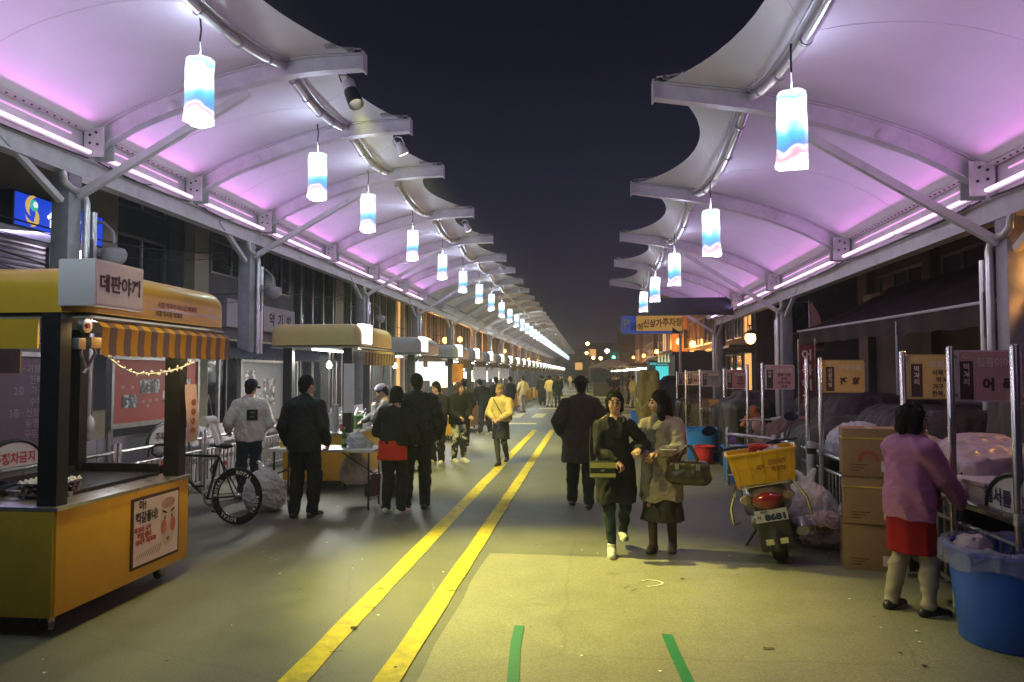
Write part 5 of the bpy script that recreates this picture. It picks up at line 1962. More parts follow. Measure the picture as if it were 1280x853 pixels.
    def trousers(self, m, fat=.0, hem=.05, ripple=.007, waist=.99, seed=4, name='trousers', taper=1.0):
        s, f = self.s, self.field()
        f.cap(self.pel + Vector((0, 0, .03 * s)), self.pel - Vector((0, 0, .05 * s)), (.118 + fat * .5) * s, (.118 + fat * .5) * s, .05, (.80, 1.05, 1))
        for sd in (-1, 1):
            f.cap(self.hj[sd], self.kn[sd], (.090 + fat) * s, (.064 + fat) * s, .035)
            an = self.an[sd] - Vector((0, 0, (hem - .04) * .5))
            f.cap(self.kn[sd], an, (.064 + fat) * s, (.048 + fat) * s * taper, .03)
            kx = (self.kn[sd] * .62 + self.an[sd] * .38) + Vector((0, .018 * s, 0))
            f.ell(kx, (.056 * s + fat, .058 * s + fat, .11 * s), .04)
        f.ripple(ripple, 30, seed, (1, 1, 1.5))
        Z = f.ax[2][None, None, :]
        f.a = np.maximum(f.a, (Z - waist * s).astype(np.float32) + 0 * f.a)
        # hems follow each lifted foot
        X = f.ax[0][:, None, None]
        for sd in (-1, 1):
            side = (X * sd > 0) & (Z < .3 * s + self.lift[sd])
            f.a = np.where(side, np.maximum(f.a, (self.lift[sd] + hem * s - Z) + 0 * f.a), f.a).astype(np.float32)
        return f.build(name, m, self.T)

    def shoes(self, m, sole=None, boot=0):
        s = self.s
        for sd in (-1, 1):
            an = self.an[sd]
            d = Euler((0, 0, R(self.yaw[sd]))).to_matrix() @ Vector((0, -1, 0))
            lo = np.minimum(np.array(an - d * .1), np.array(an + d * .22)) - .08
            hi = np.maximum(np.array(an - d * .1), np.array(an + d * .22)) + .08
            lo[2] = self.lift[sd] - .02
            hi[2] = an.z + .09 + boot
            f = Sdf(lo, hi, min(self.h, .009))
            z0 = self.lift[sd]
            heel = Vector((an.x, an.y, z0 + .035 * s)) - d * .045 * s
            mid = Vector((an.x, an.y, z0 + .045 * s)) + d * .06 * s
            toe = Vector((an.x, an.y, z0 + .028 * s)) + d * .165 * s
            f.cap(heel, mid, .044 * s, .043 * s, .02).cap(mid, toe, .044 * s, .034 * s, .02)
            f.cap(Vector((an.x, an.y, z0 + .05)), an + Vector((0, 0, .02 + boot)), .046 * s, .046 * s, .025)
            f.plane((0, 0, -1), -z0 - .002)
            f.plane((0, 0, 1), an.z + .03 + boot)
            sh = f.build('shoe', m, self.T)
            if sole:
                b = MB()
                sd_ = d.cross(Vector((0, 0, 1)))
                outline = []
                for k in range(18):
                    a = 2 * PI * k / 18
                    l_ = .06 + .135 * math.cos(a)
                    wv = .046 * math.sin(a) * (1.05 if math.cos(a) > 0 else .92)
                    p = Vector((an.x, an.y, 0)) + d * l_ * s + sd_ * wv * s
                    outline.append((p.x, p.y))
                b.prism(outline, z0 + .001, z0 + .024 * s, 'z')
                b.build('sole', sole, sh)

    def hair(self, m=HAIR, style='short', seed=3):
        s, f = self.s, self.field()
        hm = self.hm
        f.ell(self.hv((0, .022, .040)), (.084 * s, .100 * s, .096 * s), .02, hm)
        if style in ('bob', 'perm'):
            g = .02 if style == 'perm' else 0
            for sd in (-1, 1):
                f.cap(self.hv((sd * .066, .02, .03)), self.hv((sd * .070, .012, -.075)), (.034 + g) * s, (.030 + g) * s, .03)
            f.cap(self.hv((0, .07, .02)), self.hv((0, .07, -.07)), (.062 + g) * s, (.058 + g) * s, .03)
        if style == 'long':
            for sd in (-1, 1):
                f.cap(self.hv((sd * .066, .02, .03)), self.hv((sd * .080, .0, -.10)), .036 * s, .040 * s, .03)
                f.cap(self.hv((sd * .080, .0, -.10)), self.hv((sd * .085, .0, -.22)), .042 * s, .030 * s, .03)
            f.cap(self.hv((0, .07, .02)), self.hv((0, .075, -.22)), .066 * s, .058 * s, .03, (.8, 1, 1))
        if style == 'short':
            f.cap(self.hv((0, .075, .02)), self.hv((0, .062, -.065)), .048 * s, .040 * s, .03, (.75, 1, 1))
        if style == 'bun':
            f.ell(self.hv((0, .10, .08)), (.045 * s, .045 * s, .042 * s), .02)
        # open the face
        f.ell(self.hv((0, -.085, -.035)), (.066 * s, .075 * s, .090 * s), .015, hm, op='s')
        if style in ('bob', 'long', 'perm'):
            f.ell(self.hv((0, -.10, -.12)), (.062 * s, .075 * s, .10 * s), .015, hm, op='s')
        f.ripple(.0035 if style != 'perm' else .008, 70, seed, (1, 1, .35) if style != 'perm' else (1, 1, 1))
        return f.build('hair', m, self.T)

    def strands(self, m=HAIR, n=70, drop=.10, seed=1, fringe=True):
        """loose locks lying over the hair so that its outline is not smooth"""
        rs = random.Random(seed)
        b = MB()
        for i in range(n):
            a = rs.uniform(-PI, PI) if not fringe else rs.uniform(-PI * 1.0, PI * 1.0)
            front = math.cos(a) > .45
            pts = []
            L_ = rs.uniform(.6, 1.0)
            k = 7
            for j in range(k):
                th = .12 + (1.30 if not front else .80) * L_ * j / (k - 1)
                aa = a + .10 * math.sin(j * 1.3 + i)
                r_ = 1.03 + .02 * math.sin(i * 2.1)
                x = .086 * r_ * math.sin(th) * math.sin(aa)
                y = .022 - .100 * r_ * math.sin(th) * math.cos(aa)
                z = .040 + .096 * r_ * math.cos(th)
                pts.append(self.hv((x, y, z)))
            if not front:
                x0, y0, z0 = x, y, z
                for j in range(1, 5):
                    t_ = j / 4 * rs.uniform(.8, 1.1)
                    pts.append(self.hv((x0 * (1 - .08 * t_) + .008 * math.sin(i + j), y0 + .006 * math.sin(2 * i + j), z0 - drop * t_)))
            rr = [.0055 * self.s * (1 - .75 * j / len(pts)) for j in range(len(pts))]
            b.tube(pts, rr, 4, cap=False)
        return b.build('hair_locks', m, self.T, kind='stuff')

    def cap_hat(self, m, style='cap', brim=True):
        s, f = self.s, self.field()
        hm = self.hm
        f.ell(self.hv((0, .016, .058)), (.090 * s, .108 * s, .082 * s), .01, hm)
        if style == 'bandana':
            f.ell(self.hv((0, .10, .02)), (.04 * s, .05 * s, .03 * s), .03, hm)
            f.cap(self.hv((0, .11, .015)), self.hv((.02, .15, -.06)), .02 * s, .012 * s, .02)
        nrm = hm @ Vector((0, -.25 if style == 'cap' else -.35, -1)).normalized()
        c = self.hv((0, 0, .045 if style == 'cap' else .035))
        f.plane(nrm, nrm.dot(c))
        if brim and style == 'cap':
            f.ell(self.hv((0, -.115, .042)), (.075 * s, .075 * s, .012 * s), .012, hm)
        if style == 'hat':
            f.ell(self.hv((0, .01, .048)), (.125 * s, .145 * s, .016 * s), .015, hm)
        f.ripple(.003, 50, 2)
        return f.build('hat' if style != 'bandana' else 'bandana', m, self.T)

    def skirt(self, m, z0, z1, r0=.13, r1=.16, ripple=.006, name='skirt'):
        s, f = self.s, self.field()
        c0 = Vector((0, self.pel.y, z1 * s))
        mid = (self.kn[-1] + self.kn[1]) / 2
        t = (self.pel.z - z0 * s) / max(.05, self.pel.z - mid.z)
        c1 = Vector((mid.x * t, self.pel.y + (mid.y - self.pel.y) * min(t, 1) * .6, z0 * s - .05))
        f.cap(c0, c1, r0 * s, r1 * s, .03, (.85, 1.05, 1))
        f.ripple(ripple, 34, 6, (1, 1, .15))
        f.plane((0, 0, -1), -z0 * s)
        f.plane((0, 0, 1), z1 * s + .03)
        return f.build(name, m, self.T)

    def w2(self, v):
        """local point in metres scaled to the figure"""
        return Vector(v) * self.s


C_BLACK = cloth('black wool', (0.013, 0.013, 0.015), .3, .4, 18)
C_BLACK2 = cloth('black nylon', (0.010, 0.012, 0.015), .3, .22, 9, .55)
C_CHAR = cloth('charcoal cloth', (0.035, 0.035, 0.04))
C_NAVY = cloth('dark navy denim', (0.018, 0.022, 0.035))
C_DENIM = cloth('dark green-blue denim', (0.020, 0.034, 0.040), .4)
C_WHITE = cloth('off-white cotton', (0.56, 0.53, 0.48))
C_RED = cloth('bright red cloth', (0.62, 0.035, 0.012), .12)
C_REDAP = cloth('red apron cloth', (0.30, 0.010, 0.012), .15)
C_GREY = cloth('grey knit', (0.17, 0.17, 0.18), .25, .5, 40)
C_CARD = cloth('warm grey cardigan', (0.30, 0.25, 0.235), .2, .6, 45)
C_SLATE = cloth('slate scarf', (0.12, 0.115, 0.14), .2, .5, 40)
C_YEL = cloth('mustard knit', (0.55, 0.42, 0.18), .15, .6, 50)
C_BROWN = cloth('dark brown coat', (0.040, 0.027, 0.026))
C_MAUVE = cloth('mauve nylon jacket', (0.44, 0.17, 0.33), .10, .18, 7, .5)
C_TAUPE = cloth('taupe trousers', (0.36, 0.31, 0.26))
C_PRINT = cloth('black and white printed cloth', (0.02, 0.02, 0.022), .2, .3, 20, .8, (0.42, .40, .38), fac_lo=.50, fac_hi=.53, )
M_SHOEW = mat('white trainer', (.58, .56, .50), .55, 0, .12, 14, .1, 50)
M_SHOEB = mat('black shoe', (.015, .014, .014), .4, 0, .2, 14)
M_SOLE = mat('pale sole', (.62, .60, .55), .6)
M_BOOT = mat('brown boot', (.07, .045, .04), .5, 0, .2, 14)
M_BAGD = mat('dark olive leather', (.045, .034, .022), .38, 0, .25, 9, .2, 30)

# man in a white jacket behind the bicycle, back to the street
p = Fig('person in a white jacket with square back print and dark cap, facing the notice boards', (-4.85, 10.2, 0), R(215), 1.70, 4, {-1: (-.22, -.22, .98), 1: (.26, -.20, 1.0)}, head=(-40, 12), h=.010, wide=1.05)
p.body(face=False)
p.hair()
p.cap_hat(cloth('navy cap', (.02, .022, .045)))
p.top('jacket', C_WHITE, .84, .022, .012, hood=False, seed=11, ripple=.008)
p.trousers(C_NAVY, .01)
p.shoes(M_SHOEB, M_SOLE)
MB().grid(lambda u, v: (-.075 + .15 * u, .163 + .006 * math.sin(u * 3), 1.14 + .15 * v), 6, 6, .003).build('back_print', INK, p.T)
MB().tube([(-.03, .176, 1.24), (.03, .176, 1.26), (-.03, .176, 1.18), (.03, .176, 1.19)], .004, 5).build('back_emblem', WHITEINK, p.T)

# man in black at the folding table, back to us
p = Fig('person dressed all in black standing with back turned at the folding table', (-3.56, 9.0, 0), R(176), 1.76, 0, {-1: (-.255, -.08, .90), 1: (.27, -.08, .88)}, {-1: (-.10, -.02, 0, -14), 1: (.12, .03, 0, 18)}, head=(-12, 8), h=.009, wide=1.12)
p.body(face=False)
p.hair(HAIR, 'short')
p.top('jacket', C_BLACK2, .80, .022, .012, seed=3, ripple=.006, freq=20)
p.trousers(C_BLACK, .022, .04)
p.shoes(M_SHOEB, M_SOLE)

# woman in a lilac bandana working at the second stall
M_BAND = cloth('lilac bandana', (.30, .29, .52), .25, .3, 30, .8, (.55, .52, .66), fac_lo=.45, fac_hi=.6)
p = Fig('person in lilac bandana and grey hoodie leaning over the second stall counter', (-3.18, 11.55, 0), R(-86), 1.64, 14, {-1: (-.12, -.50, 1.06), 1: (.10, -.22, 1.33)}, {-1: (-.10, .02, 0, 0), 1: (.12, .12, 0, 0)}, head=(8, 22), h=.009, grip=(.7, .9), poles={1: (.7, .5, -.7), -1: (-.5, .8, -.3)}, hip=.06)
p.body()
p.hair(HAIR, 'short')
p.cap_hat(M_BAND, 'bandana')
p.top('hoodie', C_GREY, .86, .014, .01, hood=True, seed=5)
# dark vest over the hoodie: same torso a little fuller, sleeveless
f = p.field()
f.cap(p.pel + p.u * .0, p.chest - p.u * .02, .150, .158, .05, (.80, 1.08, 1))
f.ripple(.005, 26, 9)
f.plane((0, 0, -1), -.80 * p.s)
f.plane(p.u, p.u.dot(p.chest) + .05)
f.build('vest', C_BLACK2, p.T)
p.trousers(C_PRINT, .012)
p.shoes(M_SHOEB, M_SOLE)

# pair with their backs to us: red apron tail in front, puffer jacket beside
p = Fig('person with red apron tail and striped track trousers, back turned beside the puffer jacket', (-2.52, 9.35, 0), R(168), 1.62, 6, {-1: (-.22, -.25, 1.0), 1: (.20, -.26, 1.0)}, {-1: (-.12, .0, 0, -16), 1: (.13, -.06, 0, 14)}, head=(-10, 12), h=.009)
p.body(face=False)
p.hair(HAIR, 'bob')
p.top('jacket', C_BLACK, .93, .02, .012, seed=21)
f = p.field()
f.cap(p.pel + Vector((0, .0, .02)), p.pel + Vector((0, .03, -.21)), .148, .160, .03, (.78, 1.02, 1))
f.ripple(.004, 22, 8, (1, 1, .2))
f.plane((0, 0, -1), -.70)
f.plane((0, 0, 1), .95)
f.build('apron_tail', C_RED, p.T)
p.trousers(C_BLACK, .016, seed=13)
for k in range(3):
    a = [p.hj[1].lerp(p.kn[1], t) for t in (.45, .7, 1.0)] + [p.kn[1].lerp(p.an[1], t) for t in (.3, .6, .95)]
    rr = [.124, .110, .094, .094, .086, .078]
    ang = R(34 + k * 13)
    MB().tube([q + Vector((math.cos(ang) * r_ * 1.0, math.sin(ang) * r_, 0)) for q, r_ in zip(a, rr)], .0045, 5).build('side_stripe', WHITEINK, p.T)
p.shoes(M_SHOEW, M_SOLE)
p = Fig('tall person in a bulky black puffer jacket, back turned beside the red apron', (-2.30, 9.72, 0), R(188), 1.78, 3, {-1: (-.27, -.14, .92), 1: (.24, -.25, .98)}, {-1: (-.11, .0, 0, -10), 1: (.12, .05, 0, 16)}, head=(20, 12), h=.009, wide=1.15)
p.body(face=False)
p.hair(HAIR, 'short')
p.top('puffer_jacket', C_BLACK2, .84, .05, .022, hood=True, seed=31, ripple=.010, freq=34)
p.trousers(C_BLACK, .016, seed=17)
p.shoes(M_SHOEB, M_SOLE)

# couple with a pot
p = Fig('person in dark jacket holding out a pot with chopsticks by the hanging banner', (-3.02, 14.6, 0), R(-12), 1.62, 4, {-1: (-.10, -.30, 1.16), 1: (.06, -.28, 1.02)}, {-1: (-.10, 0, 0, -8), 1: (.11, -.05, 0, 6)}, head=(-24, 14), h=.011, grip=(.9, .6))
p.body()
p.hair(HAIR, 'bob')
p.top('jacket', C_BLACK, .78, .026, .012, seed=41)
p.trousers(C_BLACK, .02)
p.shoes(M_SHOEW, M_SOLE)
t = thing('cooking_pot', 'dark steel pot held by the person with chopsticks', 'pot', (-3.07, 14.26, .90))
MB().lathe([(.0, 0), (.10, 0), (.115, .02), (.115, .15), (.125, .155), (.118, .16), (.10, .12), (.0, .12)], (0, 0, 0), 20, cap0=False, cap1=False).build('body', DULLSTEEL, t)
MB().tube([(.02, -.04, .13), (-.14, -.05, .30)], .006, 5).tube([(.03, -.02, .13), (-.13, -.04, .30)], .006, 5).build('chopsticks', M_BEIGE, t)
p = Fig('person with long brown hair, black jacket and patterned trousers beside the pot holder', (-2.68, 14.9, 0), R(50), 1.60, 3, {-1: (-.16, -.26, 1.0), 1: (.16, -.26, 1.0)}, {-1: (-.10, 0, 0, -8), 1: (.10, -.08, 0, 6)}, head=(16, 0), h=.011)
p.body()
p.hair(HAIRB, 'long')
p.top('jacket', C_BLACK, .82, .03, .014, seed=43)
p.trousers(C_PRINT, .008, seed=44)
p.shoes(M_SHOEW, M_SOLE)

# bending man further along, woman in the mustard jumper
p = Fig('person in black bending over the fourth stall counter', (-3.15, 21.9, 0), R(215), 1.72, 34, {-1: (-.2, -.5, 1.0), 1: (.2, -.5, 1.0)}, {-1: (-.2, .05, 0, -8), 1: (.2, .2, 0, 6)}, head=(0, 20), h=.013, wide=1.1, hip=.1)
p.body(face=False)
p.hair(HAIR, 'short')
p.top('jacket', C_BLACK, .84, .03, .012, seed=47)
p.trousers(C_NAVY, .02)
p.shoes(M_SHOEW, M_SOLE)
p = Fig('person in mustard jumper and short dark skirt walking along the yellow line', (-1.74, 14.5, 0), R(-14), 1.58, 2, {-1: (-.07, -.24, 1.0), 1: (.07, -.25, 1.0)}, {-1: (-.02, -.08, 0, 0), 1: (.07, .18, .06, 10)}, head=(-18, 10), h=.010, grip=(.4, .4), poles={-1: (-1, .3, -.3), 1: (1, .3, -.3)})
p.body()
p.hair(mat('light brown hair', (.20, .13, .05), .45, 0, .3, 40, .5, 120), 'short')
p.top('jumper', C_YEL, .94, .022, .014, seed=51, cuff=.05)
p.skirt(mat('black leather skirt', (.02, .02, .022), .35, 0, .2, 9, .15, 20), .56, .98, .145, .165, .004)
f = p.field()
for sd in (-1, 1):
    f.cap(p.hj[sd], p.kn[sd], .083, .056, .03).cap(p.kn[sd], p.an[sd], .056, .038, .03)
    f.ell((p.kn[sd] * .65 + p.an[sd] * .35) + Vector((0, .02, 0)), (.05, .052, .1), .04)
f.build('tights', cloth('grey tights', (.06, .06, .065)), p.T)
p.shoes(M_SHOEB, None, .05)
MB().tube([p.w2((-.12, -.15, 1.42)), p.w2((.02, -.175, 1.2)), p.w2((.15, -.15, 1.0))], .009, 5).build('bag_strap', BLACKPL, p.T)

# man in a hat walking away
p = Fig('person in dark coat and flat hat walking away down the road', (-.12, 10.1, 0), R(182), 1.74, 3, {-1: (-.28, -.12, .98), 1: (.28, -.10, .98)}, {-1: (-.10, .10, 0, -6), 1: (.12, -.14, 0, 6)}, head=(4, 4), h=.010, wide=1.12)
p.body(face=False)
p.hair(HAIR, 'short')
p.cap_hat(cloth('black felt', (.015, .014, .016)), 'hat')
p.top('coat', C_BROWN, .60, .032, .014, flare=.03, seed=61)
p.trousers(C_BLACK, .02, seed=62)
p.shoes(M_SHOEB)

# woman in glasses and black coat
p = Fig('person in round glasses and long black coat walking towards us with a yellow-black shoulder bag', (.25, 7.65, 0), R(2), 1.60, 1, {-1: (.00, -.24, .99), 1: (.24, -.25, 1.12)}, {-1: (-.05, -.22, 0, -4), 1: (.10, .22, .09, 6)}, head=(0, 2), h=.008, grip=(.75, .55), poles={1: (.7, .6, -.4), -1: (-.9, .4, -.2)}, wide=.93)
p.body()
p.hair(HAIR, 'bob')
p.strands(HAIR, 80, .09, 3)
p.top('coat', C_BLACK, .54, .012, .008, flare=.012, seed=71, ripple=.007)
for sd in (-1, 1):
    f_ = [p.chest + Vector((sd * .028, -.145, .03)), p.chest + Vector((sd * .055, -.155, -.05)), p.chest + Vector((sd * .02, -.165, -.16))]
    MB().grid(lambda u, v: tuple(p.neck + Vector((sd * (.02 + .06 * u - .03 * v), -.085 - .055 * v - .015 * u, .015 - .20 * v))), 4, 6, .006).build('lapel', C_BLACK, p.T)
p.trousers(C_DENIM, -.004, .07, seed=73)
p.shoes(M_SHOEW, M_SOLE)
g = MB()
for sd in (-1, 1):
    g.tube([p.hv((sd * .034 + .026 * math.cos(a), -.104 + .012 * abs(math.cos(a)) * (1 if math.cos(a) * sd > 0 else .3), .006 + .023 * math.sin(a))) for a in [2 * PI * k / 16 for k in range(16)]], .0028, 5, closed=True)
    g.tube([p.hv((sd * .060, -.095, .01)), p.hv((sd * .076, -.03, .012)), p.hv((sd * .076, .01, .005))], .0022, 5)
g.tube([p.hv((-.008, -.106, .01)), p.hv((0, -.109, .013)), p.hv((.008, -.106, .01))], .0022, 5)
g.build('glasses', mat('tortoise frame', (.06, .03, .015), .3), p.T)
t = SB = thing('shoulder_bag', 'black shoulder bag with two wide pale yellow bands on the black-coated walker', 'handbag', (.13, 7.40, .77), R(4))
MB().box(-.15, .13, -.045, .045, 0, .20).build('body', mat('black leather', (.018, .017, .018), .4, 0, .2, 9), t, bevel=.014)
M_BAND2 = mat('pale yellow leather', (.36, .34, .12), .45, 0, .1, 9)
MB().box(-.152, .132, -.049, -.046, .125, .190).build('band', M_BAND2, t)
MB().box(-.152, .132, -.049, -.046, .015, .06).build('band', M_BAND2, t)
MB().box(-.03, .01, -.053, -.047, .085, .105).build('clasp', STEEL, t)
MB().tube([(-.14, 0, .18), (-.15, .06, .35), (-.13, .10, .60)], .007, 6).build('strap', BLACKPL, t)
SB.scale = (.88, .88, .82)

# woman in a grey cardigan with long hair
p = Fig('person with long black hair and grey cardigan turned to the black-coated walker, holding a phone', (.73, 7.72, 0), R(-16), 1.60, 2, {-1: (-.13, -.26, 1.06), 1: (.02, -.30, 1.09)}, {-1: (-.09, -.06, 0, -4), 1: (.10, .05, 0, 6)}, head=(-62, 4), h=.008, grip=(.8, .8), poles={-1: (-.8, .5, -.5), 1: (.9, .3, -.4)}, wide=.93)
p.body()
p.hair(HAIR, 'long', 5)
p.strands(HAIR, 90, .24, 5)
p.top('cardigan', C_CARD, .56, .016, .016, flare=.015, seed=81, ripple=.008, cuff=.03)
f = p.field()
f.cap(p.neck + Vector((-.05, -.06, .0)), p.pel + Vector((-.12, -.14, .1)), .055, .06, .02, (1, 1.6, 1)).cap(p.pel + Vector((-.12, -.14, .1)), Vector((-.13, -.15, .55)), .06, .055, .02, (1, 1.6, 1))
f.ripple(.006, 30, 4)
f.build('scarf', C_SLATE, p.T)
p.skirt(mat('dark patterned skirt', (.018, .015, .014), .7, 0, .5, 30, .4, 60), .34, .62, .155, .205, .016)
f = p.field()
for sd in (-1, 1):
    f.cap(p.kn[sd], p.an[sd], .056, .040, .03)
f.build('tights', cloth('brown tights', (.09, .055, .05)), p.T)
p.shoes(M_BOOT, None, .16)
t = thing('phone', 'smartphone held by the person in the grey cardigan', 'phone', (.76, 7.37, 1.06), R(-16))
MB().box(-.075, .075, -.036, .036, -.004, .004).build('case', WHITEPL, t, bevel=.003)
MB().box(-.066, .066, -.032, .032, .0042, .0055).build('screen', BLACKPL, t)
t = thing('handbag', 'dark olive leather handbag on the arm of the person in the grey cardigan', 'handbag', (.96, 7.44, .71), R(-14))
s_ = Sdf((-.26, -.13, -.02), (.26, .13, .32), .008)
s_.rbox((0, 0, .12), (.20, .075, .115), .06, .02).ell((0, 0, .07), (.225, .095, .075), .05)
s_.ripple(.003, 45, 2)
s_.plane((0, 0, -1), 0)
s_.build('body', M_BAGD, t)
for sy_ in (-.05, .05):
    MB().tube([(-.10, sy_, .21)] + [(-.10 + .2 * k / 8, sy_, .21 + .17 * math.sin(PI * k / 8)) for k in range(1, 8)] + [(.10, sy_, .21)], .010, 7).build('handle', M_BAGD, t)
for sx_ in (-.1, .1):
    MB().box(sx_ - .02, sx_ + .02, -.085, -.078, .15, .21).build('buckle', DULLSTEEL, t)

# woman in mauve jacket and red apron at the right
p = Fig('person in mauve jacket, red apron and taupe trousers standing by the cardboard boxes', (2.40, 5.93, 0), R(112), 1.55, 4, {-1: (-.18, -.34, .95), 1: (.20, -.30, .97)}, {-1: (-.13, -.05, 0, -12), 1: (.14, .07, 0, 14)}, head=(-26, 4), h=.008, wide=1.0, poles={-1: (-.9, .7, -.3), 1: (.9, .7, -.3)})
p.body()
p.hair(HAIR, 'perm', 8)
p.strands(HAIR, 80, .05, 7, False)
p.top('jacket', C_MAUVE, .79, .034, .018, seed=91, ripple=.009, freq=17)
f = p.field()
f.cap(p.pel + p.u * .02, Vector((0, -.03, .40)), .138, .158, .03, (.80, 1.0, 1))
f.ripple(.006, 26, 5, (1, 1, .2))
f.plane((0, 0, -1), -.46)
f.plane((0, 0, 1), .80)
f.build('apron', C_REDAP, p.T)
f = p.field()
f.cap(p.pel + p.u * .0 + Vector((0, -.10, 0)), p.chest + Vector((0, -.115, -.12)), .125, .11, .03, (.85, 1, 1))
f.ripple(.004, 26, 6)
f.plane((0, 1, 0), -.13)
f.build('apron_bib', C_REDAP, p.T)
MB().tube([p.neck + Vector((-.05, .06, .0)), p.neck + Vector((-.09, .01, -.02)), p.chest + Vector((-.08, -.13, -.06))], .010, 5).tube([p.neck + Vector((.05, .06, .0)), p.neck + Vector((.09, .01, -.02)), p.chest + Vector((.08, -.13, -.06))], .010, 5).build('apron_strap', C_REDAP, p.T)
p.trousers(C_TAUPE, .004, .04, seed=93, ripple=.006, taper=1.12)
p.shoes(M_SHOEB, M_SOLE)

# people further down the road
far_specs = [((-2.62, 41.5, 0), R(170), C_BLACK, C_BLACK, 'person in black, leftmost of the trio standing far down the road'), ((-2.15, 40.0, 0), R(160), C_YEL, C_TAUPE, 'person in a pale top in the middle of the trio far down the road'),
             ((-1.68, 39.0, 0), R(185), C_BLACK, C_NAVY, 'person in navy, rightmost of the trio standing far down the road'), ((1.5, 48.0, 0), R(10), C_BLACK, C_BLACK, 'dark figure alone on the right half of the road far off')]
far_src = []
for (loc, rz, c1, c2, lab) in far_specs:
    p = Fig(lab, loc, rz, 1.66, 2, {-1: (-.2, -.2, .95), 1: (.22, -.1, .9)}, {-1: (-.09, -.08, 0, 0), 1: (.1, .1, 0, 0)}, h=.022)
    p.body(face=False)
    p.hair()
    p.top('jacket', c1, .82, .02, .01)
    p.trousers(c2, .01)
    p.shoes(M_SHOEB)
    far_src.append(p.T)
spots_ = [(-2.2, 58), (-2.5, 66), (-.3, 72), (-2.6, 55), (-2.9, 72), (-2.2, 84), (1.7, 66), (-2.7, 98), (-3.0, 47), (-2.9, 62)]
for i, (x, y) in enumerate(spots_):
    c = copy_tree(far_src[i % 4])
    c.location = (x, y, 0)
    c.rotation_euler.z = random.uniform(0, 6.28)
    tag(c, 'small distant figure in the crowd at the far end of the road', 'person', 'distant people on the road')

# shoppers along the stalls between the couple and the far trio
mid = [(-3.1, 18.2, 200), (-3.15, 24.9, 215), (-3.1, 29.0, 230), (-3.05, 34.0, 200), (-2.95, 44.6, 210), (-2.8, 50.5, 190), (-2.8, 58.8, 200), (2.2, 38.5, 120), (2.3, 44.0, 100), (1.9, 51.0, 60), (2.4, 33.2, 140), (2.1, 58.0, 200)]
labs = ['person in black at the third stall counter, back half turned', 'person in black just past the bending figure', 'person in navy by the sixth stall', 'person in pale top at the eighth stall']
for i, (x, y, a) in enumerate(mid):
    c = copy_tree(far_src[(i * 3) % 4])
    c.location = (x, y, 0)
    c.rotation_euler.z = R(a)
    tag(c, labs[i] if i < len(labs) else 'small distant shopper among the far stalls', 'person', 'distant people on the road')
# ------------------------------------------------------------------ right side: shopfronts behind the sign posts
M_DKW = mat('dark wine render', (0.115, 0.080, 0.082), 0.8, 0, 0.25, 1.5, .2, 20)
M_DKW2 = mat('dark brown cladding', (0.10, 0.072, 0.065), 0.7, 0, 0.3, 1.5, .2, 20)
B = building('long dark shop building behind the right sign posts with small white tank', 5.0, 19.0, 7.5, M_DKW, x=6.6, depth=7, facing=-1)
for i, y in enumerate((6.2, 9.2, 12.2, 15.2)):
    window(B, 6.6, y, y + 2.3, 2.9, 4.0, facing=-1, mull=2)
    window(B, 6.6, y, y + 2.3, 4.7, 6.2, facing=-1, mull=2)
for y in (5.4, 8.7, 11.7, 14.7, 17.9):
    MB().box(6.42, 6.6, y, y + .35, .12, 7.2).build('pilaster', M_DKW2, B)
MB().box(6.2, 6.6, 5.0, 19.0, 4.25, 4.45).build('ledge', M_DKW2, B)
MB().box(6.15, 6.6, 16.4, 17.4, 3.0, 3.55).build('air_unit', M_BEIGE, B, bevel=.03)
t = thing('water_tank', 'whitish horizontal tank strapped high on the right shopfront', 'tank', (6.25, 13.6, 3.15))
MB().lathe([(.0, -.5), (.2, -.47), (.24, -.40), (.24, .40), (.2, .47), (.0, .5)], (0, 0, 0), 20, 'y', cap0=False, cap1=False).build('shell', WHITEPL, t)
for yy in (-.25, .25):
    MB().lathe([(.25, yy - .02), (.25, yy + .02)], (0, 0, 0), 20, 'y', cap0=False, cap1=False).build('strap', DARKIRON, t)
    MB().box(-.03, .35, yy - .03, yy + .03, -.28, -.24).build('bracket', DARKIRON, t)
# awning of dark cloth over the covered pitches
M_TARPD = mat('dark maroon tarpaulin', (0.045, 0.022, 0.027), 0.65, 0, 0.25, 2.5, .5, 6)
T = thing('awning', 'long dark maroon cloth awning with pale front rail over the right pitches', 'awning', (5.2, 11, 2.6), world_parts=True)
g = MB()
g.grid(lambda u, v: (4.55 + 1.95 * v, 6.6 + 10.2 * u, 2.60 + .95 * v - .10 * math.sin(PI * v) + .03 * math.sin(u * 40) * math.sin(PI * v) + (.12 * u)), 90, 10, .012)
g.build('cloth', M_TARPD, T)
MB().tube([(4.55, 6.6, 2.60), (4.55, 11.7, 2.65), (4.55, 16.8, 2.72)], .022, 8).build('front_rail', WHITEPAINT, T)
g = MB()
g.grid(lambda u, v: (4.56 + .02 * math.sin(u * 70), 6.6 + 10.2 * u, 2.58 + .12 * u - .28 * v * (1 - .12 * abs(math.sin(u * 40)))), 120, 3, .006)
g.build('valance', M_TARPD, T)
for y in (6.8, 11.6, 16.6):
    MB().tube([(4.58, y, 0.1), (4.58, y, 2.58)], .024, 8).build('pole', DULLSTEEL, T)


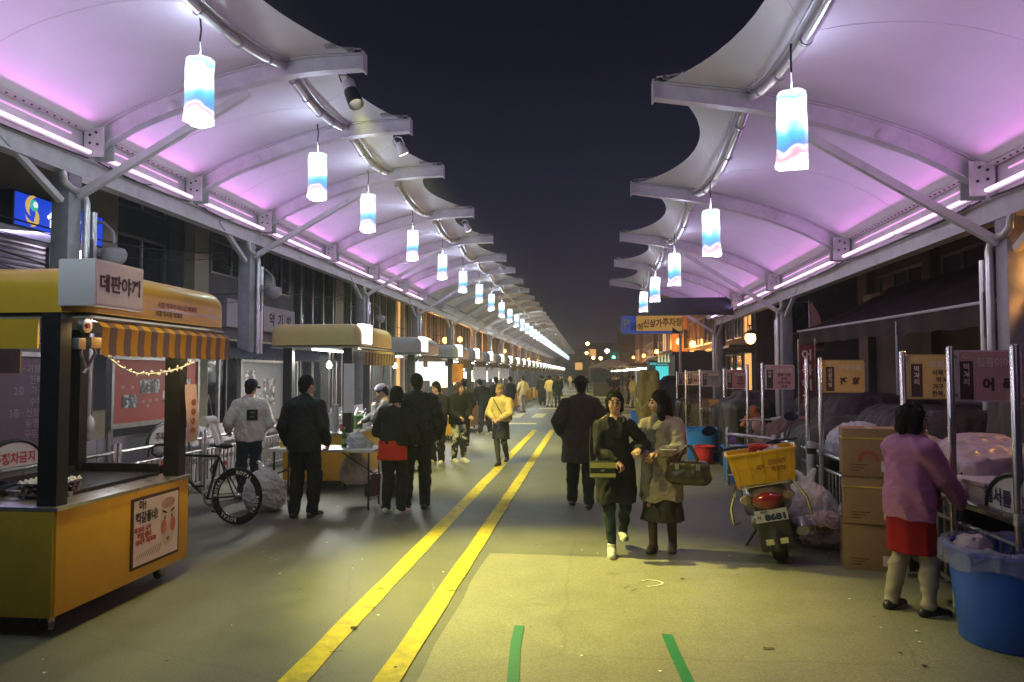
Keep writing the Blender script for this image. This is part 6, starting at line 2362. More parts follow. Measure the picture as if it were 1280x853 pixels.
def tarp_heap(label, loc, r, m, seed, rz=0, h=.025, boxy=None, wob=1.0):
    t = thing('tarp_heap', label, 'covered goods', loc, rz)
    s = Sdf((-r[0] * 1.35, -r[1] * 1.35, -.03), (r[0] * 1.35, r[1] * 1.35, r[2] * 1.35), h)
    bx = boxy or [((0, 0, r[2] * .45), (r[0] * .85, r[1] * .85, r[2] * .45)), ((r[0] * .15, 0, r[2] * .65), (r[0] * .5, r[1] * .55, r[2] * .35))]
    for c, hs in bx:
        s.rbox(c, hs, min(hs) * .45, .10)
    s.cap((0, 0, .0), (0, 0, .05), r[0] * 1.02, r[0] * .92, .12, (1, r[0] / r[1], 1))
    s.ripple(.020 * wob, 9, seed, (1, 1, .35))
    s.ripple(.012, 26, seed + 3, (1, 1, .22))
    s.plane((0, 0, -1), 0)
    s.build('tarpaulin', m, t)
    b = MB()
    for k in range(4):
        a = k * 1.57 + .5
        b.tube([(r[0] * 1.0 * math.cos(a), r[1] * 1.0 * math.sin(a), r[2] * (.35 + .1 * k)), (r[0] * 1.02 * math.cos(a + .5), r[1] * 1.0 * math.sin(a + .5), r[2] * .4), (r[0] * 1.0 * math.cos(a + 1.0), r[1] * 1.0 * math.sin(a + 1.0), r[2] * (.3 + .1 * k))], .008, 5)
    b.build('rope', DULLSTEEL, t, kind='stuff')
    return t


M_TG = mat('grey-green tarpaulin', (0.060, 0.056, 0.043), 0.6, 0, .25, 3, .3, 8)
M_TB = mat('black tarpaulin', (0.022, 0.020, 0.022), 0.5, 0, .25, 3, .3, 8)
M_TM = mat('brown tarpaulin', (0.030, 0.017, 0.018), 0.6, 0, .25, 3, .3, 8)
tarp_heap('grey-green tarpaulin draped over goods behind the yellow crate on the scooter', (3.35, 10.6, 0), (.62, .8, 1.22), M_TG, 3)
tarp_heap('black tarpaulin tower behind the blue bin with a red tub', (3.05, 15.0, 0), (.5, .9, 1.45), M_TB, 5)
tarp_heap('big dark brown covered pitch behind the cardboard boxes', (4.3, 9.2, 0), (1.0, 1.3, 1.45), M_TM, 7, boxy=[((0, 0, .7), (.85, 1.15, .7))], wob=.35)
tarp_heap('rounded grey-brown cover behind the yellow sign board', (4.25, 7.35, 0), (.62, .6, 1.75), mat('grey-brown cover', (.075, .058, .05), .65, 0, .2, 3, .3, 8), 9, boxy=[((0, 0, 1.0), (.42, .42, .68)), ((0, 0, .5), (.55, .5, .5))])
tarp_heap('dark brown covered pitch further back under the awning', (4.4, 12.6, 0), (.95, 1.6, 1.5), M_TM, 13, boxy=[((0, 0, .75), (.8, 1.4, .72))], wob=.35)
tarp_heap('olive cover with a pale fold behind the long-haired person', (1.72, 22.2, 0), (.42, .5, 1.95), mat('olive cover', (.10, .085, .03), .6, 0, .25, 3, .3, 8), 11, boxy=[((0, 0, 1.1), (.30, .36, .80)), ((-.12, 0, 1.0), (.22, .3, .45))])
tarp_heap('black covered cart beside the turquoise stall', (2.9, 27.5, 0), (.7, 1.0, 1.7), M_TB, 15)

# ------------------------------------------------------------------ chrome posts with shop boards
M_CHROME = mat('chrome post', (0.70, 0.66, 0.60), 0.24, 1.0, 0.05, 5, 0)
M_BPINK = mat('dusty pink board', (0.74, 0.40, 0.38), .5, 0, .06, 4)
M_BYEL = mat('ochre yellow board', (0.80, 0.57, 0.20), .5, 0, .06, 4)
M_BRED = mat('dull red board', (0.52, 0.20, 0.20), .5, 0, .06, 4)
M_BGREY = mat('grey lilac board', (0.34, 0.27, 0.29), .5, 0, .06, 4)
M_BDARK = mat('dark brown board strip', (0.085, 0.045, 0.042), .5, 0, .06, 4)
PALEINK = mat('pale cream print', (.85, .72, .62), .6)
PLUMINK = mat('plum print on board', (.10, .035, .04), .6)


def sign_post(label, y, top=2.0, board=None, h=.39, w=.50, head='', side='', lines=(), x=2.8, hol=True):
    T = thing('sign_post', label, 'sign post', (x, y, 0), group='chrome posts along the right fence')
    MB().lathe([(.028, 0.012), (.028, top), (.022, top + .012), (.001, top + .016)], (0, 0, 0), 14).build('pole', M_CHROME, T)
    MB().lathe([(.07, 0), (.07, .012)], (0, 0, 0), 16).build('foot', DULLSTEEL, T)
    MB().lathe([(.036, .80), (.036, .88)], (0, 0, 0), 14).build('collar', DULLSTEEL, T)
    if board is not None:
        z1 = top - .02
        z0 = z1 - h
        b = MB()
        # rounded outer corners
        pts = [(.035, z0), (w - .03, z0), (w - .009, z0 + .009), (w, z0 + .03), (w, z1 - .03), (w - .009, z1 - .009), (w - .03, z1), (.035, z1)]
        b.prism(pts, -.012, .012, 'y')
        p = b.build('board', M_SIGN0 if board is not M_BYEL else M_CREAM, T)
        MB().box(.06, w - .012, -.0145, -.0125, z0 + .012, z1 - .012).build('board_face', board, p)
        MB().box(.062, .16, -.0165, -.0147, z0 + .02, z1 - .085).build('side_strip', M_BDARK, p)
        MB().tube([(.11 + .018 * math.cos(a), -.016, z1 - .045 + .018 * math.sin(a)) for a in [2 * PI * k / 14 for k in range(14)]], .004, 5, closed=True).build('emblem', PALEINK, p)
        for k, ch in enumerate(side):
            text(ch, .055, PALEINK, (.11, -.0175, z1 - .13 - k * .058), (1, 0, 0), (0, 0, 1), p, .002)
        if head:
            text(head, .075, PALEINK, ((.17 + w) / 2, -.0165, z1 - .095), (1, 0, 0), (0, 0, 1), p, .003, wscale=.92)
        n_ = len(lines)
        for k, tx in enumerate(lines):
            sz = .10 if n_ == 1 else .052
            text(tx, sz, PLUMINK, ((.17 + w) / 2, -.0165, (z0 + .135) if n_ == 1 else (z1 - .165 - k * .062)), (1, 0, 0), (0, 0, 1), p, .005 if n_ == 1 else .001)
        for zz in (z0 + .05, z1 - .05):
            MB().box(.02, .045, -.018, .018, zz - .015, zz + .015).build('clamp', DULLSTEEL, T)
    return T


sign_post('chrome post with pink board reading 어묵 beside the person in mauve', 6.1, 2.0, M_BPINK, .40, .52, '길동이어묵', '먹거리', ('어  묵',))
sign_post('chrome post with yellow board of four lines behind the person in mauve', 6.98, 1.99, M_BYEL, .40, .52, '두리상회', '먹거리', ('어묵 떡갈', '먹거리', '가구 구두', '한복, 가방'))
sign_post('bare chrome post at the right picture edge by the big blue bin', 5.22, 1.98)
sign_post('chrome post with glowing yellow board behind the scooter crate', 9.38, 1.985, M_BYEL, .40, .52, '구두상회', '신상가방', ('잡  화',))
sign_post('bare chrome post left of the glowing yellow board', 9.94, 2.0)
sign_post('chrome post with dull pink board of small lines beyond the yellow board', 12.41, 1.96, M_BPINK, .40, .50, '한복상회', '한복', ('한복 가방', '수예', '구두 가방', '신상'))
sign_post('bare chrome post in front of the black tarpaulin tower', 13.58, 1.95)
sign_post('chrome post with dull red board beside the orange street lamp', 15.88, 1.90, M_BRED, .40, .50, '떡갈상회', '먹거리', ('떡갈', '어묵', '먹거리'))
sign_post('chrome post with grey-lilac board, third from the far end of the posts', 19.27, 1.89, M_BGREY, .40, .50, '정다상회', '가구', ('가구 가방', '구두'))
sign_post('chrome post with grey-lilac board, second from the far end of the posts', 22.11, 1.88, M_BGREY, .40, .50, '부산상회', '한복', ('한복 수예',))
sign_post('chrome post with grey-lilac board at the far end of the posts', 24.3, 1.86, M_BGREY, .40, .50, '두리상회', '가방', ('가방',))

# right fence
T = fence_panel('right fence panel with a white arch plate reading 질서를 지킵시다 behind the big blue bin', 1.75, '질서를 지킵시다', 'fence panels along the sign posts', mat('navy print', (.03, .03, .08), .6), face=-1)
T.location = (2.86, 4.45, 0)
rf = [((2.86, 6.15, 0), 0, 'right fence panel just beyond the pink board post'), ((2.84, 8.0, 0), 0, 'right fence panel behind the cardboard boxes and white bags'), ((2.84, 9.98, 0), R(0), 'right fence panel behind the scooter'), ((2.9, 11.2, 0), R(30), 'right fence panel angled towards the road beyond the scooter'),
      ((2.86, 13.7, 0), 0, 'right fence panel by the black tarpaulin tower'), ((2.86, 16.0, 0), 0, 'right fence panel beyond the dull red board'), ((2.86, 19.4, 0), 0, 'last right fence panel before the far boards')]
for loc, rz, lab in rf:
    T = fence_panel(lab, 1.72 if loc[1] < 9.5 or loc[1] > 12 else 1.35, None, 'fence panels along the sign posts')
    T.location = loc
    T.rotation_euler.z = rz
for i, (x, y, hh) in enumerate(((2.62, 10.9, .92), (2.75, 9.62, .95))):
    t = thing('bollard', ['grey steel bollard beside the angled fence panel', 'slim grey steel bollard between two chrome posts'][i], 'bollard', (x, y, 0))
    MB().lathe([(.055, 0), (.055, hh - .03), (.045, hh), (.001, hh + .01)], (0, 0, 0), 14).build('tube', DULLSTEEL, t)
    MB().lathe([(.058, hh - .15), (.058, hh - .08)], (0, 0, 0), 14, cap0=False, cap1=False).build('band', BLACKPL, t)

# ------------------------------------------------------------------ bins and tubs
M_BLUE = mat('blue plastic', (0.022, 0.12, 0.62), .42, 0, .10, 3, .04, 20)
M_BLUEL = mat('bright blue plastic', (0.022, 0.17, 0.66), .42, 0, .10, 3, .04, 20)
M_REDPL = mat('red plastic', (0.52, 0.03, 0.03), .42, 0, .10, 3)


def tub(label, loc, r, h_, m, name='plastic_bin', cat='bin', taper=.84, rim=.022, n=36, group=None):
    t = thing(name, label, cat, loc, 0, group)
    MB().lathe([(.0, .004), (r * taper - .02, 0), (r * taper, .02), (r * (taper + (1 - taper) * .55), h_ * .55), (r, h_ - .05), (r, h_ - .03), (r + rim, h_ - .025), (r + rim + .004, h_ - .008), (r + rim - .004, h_), (r - .008, h_ - .004),
                (r - .012, h_ - .05), (r * taper - .012, .03), (0, .03)], (0, 0, 0), n, cap0=False, cap1=False).build('body', m, t)
    for k in (0, 1):
        a = PI * k + .6
        c, s = math.cos(a), math.sin(a)
        MB().tube([((r + rim) * math.cos(a - .16), (r + rim) * math.sin(a - .16), h_ - .02), ((r + .055) * c, (r + .055) * s, h_ - .07), ((r + rim) * math.cos(a + .16), (r + rim) * math.sin(a + .16), h_ - .02)], .010, 6).build('handle', m, t)
    return t


t = tub('large blue bin with clear bag liner in the right foreground', (2.80, 5.36, 0), .36, .63, M_BLUE)
# clear liner folded over the rim, crumpled
lin = MB()
M_LINER = mat('clear violet film', (.42, .40, .62), .2, 0, .2, 8, .5, 26, spec=.9, alpha=.42)


def lfn(u, v):
    a = 2 * PI * u
    wob = .012 * math.sin(9 * a) + .010 * math.sin(17 * a + 1) + .006 * math.sin(31 * a)
    if v < .35:
        t_ = v / .35
        return ((.41 + wob) * math.cos(a), (.41 + wob) * math.sin(a), .52 + .13 * t_ + .02 * math.sin(5 * a) * (1 - t_))
    if v < .5:
        t_ = (v - .35) / .15
        return ((.41 - .06 * t_ + wob * .5) * math.cos(a), (.41 - .06 * t_ + wob * .5) * math.sin(a), .65 + .015 * math.sin(PI * t_) + .008 * math.sin(13 * a))
    t_ = (v - .5) / .5
    return ((.35 - .05 * t_ + wob * .7) * math.cos(a), (.35 - .05 * t_ + wob * .7) * math.sin(a), .65 - .45 * t_)


lin.grid(lfn, 96, 18)
lin.build('bag_liner', M_LINER, t)
bag('plastic_bag', 'pink-white crumpled bag end sticking out of the large blue bin', 'bag', (2.60, 5.42, .52), (.11, .10, .10), M_BAGP, 31, handles=False)
tub('tall bright blue pail with a lilac ladle beyond the scooter', (2.42, 12.75, 0), .215, .60, M_BLUEL, 'pail', 'pail', .86)
t = thing('ladle', 'lilac plastic ladle resting in the tall blue pail', 'ladle', (2.36, 12.6, .60), R(30))
MB().lathe([(.0, .0), (.07, .008), (.105, .05), (.115, .055), (.105, .06), (.0, .03)], (-.12, -.03, .14), 18, cap0=False, cap1=False, rot=Euler((R(68), 0, R(10))).to_matrix()).build('bowl', mat('lilac plastic', (.45, .22, .58), .4), t)
MB().tube([(-.06, 0, .10), (.06, .05, .0), (.12, .10, -.18)], .016, 7).build('handle', mat('lilac plastic', (.45, .22, .58), .4), t)
tub('wide blue bin behind the red tub near the far fence', (2.36, 15.9, 0), .36, .66, M_BLUEL, 'plastic_bin', 'bin', .88)
tub('red tub standing in front of the wide blue bin', (2.28, 15.2, 0), .19, .36, M_REDPL, 'plastic_tub', 'tub', .82)
tub('small red pail beyond the wide blue bin', (2.05, 17.2, 0), .16, .50, M_REDPL, 'pail', 'pail', .86)
tub('small bright blue pail near the far boards', (1.55, 25.0, 0), .2, .55, M_BLUEL, 'pail', 'pail', .86)

# ------------------------------------------------------------------ scooter with a yellow crate
def scooter():
    T = thing('scooter', 'old cream and red delivery scooter parked facing away, number plate 8681', 'scooter', (1.83, 7.42, 0), R(8))
    M_SB = mat('faded champagne paint', (.15, .125, .10), .32, .1, .12, 5, .04, 30, coat=.3)
    M_SR = mat('red tail lens', (.24, .014, .012), .18, 0, .12, 9, coat=.5)
    M_SD = mat('dark grey plastic', (.03, .03, .033), .5, 0, .2, 9)
    for yy, nm in ((0, 'wheel'), (1.22, 'wheel')):
        W = MB().tube([(0, yy + .185 * math.cos(a), .245 + .185 * math.sin(a)) for a in [2 * PI * k / 30 for k in range(30)]], .058, 10, closed=True).build(nm, RUBBER, T)
        MB().lathe([(.13, -.04), (.05, -.045), (.05, .045), (.13, .04)], (0, yy, .245), 20, 'x').build('rim', DULLSTEEL, W)
    s = Sdf((-.30, -.35, .2), (.30, 1.0, .95), .010)
    s.cap((0, -.10, .64), (0, .45, .66), .15, .16, .05, (.95, 1, 1.2)).cap((0, -.18, .62), (0, .1, .55), .13, .17, .05, (1, 1, 1.1))
    s.cap((0, .45, .60), (0, .60, .30), .14, .12, .06)
    s.rbox((0, .72, .28), (.16, .28, .05), .04, .05)
    s.ell((0, .0, .34), (.13, .30, .14), .02, None, 's')
    s.build('body_shell', M_SB, T)
    s = Sdf((-.28, .75, .2), (.28, 1.3, 1.1), .010)
    s.rbox((0, 1.00, .62), (.20, .035, .34), .03, .03, Euler((R(-14), 0, 0)).to_matrix()).ell((0, 1.02, .9), (.16, .10, .12), .05)
    s.build('leg_shield', M_SB, T)
    s = Sdf((-.2, 1.0, .2), (.2, 1.5, .6), .010)
    s.ell((0, 1.22, .36), (.10, .26, .16), .02).ell((0, 1.22, .28), (.075, .24, .16), .01, None, 's')
    s.plane((0, 0, -1), -.30)
    s.build('front_mudguard', M_SB, T)
    MB().tube([(-.0, 1.06, .80), (0, 1.17, .5), (0, 1.22, .25)], .03, 8).build('fork', DULLSTEEL, T)
    s = Sdf((-.25, -.3, .65), (.25, .7, 1.0), .010)
    s.rbox((0, .36, .78), (.145, .28, .05), .05, .03).ell((0, .2, .765), (.14, .2, .05), .03)
    s.build('seat', BLACKPL, T)
    # tail: lens, side panels, plate, mud flap
    s = Sdf((-.30, -.45, .45), (.30, .0, .85), .008)
    s.ell((0, -.30, .655), (.105, .05, .05), .02).ell((0, -.30, .63), (.075, .05, .08), .03)
    s.build('tail_light', M_SR, T)
    for sd in (-1, 1):
        MB().lathe([(.001, -.025), (.038, -.016), (.046, .02), (.03, .06)], (sd * .145, -.27, .66), 14, 'y').build('turn_lamp', mat('smoky cream lens', (.26, .19, .14), .15, 0, .1, 9, coat=.6), T)
    MB().obox((0, -.27, .47), (.10, 0, 0), (0, .012, .12), (0, .01, .0)).build('plate_hanger', M_SD, T)
    p = MB().box(-.11, .11, -.318, -.310, .445, .555).build('number_plate', mat('plate white', (.50, .50, .56), .4, 0, .08, 12), T)
    INKB = mat('plate blue-black print', (.02, .03, .10), .6)
    text('8681', .075, INKB, (.030, -.320, .487), (1, 0, 0), (0, 0, 1), p, .004)
    text('부산', .028, INKB, (-.045, -.320, .538), (1, 0, 0), (0, 0, 1), p, .001)
    text('가', .036, INKB, (-.085, -.320, .49), (1, 0, 0), (0, 0, 1), p, .001)
    s = Sdf((-.2, -.42, .08), (.2, .1, .5), .010)
    s.rbox((0, -.26, .30), (.115, .02, .16), .015, .01, Euler((R(12), 0, 0)).to_matrix())
    s.ell((0, .0, .26), (.085, .33, .27), .02).ell((0, .0, .23), (.075, .29, .24), .01, None, 's')
    s.plane((0, 0, -1), -.16)
    s.build('rear_mudguard', M_SD, T)
    MB().box(-.075, .075, -.318, -.306, .235, .285).build('reflector', mat('pale reflector', (.55, .50, .30), .3), T)
    MB().lathe([(.045, -.05), (.06, .0), (.06, .34), (.035, .40)], (.19, -.02, .27), 14, 'y').build('exhaust', DULLSTEEL, T)
    MB().box(.11, .16, -.05, .45, .2, .34).build('engine_case', M_SD, T, bevel=.02)
    # rear carrier and guard bars
    c = MB()
    for sd in (-1, 1):
        c.tube([(sd * .16, .15, .76), (sd * .17, -.05, .785), (sd * .17, -.32, .785)], .011, 7)
        c.tube([(sd * .24, .30, .35), (sd * .27, -.12, .42), (sd * .26, -.22, .60), (sd * .19, -.20, .80)], .012, 7)
    for yy in (-.32, -.18, -.05):
        c.tube([(-.17, yy, .785), (.17, yy, .785)], .009, 6)
    c.build('carrier', M_CHROME, T)
    h = MB()
    for sd in (-1, 1):
        h.tube([(0, 1.02, 1.0), (sd * .16, .98, 1.04), (sd * .33, .90, 1.03)], .013, 7)
    h.build('handlebar', BLACKPL, T)
    for sd in (-1, 1):
        MB().tube([(sd * .26, .93, 1.04), (sd * .33, .95, 1.20)], .006, 6).build('mirror_stem', BLACKPL, T)
        mr_ = Euler((R(-32), 0, 0)).to_matrix()
        MB().lathe([(.001, .012), (.055, .01), (.062, 0)], (sd * .34, .94, 1.27), 18, 'y', cap1=False, rot=mr_).build('mirror_back', BLACKPL, T)
        MB().lathe([(.060, -.004), (.001, -.005)], (sd * .34, .94, 1.27), 18, 'y', cap0=False, rot=mr_).build('mirror_glass', mat('mirror', (.85, .85, .9), .03, 1, .01, 3), T)
    MB().lathe([(.07, -.08), (.09, .0), (.08, .05)], (0, 1.06, .93), 16, 'y').build('headlamp', WHITEPL, T)
    MB().tube([(-.12, .55, .24), (-.28, .52, .01)], .013, 7).build('side_stand', DARKIRON, T)
    T.rotation_euler = (0, R(-12), R(-11))
    T.scale = (1.32, 1.08, 1.0)
    return T


SCO = scooter()
M_CRATE = mat('yellow moulded crate', (.80, .46, .02), .45, 0, .12, 5, .08, 30, col2=(.62, .34, .02), fac_lo=.52, fac_hi=.75)
t = thing('crate', 'yellow plastic delivery crate tilted on the scooter carrier', 'crate', (1.67, 7.38, .775))
W, D, Hh = .31, .21, .29
tp = .86
# four slightly tapering walls, floor, thick rim and ribs
for nm, vs in (('side', [(-W * tp, -D * tp, 0), (W * tp, -D * tp, 0), (W, -D, Hh), (-W, -D, Hh)]), ('side', [(W * tp, D * tp, 0), (-W * tp, D * tp, 0), (-W, D, Hh), (W, D, Hh)]),
               ('side', [(-W * tp, D * tp, 0), (-W * tp, -D * tp, 0), (-W, -D, Hh), (-W, D, Hh)]), ('side', [(W * tp, -D * tp, 0), (W * tp, D * tp, 0), (W, D, Hh), (W, -D, Hh)])):
    c = sum((Vector(v) for v in vs), Vector()) / 4
    inn = [tuple(Vector(v) * 1 - Vector((c.x, c.y, 0)).normalized() * .006) for v in vs]
    MB().add(list(vs) + inn, [(0, 1, 2, 3), (7, 6, 5, 4), (0, 4, 5, 1), (1, 5, 6, 2), (2, 6, 7, 3), (3, 7, 4, 0)]).build(nm, M_CRATE, t)
MB().box(-W * tp, W * tp, -D * tp, D * tp, -.004, .006).build('bottom', M_CRATE, t)
r_ = MB()
for a, b_ in (((-W, -D), (W, -D)), ((W, -D), (W, D)), ((W, D), (-W, D)), ((-W, D), (-W, -D))):
    r_.bar((a[0] * 1.01, a[1] * 1.01, Hh), (b_[0] * 1.01, b_[1] * 1.01, Hh), .026, .02)
r_.build('rim', M_CRATE, t)
for k in range(5):
    x = -.26 + k * .13
    MB().bar((x * tp, -D * tp - .004, .01), (x, -D - .004, Hh - .02), .010, .010, up=(1, 0, 0)).build('rib', M_CRATE, t)
MB().bar((-W * .93, -D * .93 - .004, Hh * .52), (W * .93, -D * .93 - .004, Hh * .52), .008, .010).build('rib', M_CRATE, t)
for k, (x, z, tx) in enumerate(((.135, .19, '신상시장'), (.135, .12, '먹거리'), (-.02, .15, '시장'))):
    text(tx, .048, mat('faded crate print', (.30, .15, .02), .6), (x, -D * (tp + (1 - tp) * z / Hh) - .010, z), (1, 0, 0), (0, (1 - tp) * -D / Hh, 1), t, .003)
t.rotation_euler = (0, R(-10), R(-9))
tt = tub('red lidded tub inside the yellow crate', (1.635, 7.44, .96), .085, .15, M_REDPL, 'plastic_tub', 'tub', .9)
bag('plastic_bag', 'clear crumpled bag beside the red tub in the yellow crate', 'bag', (1.73, 7.40, .90), (.16, .12, .11), M_BAGP, 33, handles=False)

# ------------------------------------------------------------------ cardboard boxes, bags and clutter by the fence
M_CARD = mat('corrugated cardboard', (0.36, 0.22, 0.115), .8, 0, .14, 3, .15, 40, col2=(.28, .165, .085), fac_lo=.5, fac_hi=.75)
M_CARDY = mat('pale cardboard', (0.46, 0.30, 0.13), .8, 0, .14, 3, .15, 40)


def carton(label, loc, dx, dy, h_, rz, m=M_CARD, strap=True, mark=False):
    t = thing('cardboard_box', label, 'box', loc, rz, 'cardboard boxes by the right fence')
    MB().box(-dx, dx, -dy, dy, 0, h_ - .006).build('carton', m, t, bevel=.006)
    MB().box(-dx, -.002, -dy, dy, h_ - .0055, h_).build('flap', m, t)
    MB().box(.002, dx, -dy, dy, h_ - .0055, h_ + .001).build('flap', m, t)
    MB().box(-.03, .03, -dy - .002, dy + .002, h_ + .001, h_ + .0025).build('tape', M_BEIGE, t)
    if strap:
        b = MB()
        for a, c in (((-dx, -dy), (dx, -dy)), ((dx, -dy), (dx, dy)), ((dx, dy), (-dx, dy)), ((-dx, dy), (-dx, -dy))):
            b.bar((a[0] * 1.008, a[1] * 1.012, h_ * .80), (c[0] * 1.008, c[1] * 1.012, h_ * .80), .004, .014)
        b.build('strap', mat('yellow strap', (.62, .48, .06), .4), t)
    for k in range(3):
        MB().box(-dx * .72, -dx * .72 + dx * (.62 - .14 * k), -dy - .0016, -dy - .0004, h_ * (.24 - .06 * k), h_ * (.24 - .06 * k) + .011).build('printed_line', mat('faded brown print', (.17, .09, .05), .7), t)
    MB().box(dx * .35, dx * .85, -dy - .0016, -dy - .0004, h_ * .12, h_ * .34).build('paper_label', PAPER, t)
    if mark:
        b = MB()
        for k in range(20):
            a0, a1 = PI * 1.15 * k / 20 - .2, PI * 1.15 * (k + 1) / 20 - .2
            b.add([(-.02 + .055 * math.cos(a0), -dy - .0015, h_ * .35 + .055 * math.sin(a0)), (-.02 + .09 * math.cos(a0), -dy - .0015, h_ * .35 + .09 * math.sin(a0)),
                   (-.02 + .09 * math.cos(a1), -dy - .0015, h_ * .35 + .09 * math.sin(a1)), (-.02 + .055 * math.cos(a1), -dy - .0015, h_ * .35 + .055 * math.sin(a1))], [(0, 1, 2, 3)])
        b.build('printed_mark', mat('faded red print', (.42, .10, .05), .7), t)
    return t


carton('bottom cardboard box of the stack beside the person in mauve', (2.60, 7.32, 0), .24, .20, .42, R(-12), strap=False)
carton('middle cardboard box of the stack beside the person in mauve', (2.62, 7.30, .425), .25, .21, .42, R(-16), strap=True)
carton('top cardboard box with red arc print and yellow strap beside the person in mauve', (2.61, 7.32, .85), .24, .20, .44, R(-14), strap=True, mark=True)
carton('pale cardboard box at the top behind the person in mauve', (3.02, 7.55, .80), .20, .20, .46, R(-20), M_CARDY, strap=True)
carton('cardboard box standing under the pale one behind the person in mauve', (3.02, 7.52, 0), .22, .22, .795, R(-18), M_CARD, strap=False)
bag('rubbish_bag', 'white crumpled rubbish bag on the ground beside the scooter', 'bag', (2.36, 8.45, 0), (.31, .26, .33), M_BAGW, 41, h=.014)
bag('rubbish_bag', 'pinkish bag of food waste in front of the white rubbish bag', 'bag', (2.42, 8.08, 0), (.23, .19, .20), M_BAGP, 43, handles=False, h=.012)
bag('rubbish_bag', 'pale half-open bag between the white rubbish bag and the boxes', 'bag', (2.80, 8.35, 0), (.20, .18, .24), M_BAGW, 45, h=.013)
bag('rubbish_bag', 'large white sack on goods behind the fence left of the boxes', 'bag', (3.35, 8.9, .55), (.30, .26, .30), M_BAGW, 47, handles=False, h=.015)
t = thing('paper_scraps', 'flattened brown wrapper lying on the pinkish waste bag', 'paper', (2.38, 7.92, .24), R(20))
MB().grid(lambda u, v: (-.10 + .2 * u, -.07 + .14 * v, .02 * math.sin(u * 6) + .02 * math.sin(v * 5)), 10, 8, .003).build('wrapper', M_CARDY, t)

bag('plastic_sheet', 'pale crumpled plastic sheet over goods between the boxes and the yellow board post', 'sheet', (3.35, 8.15, .62), (.42, .38, .30), M_BAGP, 61, handles=False, h=.018, amp=.016)
bag('plastic_sheet', 'clear plastic draped on goods beyond the white sack', 'sheet', (3.3, 9.55, .72), (.36, .40, .26), M_BAGW, 63, handles=False, h=.018, amp=.016)

# serving table behind the arch plate: pot, foam boxes, plastic sheet
T = thing('serving_table', 'low trestle table behind the right fence carrying the steel pot', 'table', (3.45, 5.9, 0))
MB().box(-.45, .65, -1.0, 1.0, .72, .75).build('tabletop', M_TOP, T)
for a, b_ in ((-.4, -.9), (-.4, .9), (.6, -.9), (.6, .9)):
    MB().tube([(a, b_, 0), (a, b_, .72)], .018, 8).build('leg', DULLSTEEL, T)
MB().box(-.40, .60, -.92, .92, .70, .719).build('apron_rail', DULLSTEEL, T)
t = thing('cooking_pot', 'big steel cooking pot with lid on the trestle table behind the arch plate', 'pot', (3.22, 5.62, .752))
MB().lathe([(.0, 0), (.19, 0), (.20, .01), (.20, .24), (.21, .25)], (0, 0, 0), 28, cap1=False).build('body', STEEL, t)
MB().lathe([(.212, .251), (.20, .262), (.12, .285), (.03, .295), (.0, .296)], (0, 0, 0), 28, cap0=False, cap1=False).build('lid', STEEL, t)
for sd in (-1, 1):
    MB().tube([(sd * .20, -.05, .18), (sd * .245, -.03, .18), (sd * .245, .03, .18), (sd * .20, .05, .18)], .008, 6).build('handle', BLACKPL, t)
MB().lathe([(.012, .296), (.024, .32), (.02, .335), (.0, .338)], (0, 0, 0), 14, cap1=False).build('knob', BLACKPL, t)
t = thing('foam_box', 'white foam box with closed lid next to the steel pot', 'box', (3.05, 6.12, .752), R(8))
MB().box(-.17, .17, -.22, .22, 0, .20).build('body', WHITEPL, t, bevel=.01)
MB().box(-.18, .18, -.23, .23, .201, .235).build('lid', WHITEPL, t, bevel=.01)
t = thing('dark_bag', 'dark blue carrier bag with looped handle hooked on the right fence', 'bag', (2.98, 6.35, .60))
s_ = Sdf((-.2, -.2, -.02), (.2, .2, .4), .012)
s_.ell((0, 0, .12), (.13, .12, .13), .02).cap((0, 0, .2), (0, .02, .28), .06, .03, .04)
s_.ripple(.010, 40, 3)
s_.build('film', mat('navy film', (.025, .03, .055), .35, 0, .2, 9), t)
MB().tube([(0, -.05, .26), (0, 0, .40), (0, .05, .26)], .006, 5).build('handle', BLACKPL, t)
t = thing('plastic_sheet', 'crumpled pinkish plastic sheet spread over goods behind the pot', 'sheet', (3.75, 6.9, 0))
s_ = Sdf((-.95, -.85, .6), (1.1, .85, 1.5), .022)
s_.rbox((0, 0, .95), (.75, .6, .17), .1, .05).ell((-.3, .1, 1.10), (.35, .4, .16), .1).ell((.45, -.1, 1.08), (.4, .4, .14), .1)
s_.ripple(.022, 14, 3)
s_.ripple(.010, 34, 5)
s_.build('film', M_BAGP, t)
MB().box(-.7, .7, -.55, .55, 0, .84).build('goods', M_TB, t, bevel=.04)
t = thing('orange_cloth', 'orange cloth hung below the pink board behind the fence', 'cloth', (3.75, 6.55, 1.28))
MB().grid(lambda u, v: (-.13 + .26 * u, .03 * math.sin(u * 9) + .02 * v, .26 * v), 14, 6, .004).build('cloth', mat('orange cloth', (.55, .13, .02), .7, 0, .1, 8), t)
MB().tube([(-.2, .02, .26), (.2, .02, .26)], .008, 6).build('rod', DULLSTEEL, t)
# bundle of poles leaning behind the pink board
t = thing('pole_bundle', 'bundle of grey poles and brooms leaning behind the pink board', 'poles', (4.0, 6.35, 0))
for k in range(7):
    x = -.25 + k * .085
    MB().tube([(x - .10, .1 * (k % 3), .0), (x + .06 * (k % 2), .05 * (k % 2) + .10, 1.85 - .1 * (k % 3))], .017, 7).build('pole', [DULLSTEEL, WHITEPAINT, M_BEIGE][k % 3], t)
s_ = Sdf((-.2, -.1, 1.4), (.35, .35, 1.95), .014)
s_.ell((.05, .12, 1.68), (.14, .09, .17), .03)
s_.ripple(.014, 40, 3, (1, 1, .2))
s_.build('broom_head', M_TM, t)
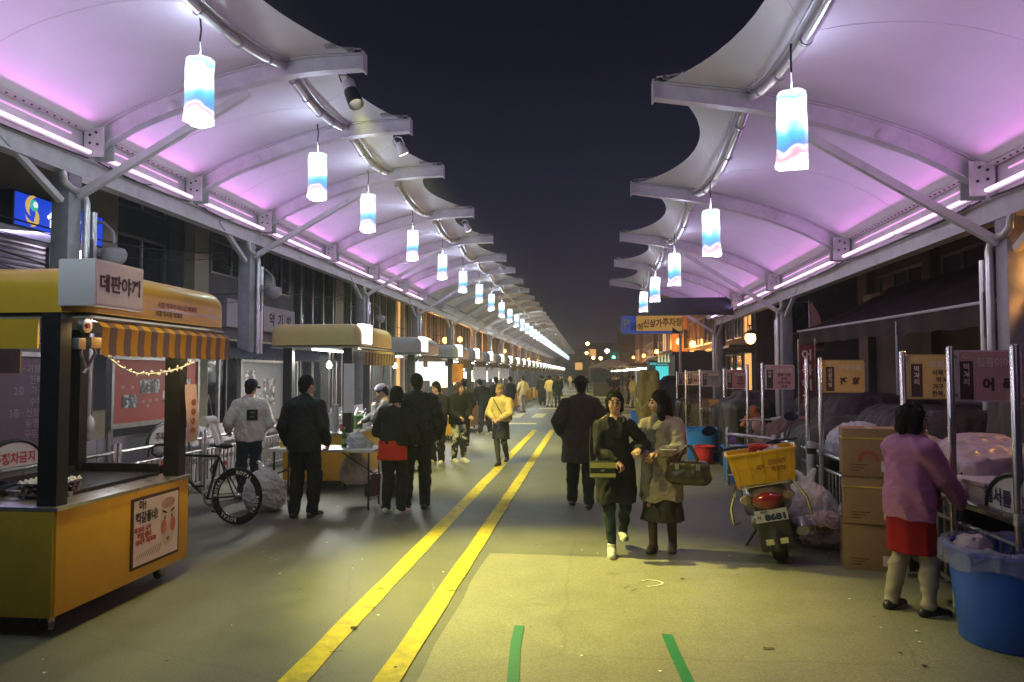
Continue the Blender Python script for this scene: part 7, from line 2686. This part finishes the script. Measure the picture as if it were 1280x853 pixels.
# goods behind the mid fence
for i, (x, y, r, m, lab) in enumerate(((3.2, 12.2, (.45, .55, 1.1), mat('maroon cover', (.13, .05, .04), .6, 0, .3, 4), 'maroon cover over goods behind the dull pink board'), (3.15, 17.4, (.45, .6, 1.2), M_TB, 'black cover beyond the dull red board'),
                                       (3.2, 20.3, (.5, .8, 1.1), M_TM, 'brown cover by the far grey-lilac boards'), (3.1, 23.3, (.5, .8, 1.15), M_TB, 'black cover between the two farthest grey-lilac boards'))):
    tarp_heap(lab, (x, y, 0), r, m, 50 + i)
t = thing('parasol', 'folded white parasol lying on goods behind the bare post', 'parasol', (2.95, 12.9, 1.02), R(25))
MB().lathe([(.012, -.5), (.012, .1), (.03, .12), (.075, .5), (.02, .62), (.0, .64)], (0, 0, 0), 12, 'x', cap1=False).build('canopy', WHITEPL, t)
for i, (x, y, z, c_) in enumerate(((3.0, 14.1, 1.2, (.45, .12, .05)), (2.95, 14.35, 1.05, (.12, .3, .35)), (3.05, 13.95, 1.0, (.35, .22, .3)))):
    t = thing('hanging_garment', ['orange-brown garment hung on the far fence', 'teal garment hung on the far fence', 'dusty pink garment hung on the far fence'][i], 'garment', (x, y, z - .6))
    s_ = Sdf((-.25, -.15, -.05), (.25, .15, .65), .014)
    s_.cap((0, 0, .1), (0, 0, .5), .12, .09, .04, (1, 1.8, 1)).cap((-.02, 0, .5), (-.19, 0, .25), .05, .045, .03).cap((.02, 0, .5), (.19, 0, .25), .05, .045, .03)
    s_.ripple(.008, 30, i)
    s_.build('cloth', mat(f'garment {i}', c_, .8, 0, .2, 8), t)
    MB().tube([(-.12, 0, .56), (0, 0, .62), (.12, 0, .56)], .005, 5).build('hanger', DULLSTEEL, t)

# ------------------------------------------------------------------ street lamps on the right columns
M_SOD = emit('sodium lamp globe', (1.0, 0.46, 0.10), 18)
for i, (x, y, z, en) in enumerate(((4.30, 20.4, 2.76, 130), (4.78, 7.72, 2.95, 105))):
    t = thing('street_lamp', ['round orange street lamp glowing above the dull red board', 'orange street lamp on the near right canopy column'][i], 'street lamp', (x, y, z))
    MB().lathe([(.02, -.17), (.10, -.13), (.14, -.03), (.12, .08), (.06, .12)], (0, 0, 0), 18).build('globe', M_SOD, t)
    MB().lathe([(.07, .12), (.16, .10), (.17, .12), (.05, .20), (.0, .21)], (0, 0, 0), 18, cap0=False, cap1=False).build('hood', DARKIRON, t)
    MB().tube([(0, 0, .20), (.0, .10, .32), (.02 - .1 * i, .30, .36), (.12 - .2 * i, .5, .36)], .018, 7).build('arm', DARKIRON, t)
    lamp('SPOT', 'street_lamp_bulb', (x - .10, y - .10, z - .22), en, (1.0, .43, .09), target=(x - .9, y - .5, 0), spot_size=R(150), spot_blend=.6, shadow_soft_size=.1)
# pink wing-shaped shop flag and tall red banner near the far right column
t = thing('shop_flag', 'pink pointed shop flag beside the far right canopy column', 'flag', (4.75, 16.6, 0))
MB().prism([(0, 2.3), (.30, 2.3), (.29, 2.75), (.20, 3.1), (.06, 3.32), (0, 3.34)], -.008, .008, 'y').build('cloth', mat('pink flag cloth', (.55, .25, .25), .7, 0, .15, 6), t)
MB().tube([(0, 0, 0), (0, 0, 3.4)], .015, 7).build('pole', DULLSTEEL, t)
t = thing('vertical_banner', 'tall narrow red banner with cream strips left of the bare chrome post', 'banner', (3.75, 13.3, 0))
MB().box(-.12, .12, -.01, .01, .9, 2.3).build('cloth', mat('dark red banner', (.22, .04, .04), .6, 0, .15, 6), t)
for k, ch in enumerate('어묵떡갈'):
    text(ch, .20, PALEINK, (0, -.0115, 2.12 - k * .26), (1, 0, 0), (0, 0, 1), t, .004)
for x in (-.14, .14):
    MB().tube([(x, 0, 0), (x, 0, 2.4)], .014, 7).build('pole', M_CHROME, t)
# ------------------------------------------------------------------ far right: parking sign, banner, buildings
T = thing('hanging_board', 'dark unlit rectangular board hung on wires from the right canopy', 'board', (2.96, 22, 3.54))
MB().box(-1.19, 1.19, -.10, .10, 0, .47).build('panel', mat('dark indigo board', (.022, .020, .035), .5, 0, .15, 2), T, bevel=.012)
MB().box(-1.21, 1.21, -.12, .12, -.03, -.001).build('bottom_rail', DARKIRON, T)
for x in (-.9, .9):
    MB().tube([(x, 0, .47), (x * .95, 0, 1.22)], .006, 5).tube([(x - .1, 0, .47), (x * .95, 0, .62), (x + .1, 0, .47)], .006, 5).build('wire', DARKIRON, T)
T = thing('parking_sign', 'yellow and blue parking sign reading P 신상가 주차장 on a pole', 'sign', (2.49, 30, 0))
M_PY = emit('yellow sign face, lit', (0.46, 0.25, 0.055), .75)  # weak glow in both faces stands for sodium light falling on them
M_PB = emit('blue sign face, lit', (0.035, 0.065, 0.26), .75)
MB().box(-1.22, 1.22, -.06, .06, 3.38, 4.12).build('box', M_FRAME, T)
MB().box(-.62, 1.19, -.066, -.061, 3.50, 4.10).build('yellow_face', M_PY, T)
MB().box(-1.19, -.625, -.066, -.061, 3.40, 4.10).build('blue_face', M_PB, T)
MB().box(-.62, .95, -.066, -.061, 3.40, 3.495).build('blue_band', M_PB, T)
MB().add([(.80, -.067, 3.40), (1.12, -.067, 3.40), (.80, -.067, 3.64)], [(0, 1, 2)]).build('arrow', INK, T)
text('P', .50, WHITEINK, (-1.02, -.068, 3.80), (1, 0, 0), (0, 0, 1), T, .02)
text('금성', .28, INK, (-.60, -.068, 3.68), (1, 0, 0), (0, 0, 1), T, .008)
text('신상가', .34, INK, (.02, -.068, 3.80), (1, 0, 0), (0, 0, 1), T, .01, wscale=.8)
text('주차장', .36, mat('brown-red print', (.32, .06, .02), .6), (.80, -.068, 3.84), (1, 0, 0), (0, 0, 1), T, .012, wscale=.8)
MB().tube([(1.12, .12, 0), (1.12, .12, 4.1)], .06, 10).build('pole', DULLSTEEL, T)
MB().box(1.05, 1.19, .061, .1, 3.5, 3.6).build('clamp', DARKIRON, T)

# row of buildings on the right from 28 m on
M_ORB = mat('ochre render', (.42, .20, .08), .8, 0, .15, 1.2, .1, 18)
y = 27.5
hs = [6.2, 5.5, 8.5, 6.2, 7.8, 5.4, 9.0, 6.5, 7.0]
mm = [M_DKW, M_DKW2, M_ORB, M_BROWN, M_FAC, M_DKW, M_FACD, M_BROWN, M_FAC]
nm = ['dark', 'dark brown', 'ochre', 'brown', 'grey', 'wine-dark', 'black', 'brown', 'grey']
M_COOLWIN = emit('cool lit shop window', (.55, .75, .75), 1.0)
for i in range(9):
    w = 6.5 + (i * 31 % 4) * 1.1
    x = 6.0 - .35 * (i % 2) - (1.2 if i == 2 else 0)
    B = building(f'{nm[i]} building on the right beyond the parking sign, {ORD[i]} along that row', y, y + w - .2, hs[i], mm[i], x=x, depth=7, facing=-1)
    for k in range(3):
        yy = y + .5 + (w - 1) * k / 3
        window(B, x, yy, yy + (w - 1) / 3 - .4, 3.2, 4.6, facing=-1, lit=M_WARMWIN if (i * 3 + k) % 7 == 0 else None)
        window(B, x, yy, yy + (w - 1) / 3 - .4, .5, 2.6, facing=-1, mull=0, lit=[M_WARMWIN, M_COOLWIN, None, None][(i * 5 + k * 3) % 4])
    # near end wall has windows too
    f = MB().box(x + .6, x + 2.0, y - .045, y - .005, 3.2, 4.4).build('window', M_FRAME, B)
    MB().box(x + .66, x + 1.94, y - .055, y - .046, 3.26, 4.34).build('pane', M_GLASS, f, off=B.location)
    MB().box(x - .9, x - .01, y + .3, y + w - .6, 2.75, 2.85).build('shop_awning', M_TARPD if i % 2 else M_CORR, B)
    y += w
for i, (x, yy, z, e_) in enumerate(((4.9, 36, 3.2, 160), (5.0, 42.4, 3.6, 300), (4.9, 55, 3.4, 200), (4.9, 68, 3.4, 250), (4.9, 84, 3.6, 300))):
    t = thing('wall_lamp', f'{["orange lamp on the wall beyond the parking sign", "orange lamp lighting the ochre building", "small orange lamp past the ochre building", "far small orange lamp on the right shopfronts", "farthest orange lamp on the right shopfronts"][i]}', 'lamp', (x, yy, z), group='orange lamps on the right shopfronts')
    MB().lathe([(.02, -.16), (.11, -.12), (.15, 0), (.11, .12), (.02, .16)], (0, 0, 0), 12).build('globe', emit('sodium globe', (1.0, .42, .10), 14), t)
    MB().tube([(.9, 0, .2), (.2, 0, .3), (0, 0, .16)], .02, 6).build('arm', DARKIRON, t)
    lamp('POINT', 'wall_lamp_bulb', (x - .3, yy - .2, z - .25), e_, (1.0, .40, .09), shadow_soft_size=.12)

# turquoise lit stall front and the grey shed beside it
T = thing('kiosk', 'kiosk with glowing turquoise front and scalloped edge beyond the far boards', 'kiosk', (3.4, 35, 0))
MB().box(-.62, .62, 0, 1.8, .12, 2.3).build('wall', M_FAC, T)
MB().box(-.34, .34, -.03, -.004, .85, 2.14).build('lit_front', emit('turquoise lit panel', (.06, .50, .50), 1.3), T)
MB().box(-.70, .70, -.55, 1.9, 2.301, 2.40).build('roof', M_FACD, T)
b = MB()
for k in range(9):
    x = -.66 + k * .165
    b.add([(x, -.56, 2.30), (x + .16, -.56, 2.30), (x + .16, -.56, 2.22), (x + .08, -.56, 2.17), (x, -.56, 2.22)], [(0, 1, 2, 3, 4)])
b.build('scallop', emit('turquoise lit edge', (.10, .42, .45), .9), T, kind='stuff')
MB().box(-.6, -.36, -.02, -.003, .3, 2.1).build('door', M_CORR, T)
lamp('POINT', 'kiosk_light', (3.4, 34.2, 1.6), 14, (.3, 1.0, 1.0), shadow_soft_size=.2)
T = thing('shed', 'dark flat-roofed shed with striped lit end above the far boards', 'shed', (4.36, 30.4, 0))
MB().box(-.93, .93, 0, 2.5, .12, 2.55).build('wall', M_FACD, T)
MB().box(-1.05, 1.05, -.15, 2.6, 2.551, 2.68).build('roof', M_FACD, T)
for k in range(4):
    MB().prism([(-1.60 + k * .13, 2.25), (-1.50 + k * .13, 2.25), (-1.55 + k * .13, 2.62)], .2, .22, 'y').build('pennant', emit('pale lit pennant', (.55, .62, .35), 1.1), T)
MB().box(-1.65, -1.06, .14, .26, 2.20, 2.245).build('pennant_bar', DARKIRON, T)
t = thing('umbrella_tent', 'pale peaked tent roof beside the road far off on the right', 'tent', (1.9, 62, 0))
MB().add([(-2, -1.5, 2.3), (2, -1.5, 2.3), (2, 1.5, 2.3), (-2, 1.5, 2.3), (0, 0, 3.1)], [(0, 1, 4), (1, 2, 4), (2, 3, 4), (3, 0, 4)]).build('roof', WHITEPAINT, t, smooth=False)
for a, b_ in ((-1.9, -1.4), (1.9, -1.4), (1.9, 1.4), (-1.9, 1.4)):
    MB().tube([(a, b_, 0), (a, b_, 2.3)], .03, 6).build('leg', DULLSTEEL, t)
MB().box(-1.6, 1.6, -1.0, 1.0, .0, .95).build('counter', M_BROWN, t)
# lit pitches lining the far right kerb
for i in range(7):
    yy = 40 + i * 8.0
    x = 3.0 - .15 * (i % 2)
    t = thing('market_pitch', f'{ORD[i]} dim covered pitch along the far right kerb', 'market stall', (x, yy, 0))
    MB().box(-.7, .7, 0, 2.2, .0, .85).build('counter', [M_DKW2, M_FAC, M_BROWN][i % 3], t)
    MB().box(-.9, .9, -.3, 2.5, 2.2, 2.32).build('roof', [M_TARPD, M_PALE, M_CORR][i % 3], t)
    for a in (-.75, .75):
        for b_ in (-.15, 2.35):
            MB().box(a - .025, a + .025, b_ - .025, b_ + .025, .0, 2.199).build('post', DARKIRON, t)
    MB().box(-.5, .5, -.1, -.06, 2.02, 2.10).build('tube', emit('far tube', (1, .85, .6), 7) if i % 2 else emit('far tube cool', (.8, 1, 1), 7), t)
    lamp('POINT', 'pitch_light', (x - .3, yy - .3, 1.95), 22, (1, .75, .45), shadow_soft_size=.15)

# traffic light, tall lamps, skyline across the end
T = thing('traffic_light', 'traffic light showing green far down the road', 'traffic light', (2.9, 75, 0))
MB().tube([(0, 0, 0), (0, 0, 3.9), (-.3, 0, 4.05)], .07, 8).build('pole', DARKIRON, T)
hd_ = MB().box(-.75, -.25, -.12, .12, 3.25, 4.0).build('housing', BLACKMETAL, T)
for k, (c_, st) in enumerate((((.03, 0, 0), 0), ((.03, .02, 0), 0), ((.05, 1.0, .55), 26))):
    MB().lathe([(.001, -.14), (.13, -.125), (.14, -.12)], (-.5, 0, 3.85 - k * .22), 14, 'y', cap1=False).build('lens', emit(f'signal lens {k}', c_, st) if st else mat(f'dead lens {k}', (.05, .02, .01), .3), hd_)
lamp('POINT', 'green_signal', (2.4, 74.5, 3.4), 60, (.05, 1, .55), shadow_soft_size=.1)
for i, (x, yy, z) in enumerate(((.05, 112, 6.2), (2.1, 118, 4.1), (2.6, 96, 4.6), (1.0, 128, 4.4), (-.2, 135, 5.4))):
    t = thing('lamp_post', ['tall amber lamp post at the end of the road', 'amber lamp post right of the road end', 'white lamp post by the far right pitches', 'small amber lamp post at the road end', 'red-tinged lamp at the road end under the canopy tip'][i], 'lamp post', (x, yy, 0))
    MB().tube([(0, 0, 0), (0, 0, z), (-.3, 0, z + .25)], .06, 7).build('pole', DARKIRON, t)
    MB().lathe([(.05, -.28), (.26, -.1), (.26, .1), (.05, .24)], (-.35, -.05, z + .1), 10).build('lantern_head', emit('amber lamp', (1, .55, .18), 22) if i != 2 else emit('white lamp', (1, .95, .85), 22), t)
for i, (x, yy, w, h_, m) in enumerate(((-22, 158, 16, 9.5, M_FACD), (-4, 165, 18, 8.2, M_DKW2), (14, 170, 15, 11.5, M_FACD), (30, 160, 14, 14, M_DKW))):
    B = thing('building', f'{["black", "brown", "dark stone", "wine-dark"][i]} block closing the end of the road, {ORD[i]} from the left', 'building', (x, yy, 0))
    MB().box(-w / 2, w / 2, 0, 10, 0, h_).build('wall', m, B)
    MB().box(-w / 2 - .2, w / 2 + .2, -.2, 10.2, h_, h_ + .3).build('parapet', m, B)
    for k in range(int(w / 3)):
        for q in range(2):
            xx = -w / 2 + .8 + k * 3
            MB().box(xx, xx + 1.6, -.06, -.005, 2.6 + q * 3, 4.2 + q * 3).build('window', M_WARMWIN if (k * 5 + q * 3 + i) % 4 == 0 else M_GLASS, B)
# ------------------------------------------------------------------ thin night haze, added for a soft veil of light, in one closed box
hz = bpy.data.materials.new('haze air')
hz.use_nodes = True
n, L = hz.node_tree.nodes, hz.node_tree.links
n.clear()
ho = n.new('ShaderNodeOutputMaterial')
hv = n.new('ShaderNodeVolumePrincipled')
hv.inputs['Color'].default_value = (.80, .90, 1.0, 1)
hv.inputs['Density'].default_value = 0.0030
hv.inputs['Anisotropy'].default_value = 0.55
L.new(hv.outputs[0], ho.inputs['Volume'])
hb = MB().box(-70, 70, -8, 190, -1.1, 17).build('haze', hz)
hb['kind'] = 'stuff'
cy.volume_bounces = 0
write_all()
